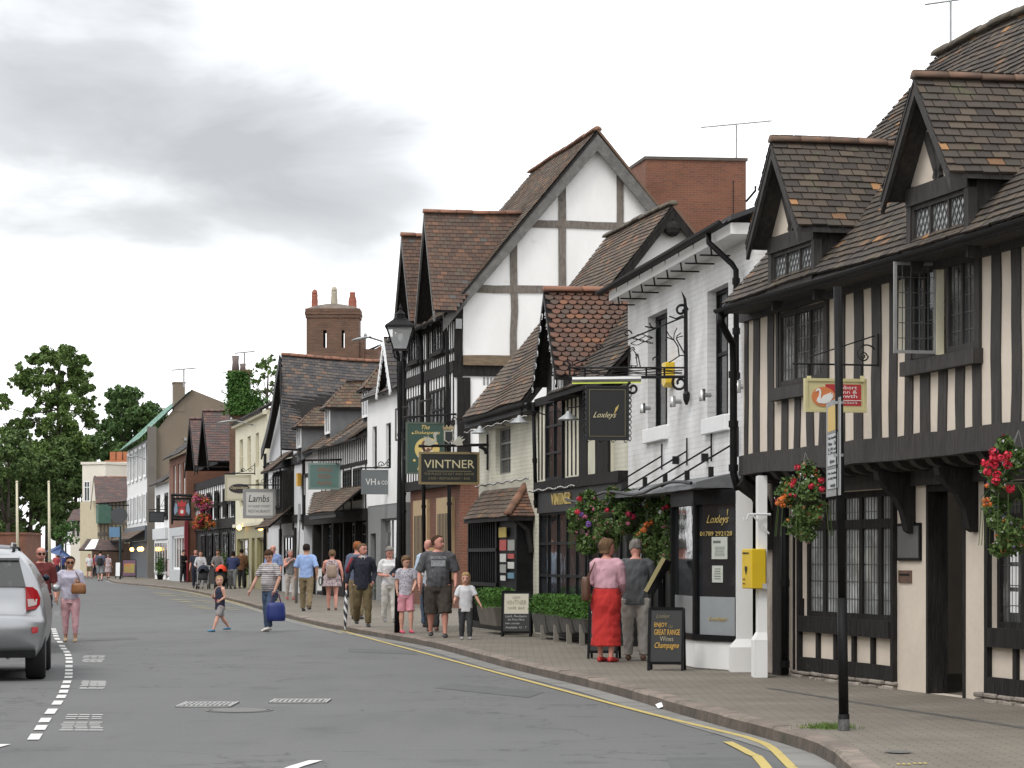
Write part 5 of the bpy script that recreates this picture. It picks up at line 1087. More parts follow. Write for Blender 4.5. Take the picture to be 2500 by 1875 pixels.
mb = MB(); mb.prism([fKg.pt(WK, .12, 0), fKg.pt(WK, zEK-.2, 0), fKg.pt(kt(423), kz(423, 1000), 0), fKg.pt(tRK, zRK, 0), fKg.pt(kt(565), kz(565, 990), 0), fKg.pt(kt(565), .12, 0)], -fKg.n*.4); mb.build('gable_wall', brown_rend, K_)
mb = MB(); fKg.box(mb, WK-.55, WK+.05, .12, kz(370, 1042), -.1, .35); mb.build('buttress', M('brown_render_grey', (.155, .14, .12), (.13, .12, .10), ns=.7, rough=.95), K_)
mb = MB(); c = kt(438); fKg.box(mb, c-.38, c+.38, kz(438, 1005), kz(438, 936), -1.2, .03); fKg.box(mb, c-.43, c+.43, kz(438, 936), kz(438, 932), -1.25, .06); mb.build('chimney', brown_rend, K_)
mb = MB(); wall(mb, fK, 0, sK, 3.4, zEK, 0, []); fK.box(mb, .6, sK, 3.4, zEK, -6, -.05); mb.build('wall', M('white_panel', (.70, .70, .69), (.66, .66, .65), ns=1, rough=.6), K_)
for c in (2.2, 6.5, 10.8, 15, 19):
    for z0_, z1_ in ((7.0, 9.3), (4.0, 6.0)): window(fK, K_, c-1.3, c+1.3, z0_, z1_, .1, nx=2, fw=.2, fmat=whitewood, gmat=glass_c)
mb = MB(); fK.box(mb, 0, sK, 2.7, 3.7, -.1, .2); fK.box(mb, 0, sK, .12, 2.7, -.4, -.2); mb.build('shopfront', M('slate_blue_paint', (.075, .09, .105), rough=.6), K_)
oK = tRK-WK
roof('roof', [fK.pt(-.2, zEK, .6), fK.pt(sK, zEK, .6), fK.pt(sK, zRK, oK), fK.pt(-.2, zRK, oK)], tile_green, K_, tw=.45, tg=.33)
mb = MB(); fKg.box(mb, kt(455), kt(449), kz(455, 1076), kz(455, 1069), 0, .3); mb.build('vent_box', galv, K_)
roof('canopy_roof', [fK.pt(0, 2.8, 1.2), fK.pt(sK+8, 2.8, 1.2), fK.pt(sK+8, 3.4, .2), fK.pt(0, 3.4, .2)], tile_brown, K_, tw=.4, tg=.3)
for u_ in (322, 340, 346): mb = MB(); mb.ball(fK.pt(UK(u_, .4), 2.1, .4), .15, 6); mb.build('shop_lamp', lampm, K_)
# ================= M, N : far end of the street =================
def farbox(name, label, cat, u0, u1, v0, Y, dep, m_, yaw=0):
    x0, x1 = (u0-CX)/F*Y, (u1-CX)/F*Y; f = FrP(V((x1, Y+math.tan(R(yaw))*(x1-x0), 0)), V((x0, Y, 0)))
    if f.n.y > 0: f.n = -f.n
    t = thing(name, label, cat, ((x0+x1)/2, Y, 0)); zt = CH+(HY-v0)/F*Y; mb = MB(); f.box(mb, 0, f.len, 0, zt, -dep, 0); f.box(mb, -.1, f.len+.1, zt, zt+.2, -dep-.1, .1); mb.build('wall', m_, t); return t, f, zt
M1, f, zt = farbox('flat_roofed_house', 'cream flat-roofed three-storey house near the street end with white windows', 'house', 201, 262, 1134, 214, 7, beige_far, -25)
for uu, va, vb in ((214, 1175, 1224), (217, 1268, 1317)): a = f.len*(1-(uu-201)/61); window(f, M1, a-.28, a+.28, CH+(HY-vb)/F*214, CH+(HY-va)/F*214, .05, nx=2, nz=2, trans=.7, fw=.06, fmat=whitewood)
a = f.len*(1-(245-201)/61); window(f, M1, a-.25, a+.25, CH+(HY-1312)/F*214, CH+(HY-1284)/F*214, .05, nx=2, fw=.06, fmat=whitewood)
M2, f, zt = farbox('annexe', 'long cream wall block beneath orange chimneys behind the timber cross wing', 'house', 262, 326, 1134, 216, 9, beige_far, 0)
mb = MB(); x = (297-CX)/F*216
for k in range(5): mb.box((x-1+k*.55, 218, zt+.55), (.45, .45, 1.1))
mb.box((x, 218, zt+.15), (3.2, .8, .5)); mb.build('chimney', M('orange_brick', (.36, .13, .06), (.30, .11, .05), ns=2, rough=.9), M2)
M3 = thing('cross_wing', 'far timber framed wing with plum tiled roof and green oriel window', 'house', tuple(P(275, 1400, 204)))
Y3 = 204; f = FrP(P(322, 1400, Y3+1), P(238, 1400, Y3)); f.n = -f.n if f.n.y > 0 else f.n
mb = MB(); ze3 = CH+(HY-1222)/F*Y3; f.box(mb, 0, f.len, 0, ze3, -6, 0); mb.build('wall', M('ochre_panel', (.50, .44, .30), (.44, .38, .26), rough=.9), M3)
roof('roof', [P(234, 1228, Y3-.5), P(323, 1222, Y3+.3), P(323, 1166, Y3+5), P(229, 1166, Y3+5)], tile_plum, M3, tw=.35, tg=.25)
ridge('roof_ridge', P(229, 1166, Y3+5), P(323, 1166, Y3+5), M3, ridge_or, r=.15)
mb = MB(); 
for k in range(9): a = f.len*k/9; f.box(mb, a, a+.13, .1, ze3, 0, .06)
f.box(mb, 0, f.len, 3.2, 3.45, 0, .08); f.box(mb, 0, f.len, 4.1, 4.25, 0, .08); board(mb, P(222, 1235, Y3-.5), P(229, 1166, Y3+5), .3, V((-1, 0, 0)), .05); mb.build('timber_frame', timber_w, M3)
mb = MB(); a = f.len*(1-(250-238)/84); f.box(mb, a-.5, a+.5, CH+(HY-1278)/F*Y3, CH+(HY-1232)/F*Y3, 0, .8); mb.build('oriel_window', M('green_oriel', (.05, .12, .09), (.07, .14, .10), rough=.6), M3)
roof('shop_canopy', [P(192, 1342, Y3-6), P(300, 1345, Y3-4), P(300, 1322, Y3-1), P(212, 1322, Y3-2)], tile_plum, M3, tw=.4, tg=.3)
mb = MB(); f.box(mb, -1, f.len+.5, .1, 2.6, .2, .5); mb.build('shopfront', M('brown_shopfront', (.12, .07, .045), (.08, .05, .035), rough=.7), M3)
mb = MB(); q = [P(207, 1342, 196), P(232, 1340, 196), P(241, 1318, 198), P(224, 1318, 198)]; mb.prism(q, V((0, 0, .04))); tag(mb.build('white_awning', whitewood), 'small white sloping awning on the far brown shop canopy', 'awning')
N_, f, zt = farbox('pink_cottage', 'small pale pink cottage at the far left end of the buildings', 'cottage', 172, 203, 1272, 222, 5, beige_far, -20)
roof('roof', [P(163, 1274, 221), P(204, 1270, 220.4), P(204, 1240, 223.5), P(182, 1255, 223.8)], tile_plum, N_, tw=.4, tg=.3)
for uu in (180, 192): a = f.len*(1-(uu-172)/31); window(f, N_, a-.1, a+.1, 3.3, 4.6, .04, fw=.04, fmat=black_p)
BR, f, zt = farbox('brick_terrace', 'low red brick building half hidden by the trees at far left', 'building', -60, 62, 1305, 240, 8, brick_red, 0)
# unseen houses added across the street to block sky and darken window reflections
for k, (x, y0, y1, h, m_) in enumerate(((-12.5, -8, 14, 6.5, brick_red), (-13.5, 15, 36, 7.5, cream_br), (-14.5, 37, 57, 7, brick_old), (-19.5, 64, 88, 8, white_br), (-26.5, 92, 120, 8, brick_red))):
    lab = ('red brick house of the near left side of the street', 'cream brick house across the street from the white one', 'weathered brown brick house across the street beside the parked car', 'white brick house of the left side, beyond the parked car', 'far red brick house of the left side of the street')[k]
    f = FrP(V((x, y1, 0)), V((x, y0, 0))); t = thing('unseen_opposite_house', lab, 'house', (x, y0, 0)); mb = MB(); op = []
    for c in range(3):
        s_ = (y1-y0)*(c+.5)/3
        for z_ in ((.9, 2.5), (3.8, 5.3)): op.append((s_-.8, s_+.8, *z_))
    wall(mb, f, 0, y1-y0, 0, h, 0, op, depth=.15); ends(mb, f, 0, y1-y0, 0, h, 0, -7); mb.prism([f.pt(0, h, .3), f.pt(0, h+2.2, -3.5), f.pt(0, h, -7.2)], f.d*(y1-y0)); mb.build('wall', m_, t)
    g_ = MB()
    for o_ in op: g_.poly([f.pt(o_[1], o_[2], -.12), f.pt(o_[0], o_[2], -.12), f.pt(o_[0], o_[3], -.12), f.pt(o_[1], o_[3], -.12)]); g_.build('window', glass_c, t); g_ = MB()
# ================= hanging signs =================
def sign(name, label, u0, u1, v0, v1, Y, fr, bm_, fm, texts=(), fw=.025, th=.04, shapes=None, cat='sign', group=None):
    c = P((u0+u1)/2, (v0+v1)/2, Y); rv = -fr.n; up = V((0, 0, 1)); W = (u1-u0)/F*Y*1.01; H = (v1-v0)/F*Y; nv = -fr.d
    t = thing(name, label, cat, tuple(c), group=group); q = lambda x, y, o=0: c+rv*(x-.5)*W+up*(y-.5)*H+nv*o
    mb = MB(); mb.box(c, (W, th, H), (rv, nv, up)); mb.build('panel', bm_, t)
    if fw:
        mb = MB()
        for a, b in (((-0, 0), (1, 0)), ((0, 1), (1, 1))): mb.box((q(*a)+q(*b))/2, (W+fw, th*1.6, fw), (rv, nv, up))
        for a, b in (((0, 0), (0, 1)), ((1, 0), (1, 1))): mb.box((q(*a)+q(*b))/2, (fw, th*1.5, H-fw), (rv, nv, up))
        mb.build('frame', fm, t)
    for (s_, x, y, w_, h, m_, *r) in texts:
        mb = MB(); mb.text(s_, q(x, y, th/2+.001), rv, up, w_*W, h*H, .004, r[0] if r else 0); mb.build('lettering', m_, t)
    if shapes: shapes(t, q, W, H, th)
    return t, q, rv, up
def shape(t, name, m_, pts, q, o=.03, th=.004):
    mb = MB(); pp = [q(x, y, o) for x, y in pts]; nv = (q(0, 0, 1)-q(0, 0, 0)); mb.prism(pp, nv*-th); mb.build(name, m_, t)
def ell(cx, cy, rx, ry, n=20): return [(cx+rx*math.cos(6.2832*i/n), cy+ry*math.sin(6.2832*i/n)) for i in range(n)]
def scroll(mb, c, ax, ay, r0, turns=1.25, a0=0, r=.012, n=22):
    mb.tube([c+ax*(r0*(1-.75*i/n)*math.cos(a0+turns*6.283*i/n))+ay*(r0*(1-.75*i/n)*math.sin(a0+turns*6.283*i/n)) for i in range(n+1)], r, 4)
def lam(name, c, **k): return M(name, c, rough=.5, **k)
red_p = lam('red_sign_paint', (.42, .035, .04)); orange_p = lam('orange_sign_paint', (.60, .20, .07)); white_s = lam('white_sign_paint', (.75, .75, .72)); dgreen = lam('dark_green_sign', (.018, .05, .035)); blk = lam('black_sign_board', (.014, .016, .015)); grey_s = lam('grey_sign_board', (.145, .16, .165)); sage = lam('sage_sign_board', (.11, .19, .17)); cream_s = lam('cream_sign_board', (.55, .52, .42)); palegold = lam('pale_gold_paint', (.58, .52, .32)); skin_p = lam('portrait_skin', (.60, .42, .28)); brown_p = lam('portrait_brown', (.12, .06, .03)); dimgold = lam('dim_gold_paint', (.20, .17, .09)); blue_s = lam('blue_sign', (.12, .24, .38))
yframe = lam('straw_frame_paint', (.55, .50, .27))
def solic(t, q, W, H, th):
    shape(t, 'red_panel', red_p, [(.32, .16), (.93, .16), (.93, .86), (.32, .86)], q, th/2+.003)
    shape(t, 'sun_disc', orange_p, ell(.285, .45, .20, .32), q, th/2+.008)
    sw = [(.16, .66), (.145, .60), (.17, .62), (.20, .66), (.215, .60), (.205, .48), (.175, .38), (.165, .30), (.20, .24), (.30, .225), (.36, .25), (.42, .36), (.465, .50), (.43, .47), (.455, .58), (.41, .52), (.415, .60), (.36, .55), (.29, .50), (.24, .38), (.235, .46), (.245, .58), (.235, .68), (.205, .725), (.175, .71)]
    shape(t, 'swan', white_s, sw, q, th/2+.014)
t, q, rv, up = sign('hanging_sign', 'straw framed red and cream solicitors sign with a white swan', 1964, 2114, 928, 1003, 27.0, fA, yframe, yframe,
     [('Robert', .50, .70, .36, .12, white_s), ('Lunn &', .50, .56, .36, .11, white_s), ('Lowth', .50, .42, .36, .12, white_s), ('Solicitors', .50, .23, .36, .10, white_s)], .03, shapes=solic)
mb = MB(); w_ = P(2142, 892, 27.15); mb.tube([P(1935, 888, 26.9), w_], .010, 5); mb.tube([P(1975, 872, 26.95), P(2135, 820, 27.15)], .007, 4); mb.tube([P(2143, 815, 27.15), P(2143, 895, 27.15)], .012, 5)
scroll(mb, P(2112, 867, 27.1), rv, up, .12, .9, .5, .008); scroll(mb, P(2108, 869, 27.1), rv, up, .04, 1.2, 0, .007)
for u_ in (1975, 2105): mb.tube([P(u_, 928, 26.95), P(u_, 889, 26.95)], .014, 4)
mb.build('bracket', black_m, t)
for u_ in (1975, 2105): mb = MB(); mb.box(P(u_, 925, 26.93), (.04, .03, .06)); mb.build('hanger', yframe, t)
mb = MB(); mb.box(q(.75, .335, .035), (W_ * .0+.36*.62*1, .003, .006), (rv, V((0, 1, 0)), up)); mb.build('rule', white_s, t)
# restaurant sign with wrought iron scene
def lox(t, q, W, H, th):
    for a, b in (((.07, .06), (.93, .06)), ((.07, .94), (.93, .94)), ((.07, .06), (.07, .94)), ((.93, .06), (.93, .94))):
        mb = MB(); mb.bar(q(*a, th/2+.003), q(*b, th/2+.003), .008, .006, up=V((0, 0, 1)) if a[1] == b[1] else V((1, 0, 0))); mb.build('gold_line', dimgold, t)
    shape(t, 'quill', gold, [(.66, .48), (.70, .60), (.78, .66), (.74, .56)], q, th/2+.004)
t, q, rv, up = sign('wrought_iron_sign', 'black square restaurant sign with twisted edges hanging from ornate iron bracket', 1431, 1533, 944, 1073, 36.6, fB, blk, blk, [('Loxleys', .16, .38, .56, .14, palegold, .5)], .02, shapes=lox)
mb = MB(); y_ = 36.7; B_ = lambda u, v: P(u, v, y_)
mb.tube([B_(1391, 898), B_(1674, 898)], .014, 5); mb.tube([B_(1391, 922), B_(1674, 920)], .022, 6); mb.tube([B_(1395, 893), B_(1530, 830), B_(1672, 773)], .012, 5)
mb.tube([B_(1664, 712), B_(1672, 730), B_(1674, 760), B_(1675, 960)], [.004, .02, .028, .028], 6); mb.lathe([(.028, 0), (.05, -.04), (.045, -.12), (.015, -.19)], B_(1676, 955), 8)
mb.tube([B_(1391, 935), B_(1391, 888), B_(1383, 880), B_(1376, 886), B_(1382, 892)], .016, 5)
for c, r0, tr, a0 in (((1663, 758), .09, 1.1, 0), ((1660, 935), .11, 1.2, 2.5), ((1545, 948), .09, 1.2, 2.0), ((1600, 790), .08, .8, 3), ((1532, 815), .06, .9, 0), ((1462, 848), .05, 1.2, 0), ((1598, 880), .07, .5, 0)): scroll(mb, B_(*c), rv, up, r0, tr, a0, .010 if r0 < .085 else .018)
mb.tube([B_(1634, 772), B_(1650, 778), B_(1668, 770)], .010, 4); mb.tube([B_(1575, 797), B_(1600, 802), B_(1608, 785)], .010, 4)
for dv in (903, 908, 913):                            # water
    mb.tube([B_(1400+i*14, dv+2*math.sin(i*.9+dv)) for i in range(20)], .007, 4)
for uu in (1428, 1578, 1622): mb.tube([B_(uu, 898), B_(uu, 921)], .014, 4)
mb.tube([B_(1658, 868), B_(1655, 845), B_(1645, 830), B_(1630, 824), B_(1624, 832)], .009, 4); mb.tube([B_(1672, 865), B_(1658, 840), B_(1651, 826)], .009, 4)
for a in ((1645, 830, 1628, 808), (1645, 830, 1653, 800), (1651, 826, 1662, 813), (1651, 826, 1668, 820)): mb.tube([B_(a[0], a[1]), B_((a[0]+a[2])/2-3, (a[1]+a[3])/2), B_(a[2], a[3])], .007, 4)
mb.tube([B_(1633, 885), B_(1645, 878), B_(1660, 868), B_(1672, 868)], .008, 4)
for pts in ([(1536, 893), (1539, 870), (1538, 860), (1544, 853), (1552, 862), (1556, 893), (1536, 893)], [(1540, 853), (1540, 850), (1546, 848), (1550, 855)], [(1557, 863), (1564, 900)], [(1542, 893), (1541, 900)], [(1552, 893), (1553, 900)], [(1552, 862), (1558, 872), (1551, 874)]): mb.tube([B_(*p) for p in pts], .008, 4)
for k in range(5): mb.tube([B_(1540+i*9, 838+k*1.5-k*6+5*math.sin(i*1.1+k*2)) for i in range(7)], .006, 4)
mb.build('iron_bracket', black_m, t)
mb = MB()
for x in (-.05, 1.05):
    for ph in (0, math.pi): mb.tube([q(x+.035*math.sin(i*.9+ph), 1-i/34, 0) for i in range(36)], .007, 4)
for x in (.05, .35, .65, .95): scroll(mb, q(x, -.03), rv, up, .035, 1, 0, .006)
mb.build('twisted_edge', black_m, t)
mb = MB(); a, b = B_(1397, 927), B_(1565, 925); mb.tube([a, b], .045, 8); mb.build('light_trough', steel, t)
mb = MB(); mb.tube([a-V((0, 0, .05)), b-V((0, 0, .05))], .008, 6); mb.build('tube_lamp', M('yellow_tube', (.8, .85, .2), emit=(.7, .85, .12, .45)), t)
# vintner sign with two swans
def vint(t, q, W, H, th):
    mb = MB(); mb.bar(q(.12, .40, th/2+.002), q(.88, .40, th/2+.002), .010, .004); mb.build('rule', palegold, t)
t, q, rv, up = sign('hanging_sign', 'black VINTNER sign with gold letters hanging below two silver swans', 1025, 1168, 1106, 1180, 53.0, fC, blk, lam('gold_frame', (.22, .17, .08)),
     [('VINTNER', .07, .50, .86, .27, palegold), ('THE PLACE TO EAT AND DRINK', .07, .27, .86, .08, dimgold), ('CAFE \u2022 RESTAURANT \u2022 BAR', .14, .12, .72, .08, dimgold)], .045, shapes=vint)
mb = MB(); mb.tube([P(1022, 1089, 53), P(1192, 1086, 53.3)], .030, 6); mb.tube([P(1190, 1060, 53.2), P(1190, 1148, 53.2)], .025, 5); mb.tube([P(1188, 1108, 53.2), P(1184, 1096, 53.2), P(1170, 1089, 53.2)], .04, 5)
for u_ in (1035, 1149): mb.tube([P(u_, 1106, 53), P(u_, 1089, 53)], .014, 4)
mb.build('bracket', black_m, t)
silv = lam('silvered_metal', (.38, .37, .31)); qq = lambda x, y, o=0: P(1022+x, 1089-y, 53)-fC.d*o
for sx, ox in ((1, 0), (-1, 117)):
    swp = [(8, 2), (22, 1), (33, 5), (38, 14), (36, 24), (39, 29), (43, 31), (38, 35), (32, 33), (30, 26), (32, 16), (27, 12), (22, 20), (14, 26), (18, 20), (6, 24), (14, 16), (2, 18), (10, 10)]
    pts = [(ox+sx*x-(0 if sx > 0 else 0)+(6 if sx > 0 else -1), y) for x, y in swp]
    mb = MB(); mb.prism([qq(x, y, .02) for x, y in (pts if sx > 0 else pts[::-1])], fC.d*.03); mb.build('swan_figure', silv, t)
mb = MB(); mb.prism([qq(x, y, .03) for x, y in ((62, 38), (84, 38), (84, 14), (73, 6), (62, 14))], fC.d*.04); mb.build('shield', silv, t); mb = MB(); mb.prism([qq(x, y, .04) for x, y in ((64.5, 35), (81.5, 35), (81.5, 16), (73, 9), (64.5, 16))], fC.d*.01); mb.build('shield_face', blk, t)
mb = MB(); mb.prism([qq(x, y, .03) for x, y in ((60, 40), (86, 40), (88, 50), (81, 44), (78, 52), (73, 45), (68, 52), (65, 44), (58, 50))], fC.d*.03); mb.build('crown', lam('brass_paint', (.30, .24, .12)), t)
# theatre-town hotel sign (portrait is a plain stand-in)
def shak(t, q, W, H, th):
    shape(t, 'oval', lam('ochre_oval', (.50, .38, .12)), ell(.55, .48, .34, .235), q, th/2+.003)
    shape(t, 'portrait_coat', lam('portrait_coat', (.62, .55, .48)), [(.28, .33), (.40, .45), (.70, .45), (.80, .33), (.68, .27), (.40, .27)], q, th/2+.007)
    shape(t, 'portrait_hair', brown_p, ell(.55, .55, .165, .125), q, th/2+.010); shape(t, 'portrait_face', skin_p, ell(.57, .555, .105, .105), q, th/2+.014); shape(t, 'portrait_beard', brown_p, ell(.58, .475, .05, .03), q, th/2+.018)
t, q, rv, up = sign('hotel_sign', 'dark green hotel sign with gold lettering and an oval portrait', 993, 1083, 1033, 1155, 72.6, fD, dgreen, lam('green_frame', (.05, .07, .05)),
     [('The', .40, .875, .22, .085, gold, .3), ('Shakespeare', .20, .76, .70, .085, gold, .3), ('\u2663', .13, .775, .05, .04, gold), ('\u2663', .16, .23, .08, .05, gold), ('R', .28, .06, .12, .10, gold, .3)], .05, shapes=shak)
mb = MB(); mb.tube([P(983, 1019, 72.6), P(1114, 1011, 73)], .03, 5); [mb.tube([P(u_, 1034, 72.6), P(u_, 1016, 72.6)], .02, 4) for u_ in (1003, 1075)]
for u_ in (990, 1108): scroll(mb, P(u_, 1025, 72.6), rv, up, .08, 1, 0, .015)
mb.build('bracket', black_m, t)
def iron(t, u0, u1, v, Y, rv, wall_u, vt, vb):
    mb = MB(); mb.tube([P(u0, v, Y), P(wall_u, v, Y)], .025, 4); mb.tube([P(wall_u, vt, Y), P(wall_u, vb, Y)], .02, 4)
    mb.tube([P(u0+(wall_u-u0)*.3, v, Y), P(u0+(wall_u-u0)*.7, v-6, Y), P(wall_u, vt+4, Y)], .012, 4)
    for k in (.6, .85): scroll(mb, P(u0+(wall_u-u0)*k, v-8, Y), rv, V((0, 0, 1)), .1, 1.1, 0, .014)
    mb.build('bracket', black_m, t)
t, q, rv, up = sign('hanging_sign', 'plain grey hanging sign lettered VH & CO', 882, 955, 1147, 1207, 84, fE, grey_s, grey_s, [('VH', .14, .38, .34, .26, white_s), ('& CO', .54, .40, .34, .16, white_s)], 0); iron(t, 880, 955, 1142, 84, rv, 962, 1100, 1178)
t, q, rv, up = sign('hanging_sign', 'sage green hanging sign reading GRILLS PIZZA PASTA', 755, 829, 1133, 1193, 94, fF, sage, lam('sage_frame', (.20, .27, .24)), [('GRILLS', .26, .70, .50, .16, lam('rust_lettering', (.32, .11, .06))), ('PIZZA', .30, .42, .42, .16, lam('rust_lettering', (1, 1, 1))), ('PASTA', .28, .14, .46, .16, lam('rust_lettering', (1, 1, 1)))], .07)
mb = MB(); mb.tube([P(745, 1124, 94), P(848, 1122, 94)], .04, 5); [mb.tube([P(u_, 1134, 94), P(u_, 1124, 94)], .02, 4) for u_ in (762, 822)]; mb.build('bracket', black_m, t)
t, q, rv, up = sign('hanging_sign', 'white framed restaurant sign reading Lambs in rough black letters', 597, 669, 1197, 1262, 108, fG, lam('offwhite_board', (.62, .61, .57)), lam('silver_frame', (.30, .30, .29)), [('Lambs', .14, .56, .70, .27, blk, .2), ('OF SHEEP STREET', .12, .36, .76, .08, grey_s), ('RESTAURANT', .13, .16, .74, .11, grey_s)], .12)
iron(t, 592, 672, 1184, 108, rv, 676, 1150, 1190)
def opp(t, q, W, H, th): shape(t, 'oval', lam('plum_oval', (.03, .025, .035)), ell(.56, .47, .44, .20), q, th/2+.01)
t, q, rv, up = sign('hanging_sign', 'cream hanging sign with a dark oval reading Opposition', 552, 610, 1162, 1220, 119, fH, cream_s, lam('putty_frame', (.42, .40, .30)), [], .10, shapes=opp)
mb = MB(); mb.text('Opposition', q(.18, .42, .05), rv, up, .72*58/F*119, .15*58/F*119, .01, .4); mb.build('lettering', palegold, t); iron(t, 548, 606, 1156, 119, rv, 622, 1130, 1160)
def arms(t, q, W, H, th):
    shape(t, 'rose', lam('heraldic_red', (.50, .05, .05)), ell(.5, .28, .22, .24, 10), q, th/2+.02); shape(t, 'rose_heart', white_s, ell(.5, .28, .10, .11, 10), q, th/2+.04)
    shape(t, 'crown', lam('heraldic_red', (1, 1, 1)), [(.28, .55), (.72, .55), (.76, .88), (.62, .74), (.5, .95), (.38, .74), (.24, .88)], q, th/2+.02)
    for s in (0, 1): shape(t, 'supporter', lam('pale_blue_paint', (.25, .33, .42)), [(abs(s-x), y) for x, y in ((.05, .1), (.25, .3), (.22, .7), (.1, .75), (.02, .4))], q, th/2+.02)
t, q, rv, up = sign('inn_sign', 'dark inn sign painted with a red crown and rose arms', 424, 464, 1217, 1262, 150, fI, lam('bronze_board', (.09, .07, .06)), black_m, [], .12, shapes=arms)
mb = MB(); mb.tube([P(418, 1208, 150), P(470, 1210, 150)], .08, 4); mb.tube([P(418, 1268, 150), P(470, 1268, 150)], .07, 4); mb.tube([P(420, 1208, 150), P(420, 1280, 150)], .06, 4); mb.build('bracket', black_m, t)
t, q, rv, up = sign('hanging_sign', 'small charcoal sign under iron scrolls near the low white house', 365, 400, 1250, 1274, 168, fL, lam('charcoal_sign', (.05, .055, .06)), black_m, [], .05); iron(t, 362, 400, 1244, 168, rv, 404, 1208, 1250)
for k in range(2): mb = MB(); mb.bar(q(.2, .62-.3*k, .03), q(.8, .62-.3*k, .03), .05, .01); mb.build('lettering_line', grey_s, t)
t, q, rv, up = sign('blue_sign', 'pale blue rectangular sign on the far teal post', 267, 292, 1287, 1311, 170, fK, blue_s, blue_s, [], 0)
mb = MB(); mb.tube([P(293.5, 1283, 170.1), G(293.5, 1414)+V((0, 0, 0))], .07, 6); mb.build('post', lam('teal_post', (.03, .07, .08)), t)
t = thing('round_sign', 'small round dark sign on the far timber framed wing', 'sign', tuple(P(291, 1258, 198))); mb = MB(); c = P(291, 1258, 198); mb.loft([[c+V((.62*math.cos(a*.393), y, .62*math.sin(a*.393))) for a in range(16)] for y in (-.05, .05)]); mb.build('disc', lam('charcoal_sign', (1, 1, 1)), t); mb = MB(); mb.tube([c+V((-.8, 0, .75)), c+V((.9, 0, .75))], .05, 4); mb.build('bracket', black_m, t)
# ================= parking sign, lamp posts, poles =================
b0 = G(2060, 1783); t = thing('sign_pole', 'black pole with a tilted grey parking sign at the kerb', 'sign pole', tuple(b0)); mb = MB(); mb.smooth = True
mb.tube([b0, b0+V((0, 0, .13))], .046, 12); mb.tube([b0+V((0, 0, .13)), b0+V((-.015, 0, 1.06))], .040, 12); mb.tube([b0+V((-.015, 0, 1.06)), b0+V((-.05, 0, 3.55))], .033, 12); mb.build('post', black_p, t)
mb = MB(); mb.tube([b0, b0+V((0, 0, .09))], .047, 12); mb.build('worn_foot', M('worn_grey_paint', (.13, .13, .125), (.05, .05, .05), ns=20, rough=.7), t)
pa, pb_ = P(2052, 1100, 21.15), P(2018, 1100, 22.0); pd = (pa-pb_); pd.z = 0; Wp = pd.length; rvp = pd.normalized(); nvp = rvp.cross(V((0, 0, 1))); z0_, z1_ = 2.0, 2.78; pc = (pa+pb_)/2; pc.z = (z0_+z1_)/2
mb = MB(); mb.box(pc, (Wp, .006, z1_-z0_), (rvp, nvp, V((0, 0, 1)))); pl = mb.build('plate', galv, t)
qp = lambda x, y, o=.005: pc+rvp*(x-.5)*Wp+V((0, 0, (y-.5)*(z1_-z0_)))+nvp*o
def prect(x0, x1, y0, y1, m_, nm, o=.006):
    mb = MB(); mb.poly([qp(x0, y0, o), qp(x1, y0, o), qp(x1, y1, o), qp(x0, y1, o)]); mb.build(nm, m_, pl)
prect(.14, .86, .68, .94, lam('orange_yellow_panel', (.62, .42, .10)), 'yellow_panel'); prect(.10, .90, .31, .66, lam('sign_border', (.08, .08, .08)), 'panel_border', .005); prect(.13, .87, .32, .65, lam('pale_grey_panel', (.50, .52, .53)), 'white_panel', .007); prect(.10, .90, .07, .29, lam('sign_border', (1, 1, 1)), 'panel_border', .005); prect(.13, .87, .08, .28, lam('pale_grey_panel', (1, 1, 1)), 'white_panel', .007)
for s_, y, h in (('No loading', .585, .04), ('Mon - Sat', .53, .04), ('8.30 am', .475, .035), ('6.30 pm', .43, .035), ('No loading', .22, .035), ('at any time', .165, .04)):
    mb = MB(); mb.text(s_, qp(.2, y, .008), rvp, V((0, 0, 1)), .6*Wp, h*(z1_-z0_), .002); mb.build('lettering', blk, pl)
for y, sg in ((.36, -1), (.11, 1)):
    mb = MB(); pts = [(.35, .012), (.60, .012), (.60, .028), (.72, 0), (.60, -.028), (.60, -.012), (.35, -.012)]; mb.poly([qp(.5+sg*(x-.5), y+d, .009) for x, d in (pts if sg < 0 else pts[::-1])]); mb.build('arrow', blk, pl)
for z in (2.2, 2.62): mb = MB(); mb.tube([b0+V((-.04, 0, z-.01)), b0+V((-.04, 0, z+.012))], .042, 10); mb.build('clip', galv, t)
b0 = G(971, 1545); t = thing('street_lamp', 'tall black Victorian style lamp post with a square glass lantern', 'street lamp', tuple(b0)); mb = MB(); mb.smooth = True
T_ = lambda z: b0+V((.05*z/5, 0, z)); mb.tube([T_(0), T_(1.3), T_(1.38), T_(1.4), T_(4.9), T_(5.0)], [.066, .062, .060, .045, .036, .05], 12); mb.build('column', black_p, t)
lglass = bpy.data.materials.new('lantern_glass'); lglass.use_nodes = True; nt = lglass.node_tree; P_b = nt.nodes['Principled BSDF']; P_b.inputs['Base Color'].default_value = (.6, .62, .62, 1); P_b.inputs['Roughness'].default_value = .08; P_b.inputs['Alpha'].default_value = .42  # whitish base colour stands in for bright reflections on the lantern panes
c = T_(5.0); hb, ht = .125, .25; mb = MB()
for sx in (-1, 1):
    for sy in (-1, 1): mb.tube([c+V((sx*.02, sy*.02, .0)), c+V((sx*.11, sy*.11, .08)), c+V((sx*hb, sy*hb, .22))], .010, 5); mb.bar(c+V((sx*hb, sy*hb, .22)), c+V((sx*ht, sy*ht, .62)), .018)
sq = lambda h, z: [c+V((-h, -h, z)), c+V((h, -h, z)), c+V((h, h, z)), c+V((-h, h, z))]
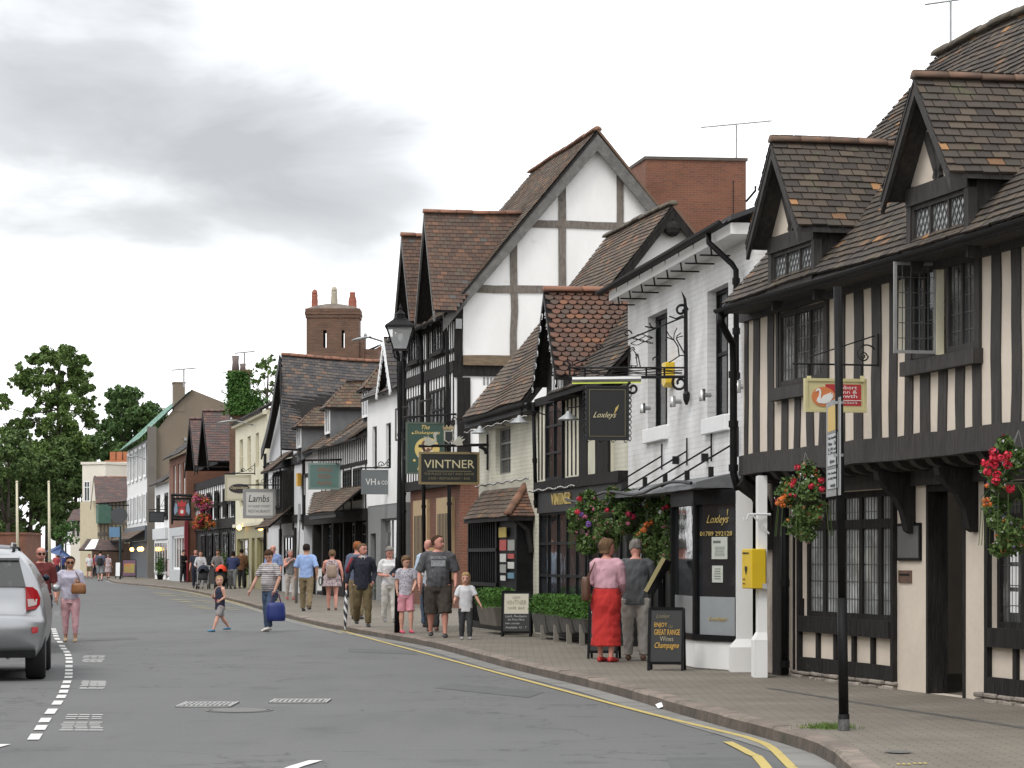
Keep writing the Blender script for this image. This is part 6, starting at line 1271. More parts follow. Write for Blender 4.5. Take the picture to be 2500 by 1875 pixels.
mb.loft([sq(hb+.01, .20), sq(hb+.01, .225)]); mb.loft([sq(ht+.025, .61), sq(ht+.02, .65), sq(.13, .76), sq(.125, .78), sq(.10, .79)])
mb.lathe([(.08, .78), (.075, .86), (.09, .87), (.03, .93), (.02, .96), (.03, .98), (.004, 1.06)], c, 10)
for k in range(3): mb.tube([c+V((.10*math.cos(a*.6+k*2), .10*math.sin(a*.6+k*2), .02+.04*a)) for a in range(4)], .006, 4)
mb.build('lantern_frame', black_p, t)
mb = MB(); mb.loft([sq(hb, .22), sq(ht-.01, .61)], cap=False); mb.build('lantern_glass', lglass, t); mb = MB(); mb.lathe([(.03, .52), (.05, .50), (.045, .40), (.01, .36)], c, 8); mb.lathe([(.14, .57), (.15, .56), (.02, .60)], c, 10); mb.build('burner', whitewood, t)
def cobra(label, u0, u1, v, Y):
    a, b = P(u0, v, Y), P(u1, v+6, Y+.3); t = thing('wall_street_lamp', label, 'street lamp', tuple(b)); L = (u1-u0)/F*Y; x = V((1, 0, 0)); mb = MB(); mb.smooth = True
    mb.loft([[a+x*(L*.02+L*.55*i/6)+V((0, .16*w*math.cos(k*.785), .05*w*math.sin(k*.785)+.02*i)) for k in range(8)] for i, w in enumerate((.2, .8, 1, 1, .9, .6, .35))]); mb.build('lamp_head', galv, t)
    mb = MB(); mb.tube([a+x*L*.5+V((0, 0, .1)), b], .035, 5); mb.lathe([(.05, 0), (.06, .06), (.02, .12)], a+x*L*.4+V((0, 0, .12)), 6); mb.build('arm', galv, t)
cobra('long grey street lamp arm on the white gabled house, nearest of the three', 856, 945, 831, 84); cobra('grey street lamp arm on the cream town house, middle one of the three', 529, 618, 1032, 120); cobra('grey street lamp arm on the green roofed house, farthest of the three', 308, 362, 1117, 179)
for u_, v0, v1, Y, lb in ((41, 1177, 1400, 128, 'leftmost cream flagpole rising behind the parked car'), (119, 1177, 1402, 128, 'right cream flagpole behind the man in the dark red shirt')):
    t0 = P(u_, v0, Y); t = thing('flagpole', lb, 'flagpole', (t0.x, Y, 0), group='cream flagpoles by the parking bays'); mb = MB(); mb.smooth = True; mb.tube([V((t0.x+.06, Y, 0)), t0], [.085, .05], 8); mb.ball(t0, .07, 6); mb.build('pole', cream_wood, t)
bp = G(723, 1472); t = thing('leaning_pole', 'grey galvanised leaning post on the pavement beside the sleeveless woman', 'post', tuple(bp)); mb = MB(); mb.smooth = True; mb.tube([bp, P(731, 1240, bp.y)], .045, 8); mb.build('post', galv, t)
mb = MB(); c = P(731, 1250, bp.y); mb.box(c, (.06, .22, .5)); mb.build('plate', galv, t)
# swan-neck shade lamps, up-and-down lights, alarm and defibrillator
for u_, v_, o, lb in ((1172, 1052, .55, 'leftmost of three'), (1268, 1027, .55, 'middle of three'), (1388, 1018, .55, 'near the black sign')):
    s_ = UC(u_, o); z_ = fC.z_(u_, v_, o); c = fC.pt(s_, z_, o); t = thing('shade_lamp', 'pale conical shade lamp on cream restaurant wall, %s' % lb, 'lamp', tuple(c), group='shade lamps on the cream restaurant')
    mb = MB(); mb.smooth = True; mb.lathe([(.17, -.05), (.165, -.03), (.05, .05), (.03, .09), (.01, .1)], c, 12); mb.build('shade', galv, t); mb = MB(); mb.tube([c+V((0, 0, .08)), c+V((0, 0, .15)), c-fC.n*.25+V((0, 0, .18)), c-fC.n*.5+V((0, 0, .1))], .012, 5); mb.build('arm', black_m, t)
for k, (u0, u1, v0, v1) in enumerate(((1555, 1571, 989, 1013), (1628, 1645, 971, 998), (1700, 1717, 954, 983), (1786, 1804, 933, 964))):
    s_ = UB((u0+u1)/2+6, .12); z0_, z1_ = fB.z_(u0, v1, .12), fB.z_(u0, v0, .12); c = fB.pt(s_, (z0_+z1_)/2, .12); lb = ('leftmost, near the hanging sign', 'just left of the iron bracket pole', 'between the two tall windows', 'rightmost, beside the drainpipe')[k]
    t = thing('wall_light', 'steel cylinder light on white painted brick wall, %s' % lb, 'wall light', tuple(c), group='steel wall lights on the white brick house'); mb = MB(); mb.smooth = True; h = (z1_-z0_)/2; mb.lathe([(.04, -h), (.042, -h+.01), (.042, h), (.03, h)], c, 12); mb.build('cylinder', steel, t); mb = MB(); mb.tube([c, c-fB.n*.12], .03, 8); mb.build('mount', galv, t)
for k, (u_, v0, v1) in enumerate(((1649, 1115, 1132), (1720, 1108, 1126))):
    c = fB.pt(UB(u_, .05), fB.z_(u_, (v0+v1)/2, .05), .05); t = thing('junction_box', 'small black box low on the white brick wall, %s one' % ('left', 'right')[k], 'box', tuple(c)); mb = MB(); mb.box(c, (.08, .07, .11), (fB.n, fB.d, V((0, 0, 1)))); mb.build('case', black_m, t)
s_ = UB(1632, .06); z_ = fB.z_(1630, 915, .06); c = fB.pt(s_, z_, .09); t = thing('alarm_box', 'yellow alarm box on the white brick wall behind the iron bracket', 'alarm', tuple(c)); mb = MB(); mb.prism([c+fB.d*a-fB.n*.09+V((0, 0, b)) for a, b in ((-.15, .17), (.15, .17), (.15, -.13), (0, -.19), (-.15, -.13))], fB.n*.13); mb.build('cover', yellow_m, t, bevel=.01)
cc = V((2.83, 31.1, 0)); fx = FrP(V((2.80, 30.62, 0)), V((2.70, 31.02, 0))); dz0, dz1 = 1.5-75/6500*30.8, 1.5+22/6500*30.8
x0, x1 = (1834-CX)/F*30.62, (1871-CX)/F*30.62; fx = FrP(V((x0, 30.6, 0)), V((x0-.075, 31.0, 0))); t = thing('defibrillator_cabinet', 'yellow defibrillator cabinet on the white pier by the restaurant door', 'cabinet', (x0, 30.7, (dz0+dz1)/2)); mb = MB(); wv = V((x1-x0, .03, 0))
mb.prism([fx.pt(0, dz0, 0), fx.pt(fx.len, dz0, 0), fx.pt(fx.len, dz1, 0), fx.pt(0, dz1, 0)], wv); mb.build('case', yellow_m, t, bevel=.01)
mb = MB(); mb.prism([fx.pt(.22+a, (dz0+dz1)/2-.01+b, .003) for a, b in ((0, -.06), (.05, .0), (.045, .035), (.02, .04), (0, .025), (-.02, .04), (-.045, .035), (-.05, .0))][::-1], fx.n*.003); mb.build('heart_symbol', blk, t)
for a, z_, h in ((.30, dz1-.06, .02), (.30, dz0+.10, .018), (.30, dz0+.05, .015)): mb = MB(); mb.text('DEFIBRILLATOR' if h == .02 else 'AED', fx.pt(.36, z_, .003), -fx.d, up, .26 if h == .02 else .10, h, .003); mb.build('lettering', blk, t)
mb = MB(); mb.box(V((x1-.02, 30.6, dz0+.03)), (.05, .02, .06)); mb.build('lock', steel, t)
# television aerials
def aerial(label, u, v0, v1, Y, w, n=7, par=None):
    b, tp = P(u, v1, Y), P(u, v0, Y); t = thing('television_aerial', label, 'aerial', tuple(b)); k = .00022*Y+.004; mb = MB(); mb.tube([b-V((0, 0, .3)), tp], k*1.4, 5); mb.build('mast', galv, t)
    mb = MB(); h = w/F*Y; mb.tube([tp+V((-h/2, .1, -.04*h)), tp+V((h/2, -.1, .04*h))], k, 4)
    for i in range(n): c = tp+V((-h/2+h*(i+.5)/n, .1-.2*(i+.5)/n, -.04*h+.08*h*(i+.5)/n)); mb.tube([c-V((.02, .12, .10))*h*.35, c+V((.02, .12, .10))*h*.35], k*.7, 3)
    mb.build('array', galv, t)
aerial('thin television aerial above the square brick block', 1798, 303, 385, 86.8, 172, 11); aerial('tall aerial mast cut off by the top edge of the picture', 2321, 2, 112, 31.5, 120, 6); aerial('small aerial on the broad chimney of the brown gable', 449, 901, 934, 178, 60, 3); aerial('small aerial beside the ivy-covered chimney', 597, 860, 905, 135, 50, 4)
# ================= boards on the pavement =================
def aboard(label, u0, u1, v0, v1, Y, texts=(), bm_=None, extra=None, yaw=0, fm=black_p, lean=.16, name='pavement_sign', hinge=True):
    x0, x1 = (u0-CX)/F*Y, (u1-CX)/F*Y; W = x1-x0; z0_, z1_ = CH+(HY-v1)/F*Y, CH+(HY-v0)/F*Y; H = z1_-z0_; c = V(((x0+x1)/2, Y, z0_)); rv = V((math.cos(yaw), math.sin(yaw), 0)); bk = V((-math.sin(yaw), math.cos(yaw), 0))
    t = thing(name, label, 'pavement sign', tuple(c)); up = (V((0, 0, 1))+bk*lean).normalized(); nv = rv.cross(up); q = lambda x, y, o=0: c+rv*(x-.5)*W+up*y*H+nv*o
    mb = MB(); mb.prism([q(.03, .12), q(.97, .12), q(.97, .98), q(.03, .98)], -nv*.015); mb.build('panel', bm_ or blk, t)
    mb = MB(); mb.bar(q(.0, 0), q(.0, 1), .04, .03, up=rv); mb.bar(q(1, 0), q(1, 1), .04, .03, up=rv); mb.bar(q(0, 1), q(1, 1), .03, .03); mb.bar(q(0, .12), q(1, .12), .03, .035)
    o = bk*(H*lean*2.2)
    if hinge:
        for x in (0, 1): mb.bar(q(x, 1)+bk*.03, c+rv*(x-.5)*W+o, .035, .03, up=rv)
        mb.bar(c+rv*-.5*W+o+V((0, 0, .12)), c+rv*.5*W+o+V((0, 0, .12)), .03, .03)
    mb.build('frame', fm, t)
    if extra: extra(t, q)
    for (s_, x, y, w_, h, m_, *r) in texts: mb = MB(); mb.text(s_, q(x, y, .008), rv, up, w_*W, h*H, .003, r[0] if r else 0); mb.build('lettering', m_, t)
    return t
chalk = lam('chalk', (.45, .45, .43)); tang = lam('amber_lettering', (.62, .36, .05)); taupe = lam('taupe_lettering', (.34, .31, .20))
def pan(nm, m_, x0, x1, y0, y1, o=.004):
    def f(t, q): mb = MB(); mb.prism([q(x0, y0, o), q(x1, y0, o), q(x1, y1, o), q(x0, y1, o)], (q(0, 0, 0)-q(0, 0, .003))); mb.build(nm, m_, t)
    return f
aboard('black pavement sign offering Wines and Champagne in amber letters', 1583, 1666, 1484, 1637, 32.6, [('Loxleys', .2, .82, .4, .09, dimgold, .4), ('ENJOY', .15, .68, .38, .09, tang), ('Our', .57, .68, .14, .06, dimgold, .3), ('GREAT RANGE', .15, .57, .76, .09, tang), ('Wines', .32, .47, .40, .08, taupe), ('Champagne', .17, .33, .72, .12, tang, .35)], yaw=-.18)
def vb(t, q): pan('cream_panel', cream_s, .07, .93, .52, .95)(t, q)
aboard('tall pavement sign with cream top reading VINTNER and chalked menu below', 1225, 1294, 1443, 1557, 46.6, [('VINTNER', .14, .72, .72, .09, taupe), ('NEW', .36, .84, .28, .06, taupe), ('CAFE  BAR', .2, .62, .6, .05, taupe), ('Lunch  Pre-theatre', .12, .44, .76, .05, chalk, .2), ('Set Price Menu', .2, .37, .6, .045, chalk, .2), ('two courses', .12, .29, .5, .035, chalk, .2), ('Available 12 - 7', .12, .2, .76, .045, chalk, .2)], extra=vb, yaw=-.1)
aboard('black chalkboard sign half hidden behind the woman in the red skirt', 1436, 1506, 1470, 1608, 36.4, [('Coffee', .06, .80, .5, .07, chalk, .3), ('Cakes', .2, .62, .4, .05, chalk, .3), ('Lunch', .16, .40, .5, .07, chalk, .3)], yaw=-.2)
def lamp_(t, q): pan('black_panel', blk, .12, .9, .16, .66)(t, q)
aboard('white framed Lambs menu board on the pavement by striped woman', 608, 640, 1379, 1434, 122, [('Lambs', .15, .74, .7, .14, blk, .2)], bm_=lam('offwhite_board', (1, 1, 1)), fm=galv, extra=lamp_)
aboard('pale pink menu board standing beside the man in black', 407, 438, 1365, 1412, 164, bm_=lam('pale_pink_board', (.60, .50, .50)))
def food(t, q): pan('food_picture', lam('food_red', (.45, .14, .05), col2=(.25, .35, .08), ns=1.5), .12, .9, .3, .8)(t, q)
aboard('purple menu board with a food picture outside the lamplit shop', 298, 331, 1366, 1412, 172, bm_=lam('purple_board', (.14, .07, .11)), extra=food); aboard('narrow white menu board left of the purple one', 281, 293, 1372, 1412, 170, bm_=whitewood)
def face(t, q):
    for cx_ in (.35, .7):
        mb = MB(); mb.tube([q(cx_+.14*math.cos(a*.5), .5+.16*math.sin(a*.5), .02) for a in range(14)], .02, 4); mb.build('sketch_line', grey_s, t)
aboard('white poster board with line sketches outside the timbered restaurant', 772, 799, 1386, 1450, 99, bm_=white_s, fm=galv, extra=face)
# sloping menu stand
t = thing('menu_stand', 'tilted menu case on a black post beside the man in grey jacket', 'menu stand', tuple(G(1610, 1612))); p_ = P(1600, 1405, 34.1); mb = MB(); mb.bar(P(1576, 1444, 33.9), P(1621, 1362, 33.9), .05, .03, up=V((0, 1, 0))); mb.build('brass_edge', lam('brass_edge', (.33, .28, .13)), t)
mb = MB(); mb.prism([P(1577, 1446, 33.92), P(1622, 1364, 33.92), P(1622, 1364, 33.92)+V((.10, .5, -.02)), P(1577, 1446, 33.92)+V((.10, .5, -.02))], V((.03, 0, -.02))); mb.build('menu_case', black_p, t)
mb = MB(); g0 = G(1612, 1600); mb.bar(g0, V((g0.x, g0.y, 1.15)), .07); mb.box(g0+V((0, 0, .03)), (.4, .4, .05)); mb.build('post', black_p, t)
# ================= trees =================
def leafmat(name, a, b, c, rough=.6):
    def pat(nt, tc, mixc, ramp):
        g = N(nt, 'ShaderNodeNewGeometry'); cr = N(nt, 'ShaderNodeValToRGB'); e = cr.color_ramp.elements; e[0].color = (*a, 1); e[1].color = (*c, 1); x = e.new(.55); x.color = (*b, 1); Lk(nt, g.outputs['Random Per Island'], cr.inputs[0])
        n = N(nt, 'ShaderNodeTexNoise', _Scale=.5, _Detail=3.0); Lk(nt, tc.outputs['Object'], n.inputs[0])
        return mixc(math_(nt, 'MULTIPLY', ramp(n.outputs[0], .4, .65), .5), cr.outputs[0], (*c, 1))
    m = M(name, a, pat=pat, rough=rough, spec=.25); m.node_tree.nodes['Principled BSDF'].inputs['Transmission Weight'].default_value = 0
    return m
lf_lime = leafmat('leaf_tall_tree', (.060, .105, .028), (.090, .150, .038), (.140, .210, .055)); lf_dark = leafmat('leaf_dark_tree', (.040, .085, .028), (.065, .125, .038), (.100, .165, .050)); lf_far = leafmat('leaf_far_trees', (.048, .088, .028), (.075, .125, .038), (.11, .165, .050)); lf_ivy = leafmat('leaf_ivy', (.035, .085, .018), (.05, .12, .025), (.075, .16, .035))
lf_box = leafmat('leaf_box_hedge', (.035, .09, .012), (.05, .125, .018), (.08, .18, .03)); lf_bask = leafmat('leaf_basket', (.045, .095, .025), (.075, .135, .035), (.13, .19, .06)); bark = M('bark', (.07, .058, .045), (.045, .038, .03), ns=2, rough=.95, bump=.03, bs=6)
def tree(name, label, mat_, blobs, Y, dep, leaf, dens, trunk, group=None, cat='tree'):
    """blobs (u, v, r px) give each leaf clump its place; the crown has depth dep"""
    base = G(trunk[0][0], 1400, 0); k = Y/F; bx = (trunk[0][0]-CX)*k; t = thing(name, label, cat, (bx, Y, 0), group=group); cr = MB(); br = MB(); br.smooth = True; rr = random.Random(len(blobs)*7+int(trunk[0][0]))
    cs = []
    for (u, v, r) in blobs:
        c = P(u, v, Y); c.y += rr.uniform(-dep, dep); R_ = r*k; cs.append((c, R_)); subs = []
        for _ in range(13):
            d = V((rr.gauss(0, 1), rr.gauss(0, 1), rr.gauss(.15, .8))).normalized(); subs.append((c+V((d.x*1.15, d.y, d.z*.8))*R_*rr.uniform(.35, 1.25), R_*rr.uniform(.18, .46)))
        def fn():
            s, q = rr.choice(subs); d = V((rr.gauss(0, 1), rr.gauss(0, 1), rr.gauss(0, 1))).normalized(); return s+d*q*rr.random()**.45
        leaves(cr, fn, int(dens*R_*R_), leaf, up=.6)
    cr.build('crown', mat_, t)
    tp = [V(((u-CX)*k, Y, CH+(HY-v)*k)) for u, v, r in trunk]; tp[0].z = -.1; br.tube(tp, [r*k for u, v, r in trunk], 8)
    for c, R_ in cs[::2]:
        j = min(range(len(tp)), key=lambda i: (tp[i]-c).length+(6 if tp[i].z > c.z else 0)); a = tp[j]; m = a.lerp(c, .5)+V((0, 0, -.12*(c-a).length)); br.tube([a, m, c], [trunk[j][2]*k*.45, trunk[j][2]*k*.28, .03], 5)
    br.build('trunk', bark, t); return t
q = lambda x, y, r: (x/2.074, 700+y/2.074, r/1.6)
bl = [q(*b) for b in ((225, 345, 38), (290, 345, 48), (355, 350, 42), (405, 375, 35), (170, 365, 32), (445, 390, 22), (235, 385, 45), (310, 410, 50), (385, 440, 50), (110, 445, 42), (75, 480, 28), (175, 470, 48), (255, 480, 55), (330, 500, 55), (410, 510, 45), (455, 515, 22), (115, 505, 35), (30, 565, 30), (5, 600, 30), (225, 560, 48), (300, 590, 55), (370, 600, 50), (440, 590, 30), (140, 625, 24), (185, 640, 26), (100, 690, 42), (40, 720, 36), (0, 740, 30), (25, 790, 20), (160, 710, 36), (330, 680, 58), (410, 680, 48), (455, 660, 26), (225, 740, 30), (280, 760, 50), (360, 770, 65), (440, 790, 50), (480, 850, 34), (250, 845, 60), (150, 870, 60), (330, 860, 65), (420, 890, 55), (70, 920, 60), (200, 930, 75), (300, 935, 40), (400, 960, 50), (130, 1000, 70), (260, 1030, 60), (20, 970, 50), (340, 1040, 40), (420, 1040, 35))]
tree('tall_tree', 'very tall loose-crowned tree with open gaps at the far left of street', lf_lime, bl, 262, 2.6, .15, 1250, [(145, 1400, 9), (143, 1250, 8), (145, 1100, 6.5), (143, 1000, 5), (140, 930, 3.5), (148, 880, 2)])
rr_ = random.Random(5); bl = []
for _ in range(46):
    a, b = rr_.uniform(0, 6.28), rr_.random()**.6; x, y = 645+135*b*math.cos(a), 700+160*b*math.sin(a); bl.append(q(x+(20 if y > 640 else 0), y, rr_.uniform(26, 44)))
bl += [q(*b) for b in ((560, 850, 50), (620, 840, 50), (700, 830, 50), (540, 780, 45), (520, 700, 30), (690, 560, 34), (620, 560, 34), (760, 610, 30))]
tree('round_tree', 'dense dark green round-topped tree behind the green roofed house', lf_dark, bl, 250, 4, .16, 1300, [(310, 1400, 8), (312, 1200, 7), (312, 1080, 5), (312, 1000, 3)])
q2 = lambda x, y, r: (300+x/2.552, 850+y/2.552, r/2.552)
bl = [q2(*b) for b in ((880, 85, 28), (925, 80, 26), (845, 105, 28), (900, 125, 30), (955, 110, 26), (815, 150, 26), (870, 170, 22), (940, 165, 30), (815, 205, 22), (850, 215, 18), (925, 215, 22), (970, 200, 24), (880, 270, 30), (830, 270, 24), (940, 265, 30), (985, 150, 24), (985, 260, 30))]
tree('airy_tree', 'small airy tree with sky showing through beside the ivy-covered chimney', lf_lime, bl, 150, 1.6, .11, 1300, [(660, 1400, 7), (656, 1100, 6), (652, 970, 3), (655, 910, 1.5)])
kinds = ((20, 1130, 90, 'leftmost low dark tree behind the flagpoles'), (75, 1200, 95, 'bushy dark tree between the two flagpoles'), (150, 1230, 85, 'dark tree behind the right flagpole'), (185, 1130, 55, 'narrow tree beside the flat-roofed cream house'), (-30, 1230, 80, 'dark tree at the very left edge of the photo'), (115, 1140, 70, 'mid green tree below the tall loose-crowned one'))
for i, (u, v, r, lb) in enumerate(kinds):
    bl = [(u+rr_.uniform(-.75, .75)*r, v+rr_.uniform(-.8, 1.0)*r, rr_.uniform(16, 27)) for _ in range(38)]; bl = [b for b in bl if not (155 < b[0] < 178 and 1165 < b[1] < 1190)]
    tree('background_tree', lb, lf_far, bl, 248+i*4, 3, .18, 950, [(u, 1400, 6), (u, 1280, 5), (u, v, 3)], group='low dark trees behind the flagpoles')
bl = [(160+rr_.uniform(-22, 26), 1318+rr_.uniform(-34, 40), rr_.uniform(9, 15)) for _ in range(14)]
tree('pale_bush', 'pale green bush in front of the small pink cottage', lf_ivy, bl, 214, .8, .09, 700, [(162, 1400, 3), (160, 1330, 2)], cat='bush')
# ivy-covered chimney
Yi = 134; z = lambda v: CH+(HY-v)/F*Yi; xi = lambda u: (u-CX)/F*Yi
t = thing('ivy_chimney', 'tall brick chimney smothered in bright green ivy with two pots', 'chimney', (xi(583), Yi, 0)); mb = MB(); mb.box((xi(583), Yi+.6, z(1050)), (xi(606)-xi(560), 1.1, z(908)-z(1192))); mb.box((xi(583), Yi+.6, z(910)), (xi(610)-xi(556), 1.3, .25)); mb.build('stack', brick_old, t)
for u_, r, h in ((572, .2, .8), (590, .17, .4)): mb = MB(); mb.smooth = True; mb.lathe([(r, 0), (r*.8, h*.6), (r*.95, h)], (xi(u_), Yi+.6, z(905)), 10); mb.build('chimney_pot', M('grey_pot', (.16, .13, .12), rough=.9), t)
mb = MB(); leaves(mb, lambda: V((xi(rnd.gauss(583, 14)), Yi+rnd.uniform(-.35, .0), z(rnd.uniform(908, 1012)))), 3600, .09, up=0); leaves(mb, lambda: V((xi(rnd.uniform(555, 562)), Yi+rnd.uniform(-.1, .5), z(rnd.uniform(912, 1000)))), 300, .07, up=0); leaves(mb, lambda: V((xi(rnd.gauss(618, 14)), Yi+rnd.uniform(-.3, .6), z(rnd.gauss(984, 9)))), 1500, .09); mb.build('ivy', lf_ivy, t)
# ================= hanging baskets and planters =================
fcol = {n: M('petal_'+n, c, rough=.6, isl=.25) for n, c in dict(red=(.55, .02, .05), crimson=(.42, .01, .06), pink=(.60, .16, .28), orange=(.60, .16, .03), white=(.62, .62, .60), purple=(.22, .10, .38), magenta=(.45, .03, .16)).items()}
def petals(mb, c, r, n):
    for _ in range(n):
        d = V((rnd.gauss(0, 1), rnd.gauss(0, 1), rnd.gauss(0, 1))).normalized(); p = c+d*r*rnd.uniform(.7, 1); x = d.orthogonal().normalized()*r*.42; y = d.cross(x); mb.add([p-x, p+y*.9+d*r*.1, p+x, p-y*.9+d*r*.1], [(0, 1, 2, 3)])
def basket(label, u, v, Y, ru, top, bot, cols, heads=(), n=2600, hang=None, group=None, name='hanging_basket', leaf=.028):
    """basket seen centred on u; foliage from v=top to v=bot, half width ru px"""
    c = P(u, v, Y); k = Y/F; t = thing(name, label, 'flower basket' if name == 'hanging_basket' else 'flower trough', tuple(c), group=group); W = ru*k*1.2; zt, zb = CH+(HY-top)*k, CH+(HY-bot)*k; H = zt-zb
    mb = MB(); mb.smooth = True; mb.lathe([(.02, -.16), (.11, -.12), (.16, -.02), (.16, 0)], (c.x, c.y, zt-H*.38), 12); mb.build('liner', M('moss_liner', (.05, .06, .03), rough=.95), t)
    subs = []
    for _ in range(26):
        a = rnd.uniform(0, 6.28); h = rnd.random(); w_ = W*math.sin(math.pi*min(.97, .22+.75*h))**.6*(.55+.45*h) if h > 0 else W; rr = rnd.uniform(.3, .95); subs.append((V((c.x+w_*rr*math.cos(a), c.y+w_*rr*math.sin(a), zb+H*h)), min(W, H*.7)*rnd.uniform(.22, .40)))
    mb = MB()
    def fn(): s, q_ = rnd.choice(subs); d = V((rnd.gauss(0, 1), rnd.gauss(0, 1), rnd.gauss(0, 1.1))).normalized(); return s+d*q_*rnd.random()**.4
    leaves(mb, fn, n, leaf, up=.3)
    for _ in range(12):
        a = rnd.uniform(0, 6.28); p0 = V((c.x+W*.5*math.cos(a), c.y+W*.5*math.sin(a), zt-H*.4)); mb.tube([p0, p0+V((W*.35*math.cos(a), W*.35*math.sin(a), -H*.1)), p0+V((W*.45*math.cos(a), W*.45*math.sin(a), -H*.55))], .004, 3)
    mb.build('foliage', lf_bask, t)
    by = {}
    for (fu, fv, r, col) in heads:
        mbf = by.setdefault(col, MB()); p = P(fu, fv, Y-W*.85); petals(mbf, p, r*k, 34)
    for col, cnt, r in cols:
        mbf = by.setdefault(col, MB())
        for _ in range(int(cnt*1.9)):
            s, q_ = rnd.choice(subs); d = V((rnd.gauss(0, 1), -abs(rnd.gauss(0, 1)), rnd.gauss(0, .8))).normalized(); petals(mbf, s+d*q_*1.05, r*rnd.uniform(.7, 1.2), 7)
    for col, mbf in by.items(): o = mbf.build(col+'_flowers', fcol[col], t); o['kind'] = 'stuff'
    if hang:
        mb = MB(); hp = P(hang[0], hang[1], Y)
        for a in (0, 2.1, 4.2): mb.tube([hp, V((c.x+.19*math.cos(a), c.y+.19*math.sin(a), zt-H*.38))], .005, 3)
        mb.build('chain', galv, t)
    return t
zz = lambda x, y: (1930+x/3.881, 900+y/3.881)
basket('hanging basket of red and orange flowers left of the parking sign', 1962, 1220, 28.3, 62, 1150, 1318, [('white', 34, .014), ('orange', 16, .022), ('red', 12, .018)], [(1947, 1141, 8, 'red'), (1980, 1187, 8, 'red'), (2005, 1172, 8, 'red'), (2007, 1194, 8, 'red'), (1938, 1174, 7, 'red'), (1934, 1185, 6, 'red'), (1906, 1222, 9, 'orange'), (1915, 1212, 7, 'orange'), (1912, 1234, 7, 'orange'), (1898, 1230, 6, 'orange'), (1941, 1210, 4, 'crimson'), (1930, 1208, 4, 'red')], 3600, (1966, 1105), group='hanging baskets on the jettied timber house')
hd = [(*zz(x, y), 11, 'red') for x, y in ((1925, 790), (2055, 820), (1920, 850), (1990, 850), (1845, 895), (1930, 915), (2055, 910), (1865, 980), (1955, 1005), (1945, 1065), (2085, 1135))]+[(*zz(x, y), 6, 'orange') for x, y in ((1860, 1110), (1830, 1250), (1870, 1240), (1890, 1285), (1840, 1290))]
basket('big hanging basket with bright red geraniums cut by the right edge of photo', 2462, 1190, 23.2, 66, 1075, 1345, [('white', 40, .013), ('purple', 14, .018), ('red', 10, .016), ('orange', 8, .02)], hd, 4200, (2487, 1050), group='hanging baskets on the jettied timber house')
bs = ((1432, 1262, 38.6, 40, 1205, 1345, [('pink', 10, .024), ('purple', 12, .02)], [(1415, 1218, 7, 'red'), (1410, 1250, 7, 'red'), (1428, 1262, 6, 'pink'), (1420, 1256, 6, 'purple'), (1437, 1280, 8, 'purple'), (1450, 1243, 5, 'pink')], (1445, 1196), 'leftmost hanging basket with purple and red flowers over restaurant window'),
      (1490, 1262, 38.2, 42, 1200, 1330, [('pink', 24, .018), ('white', 10, .013), ('crimson', 5, .02)], [(1482, 1246, 6, 'red')], (1500, 1194), 'second hanging basket from the left, pale pink flowers above the woman in red skirt'),
      (1545, 1262, 37.6, 42, 1208, 1345, [('pink', 12, .018), ('crimson', 8, .02)], [(1535, 1256, 8, 'crimson'), (1546, 1262, 7, 'crimson'), (1533, 1278, 5, 'pink')], (1545, 1190), 'third hanging basket from left, crimson flowers above the man in grey jacket'),
      (1592, 1290, 37.0, 42, 1225, 1370, [('orange', 14, .025), ('white', 18, .014)], [(1580, 1280, 8, 'orange'), (1572, 1293, 8, 'orange'), (1590, 1276, 6, 'orange')], (1590, 1192), 'fourth hanging basket from left, with a patch of orange flowers'),
      (1645, 1285, 36.0, 46, 1208, 1400, [('white', 46, .014), ('pink', 16, .02)], [(1628, 1237, 6, 'red'), (1620, 1240, 5, 'crimson'), (1655, 1272, 7, 'pink'), (1645, 1278, 6, 'pink'), (1612, 1250, 5, 'white')], (1650, 1194), 'rightmost and longest hanging basket of the restaurant row, with many small white flowers'))
for (u, v, Y, ru, tp_, bt, cols, heads, hg, lb) in bs: basket(lb if len(lb.split()) <= 16 else ' '.join(lb.split()[:16]), u, v, Y, ru, tp_, bt, cols, heads, 4600, hg, group='hanging baskets above the restaurant front', leaf=.034)
mb = MB(); fr_pts = [P(u, v, Y) for u, v, Y in ((1395+80, 1192, 39.5), (1545, 1186, 37.6), (1650, 1190, 36), (1700, 1186, 35.2))]
basket('upper flower trough of pink and red blooms on the timber inn', 495, 1226, 138, 32, 1208, 1240, [('magenta', 60, .10), ('pink', 30, .10), ('orange', 20, .10)], [], 1500, None, name='flower_trough', leaf=.08); basket('lower flower trough of orange and crimson blooms on the timber inn', 495, 1274, 138, 32, 1258, 1290, [('orange', 70, .10), ('crimson', 50, .10)], [], 1500, None, name='flower_trough', leaf=.08)
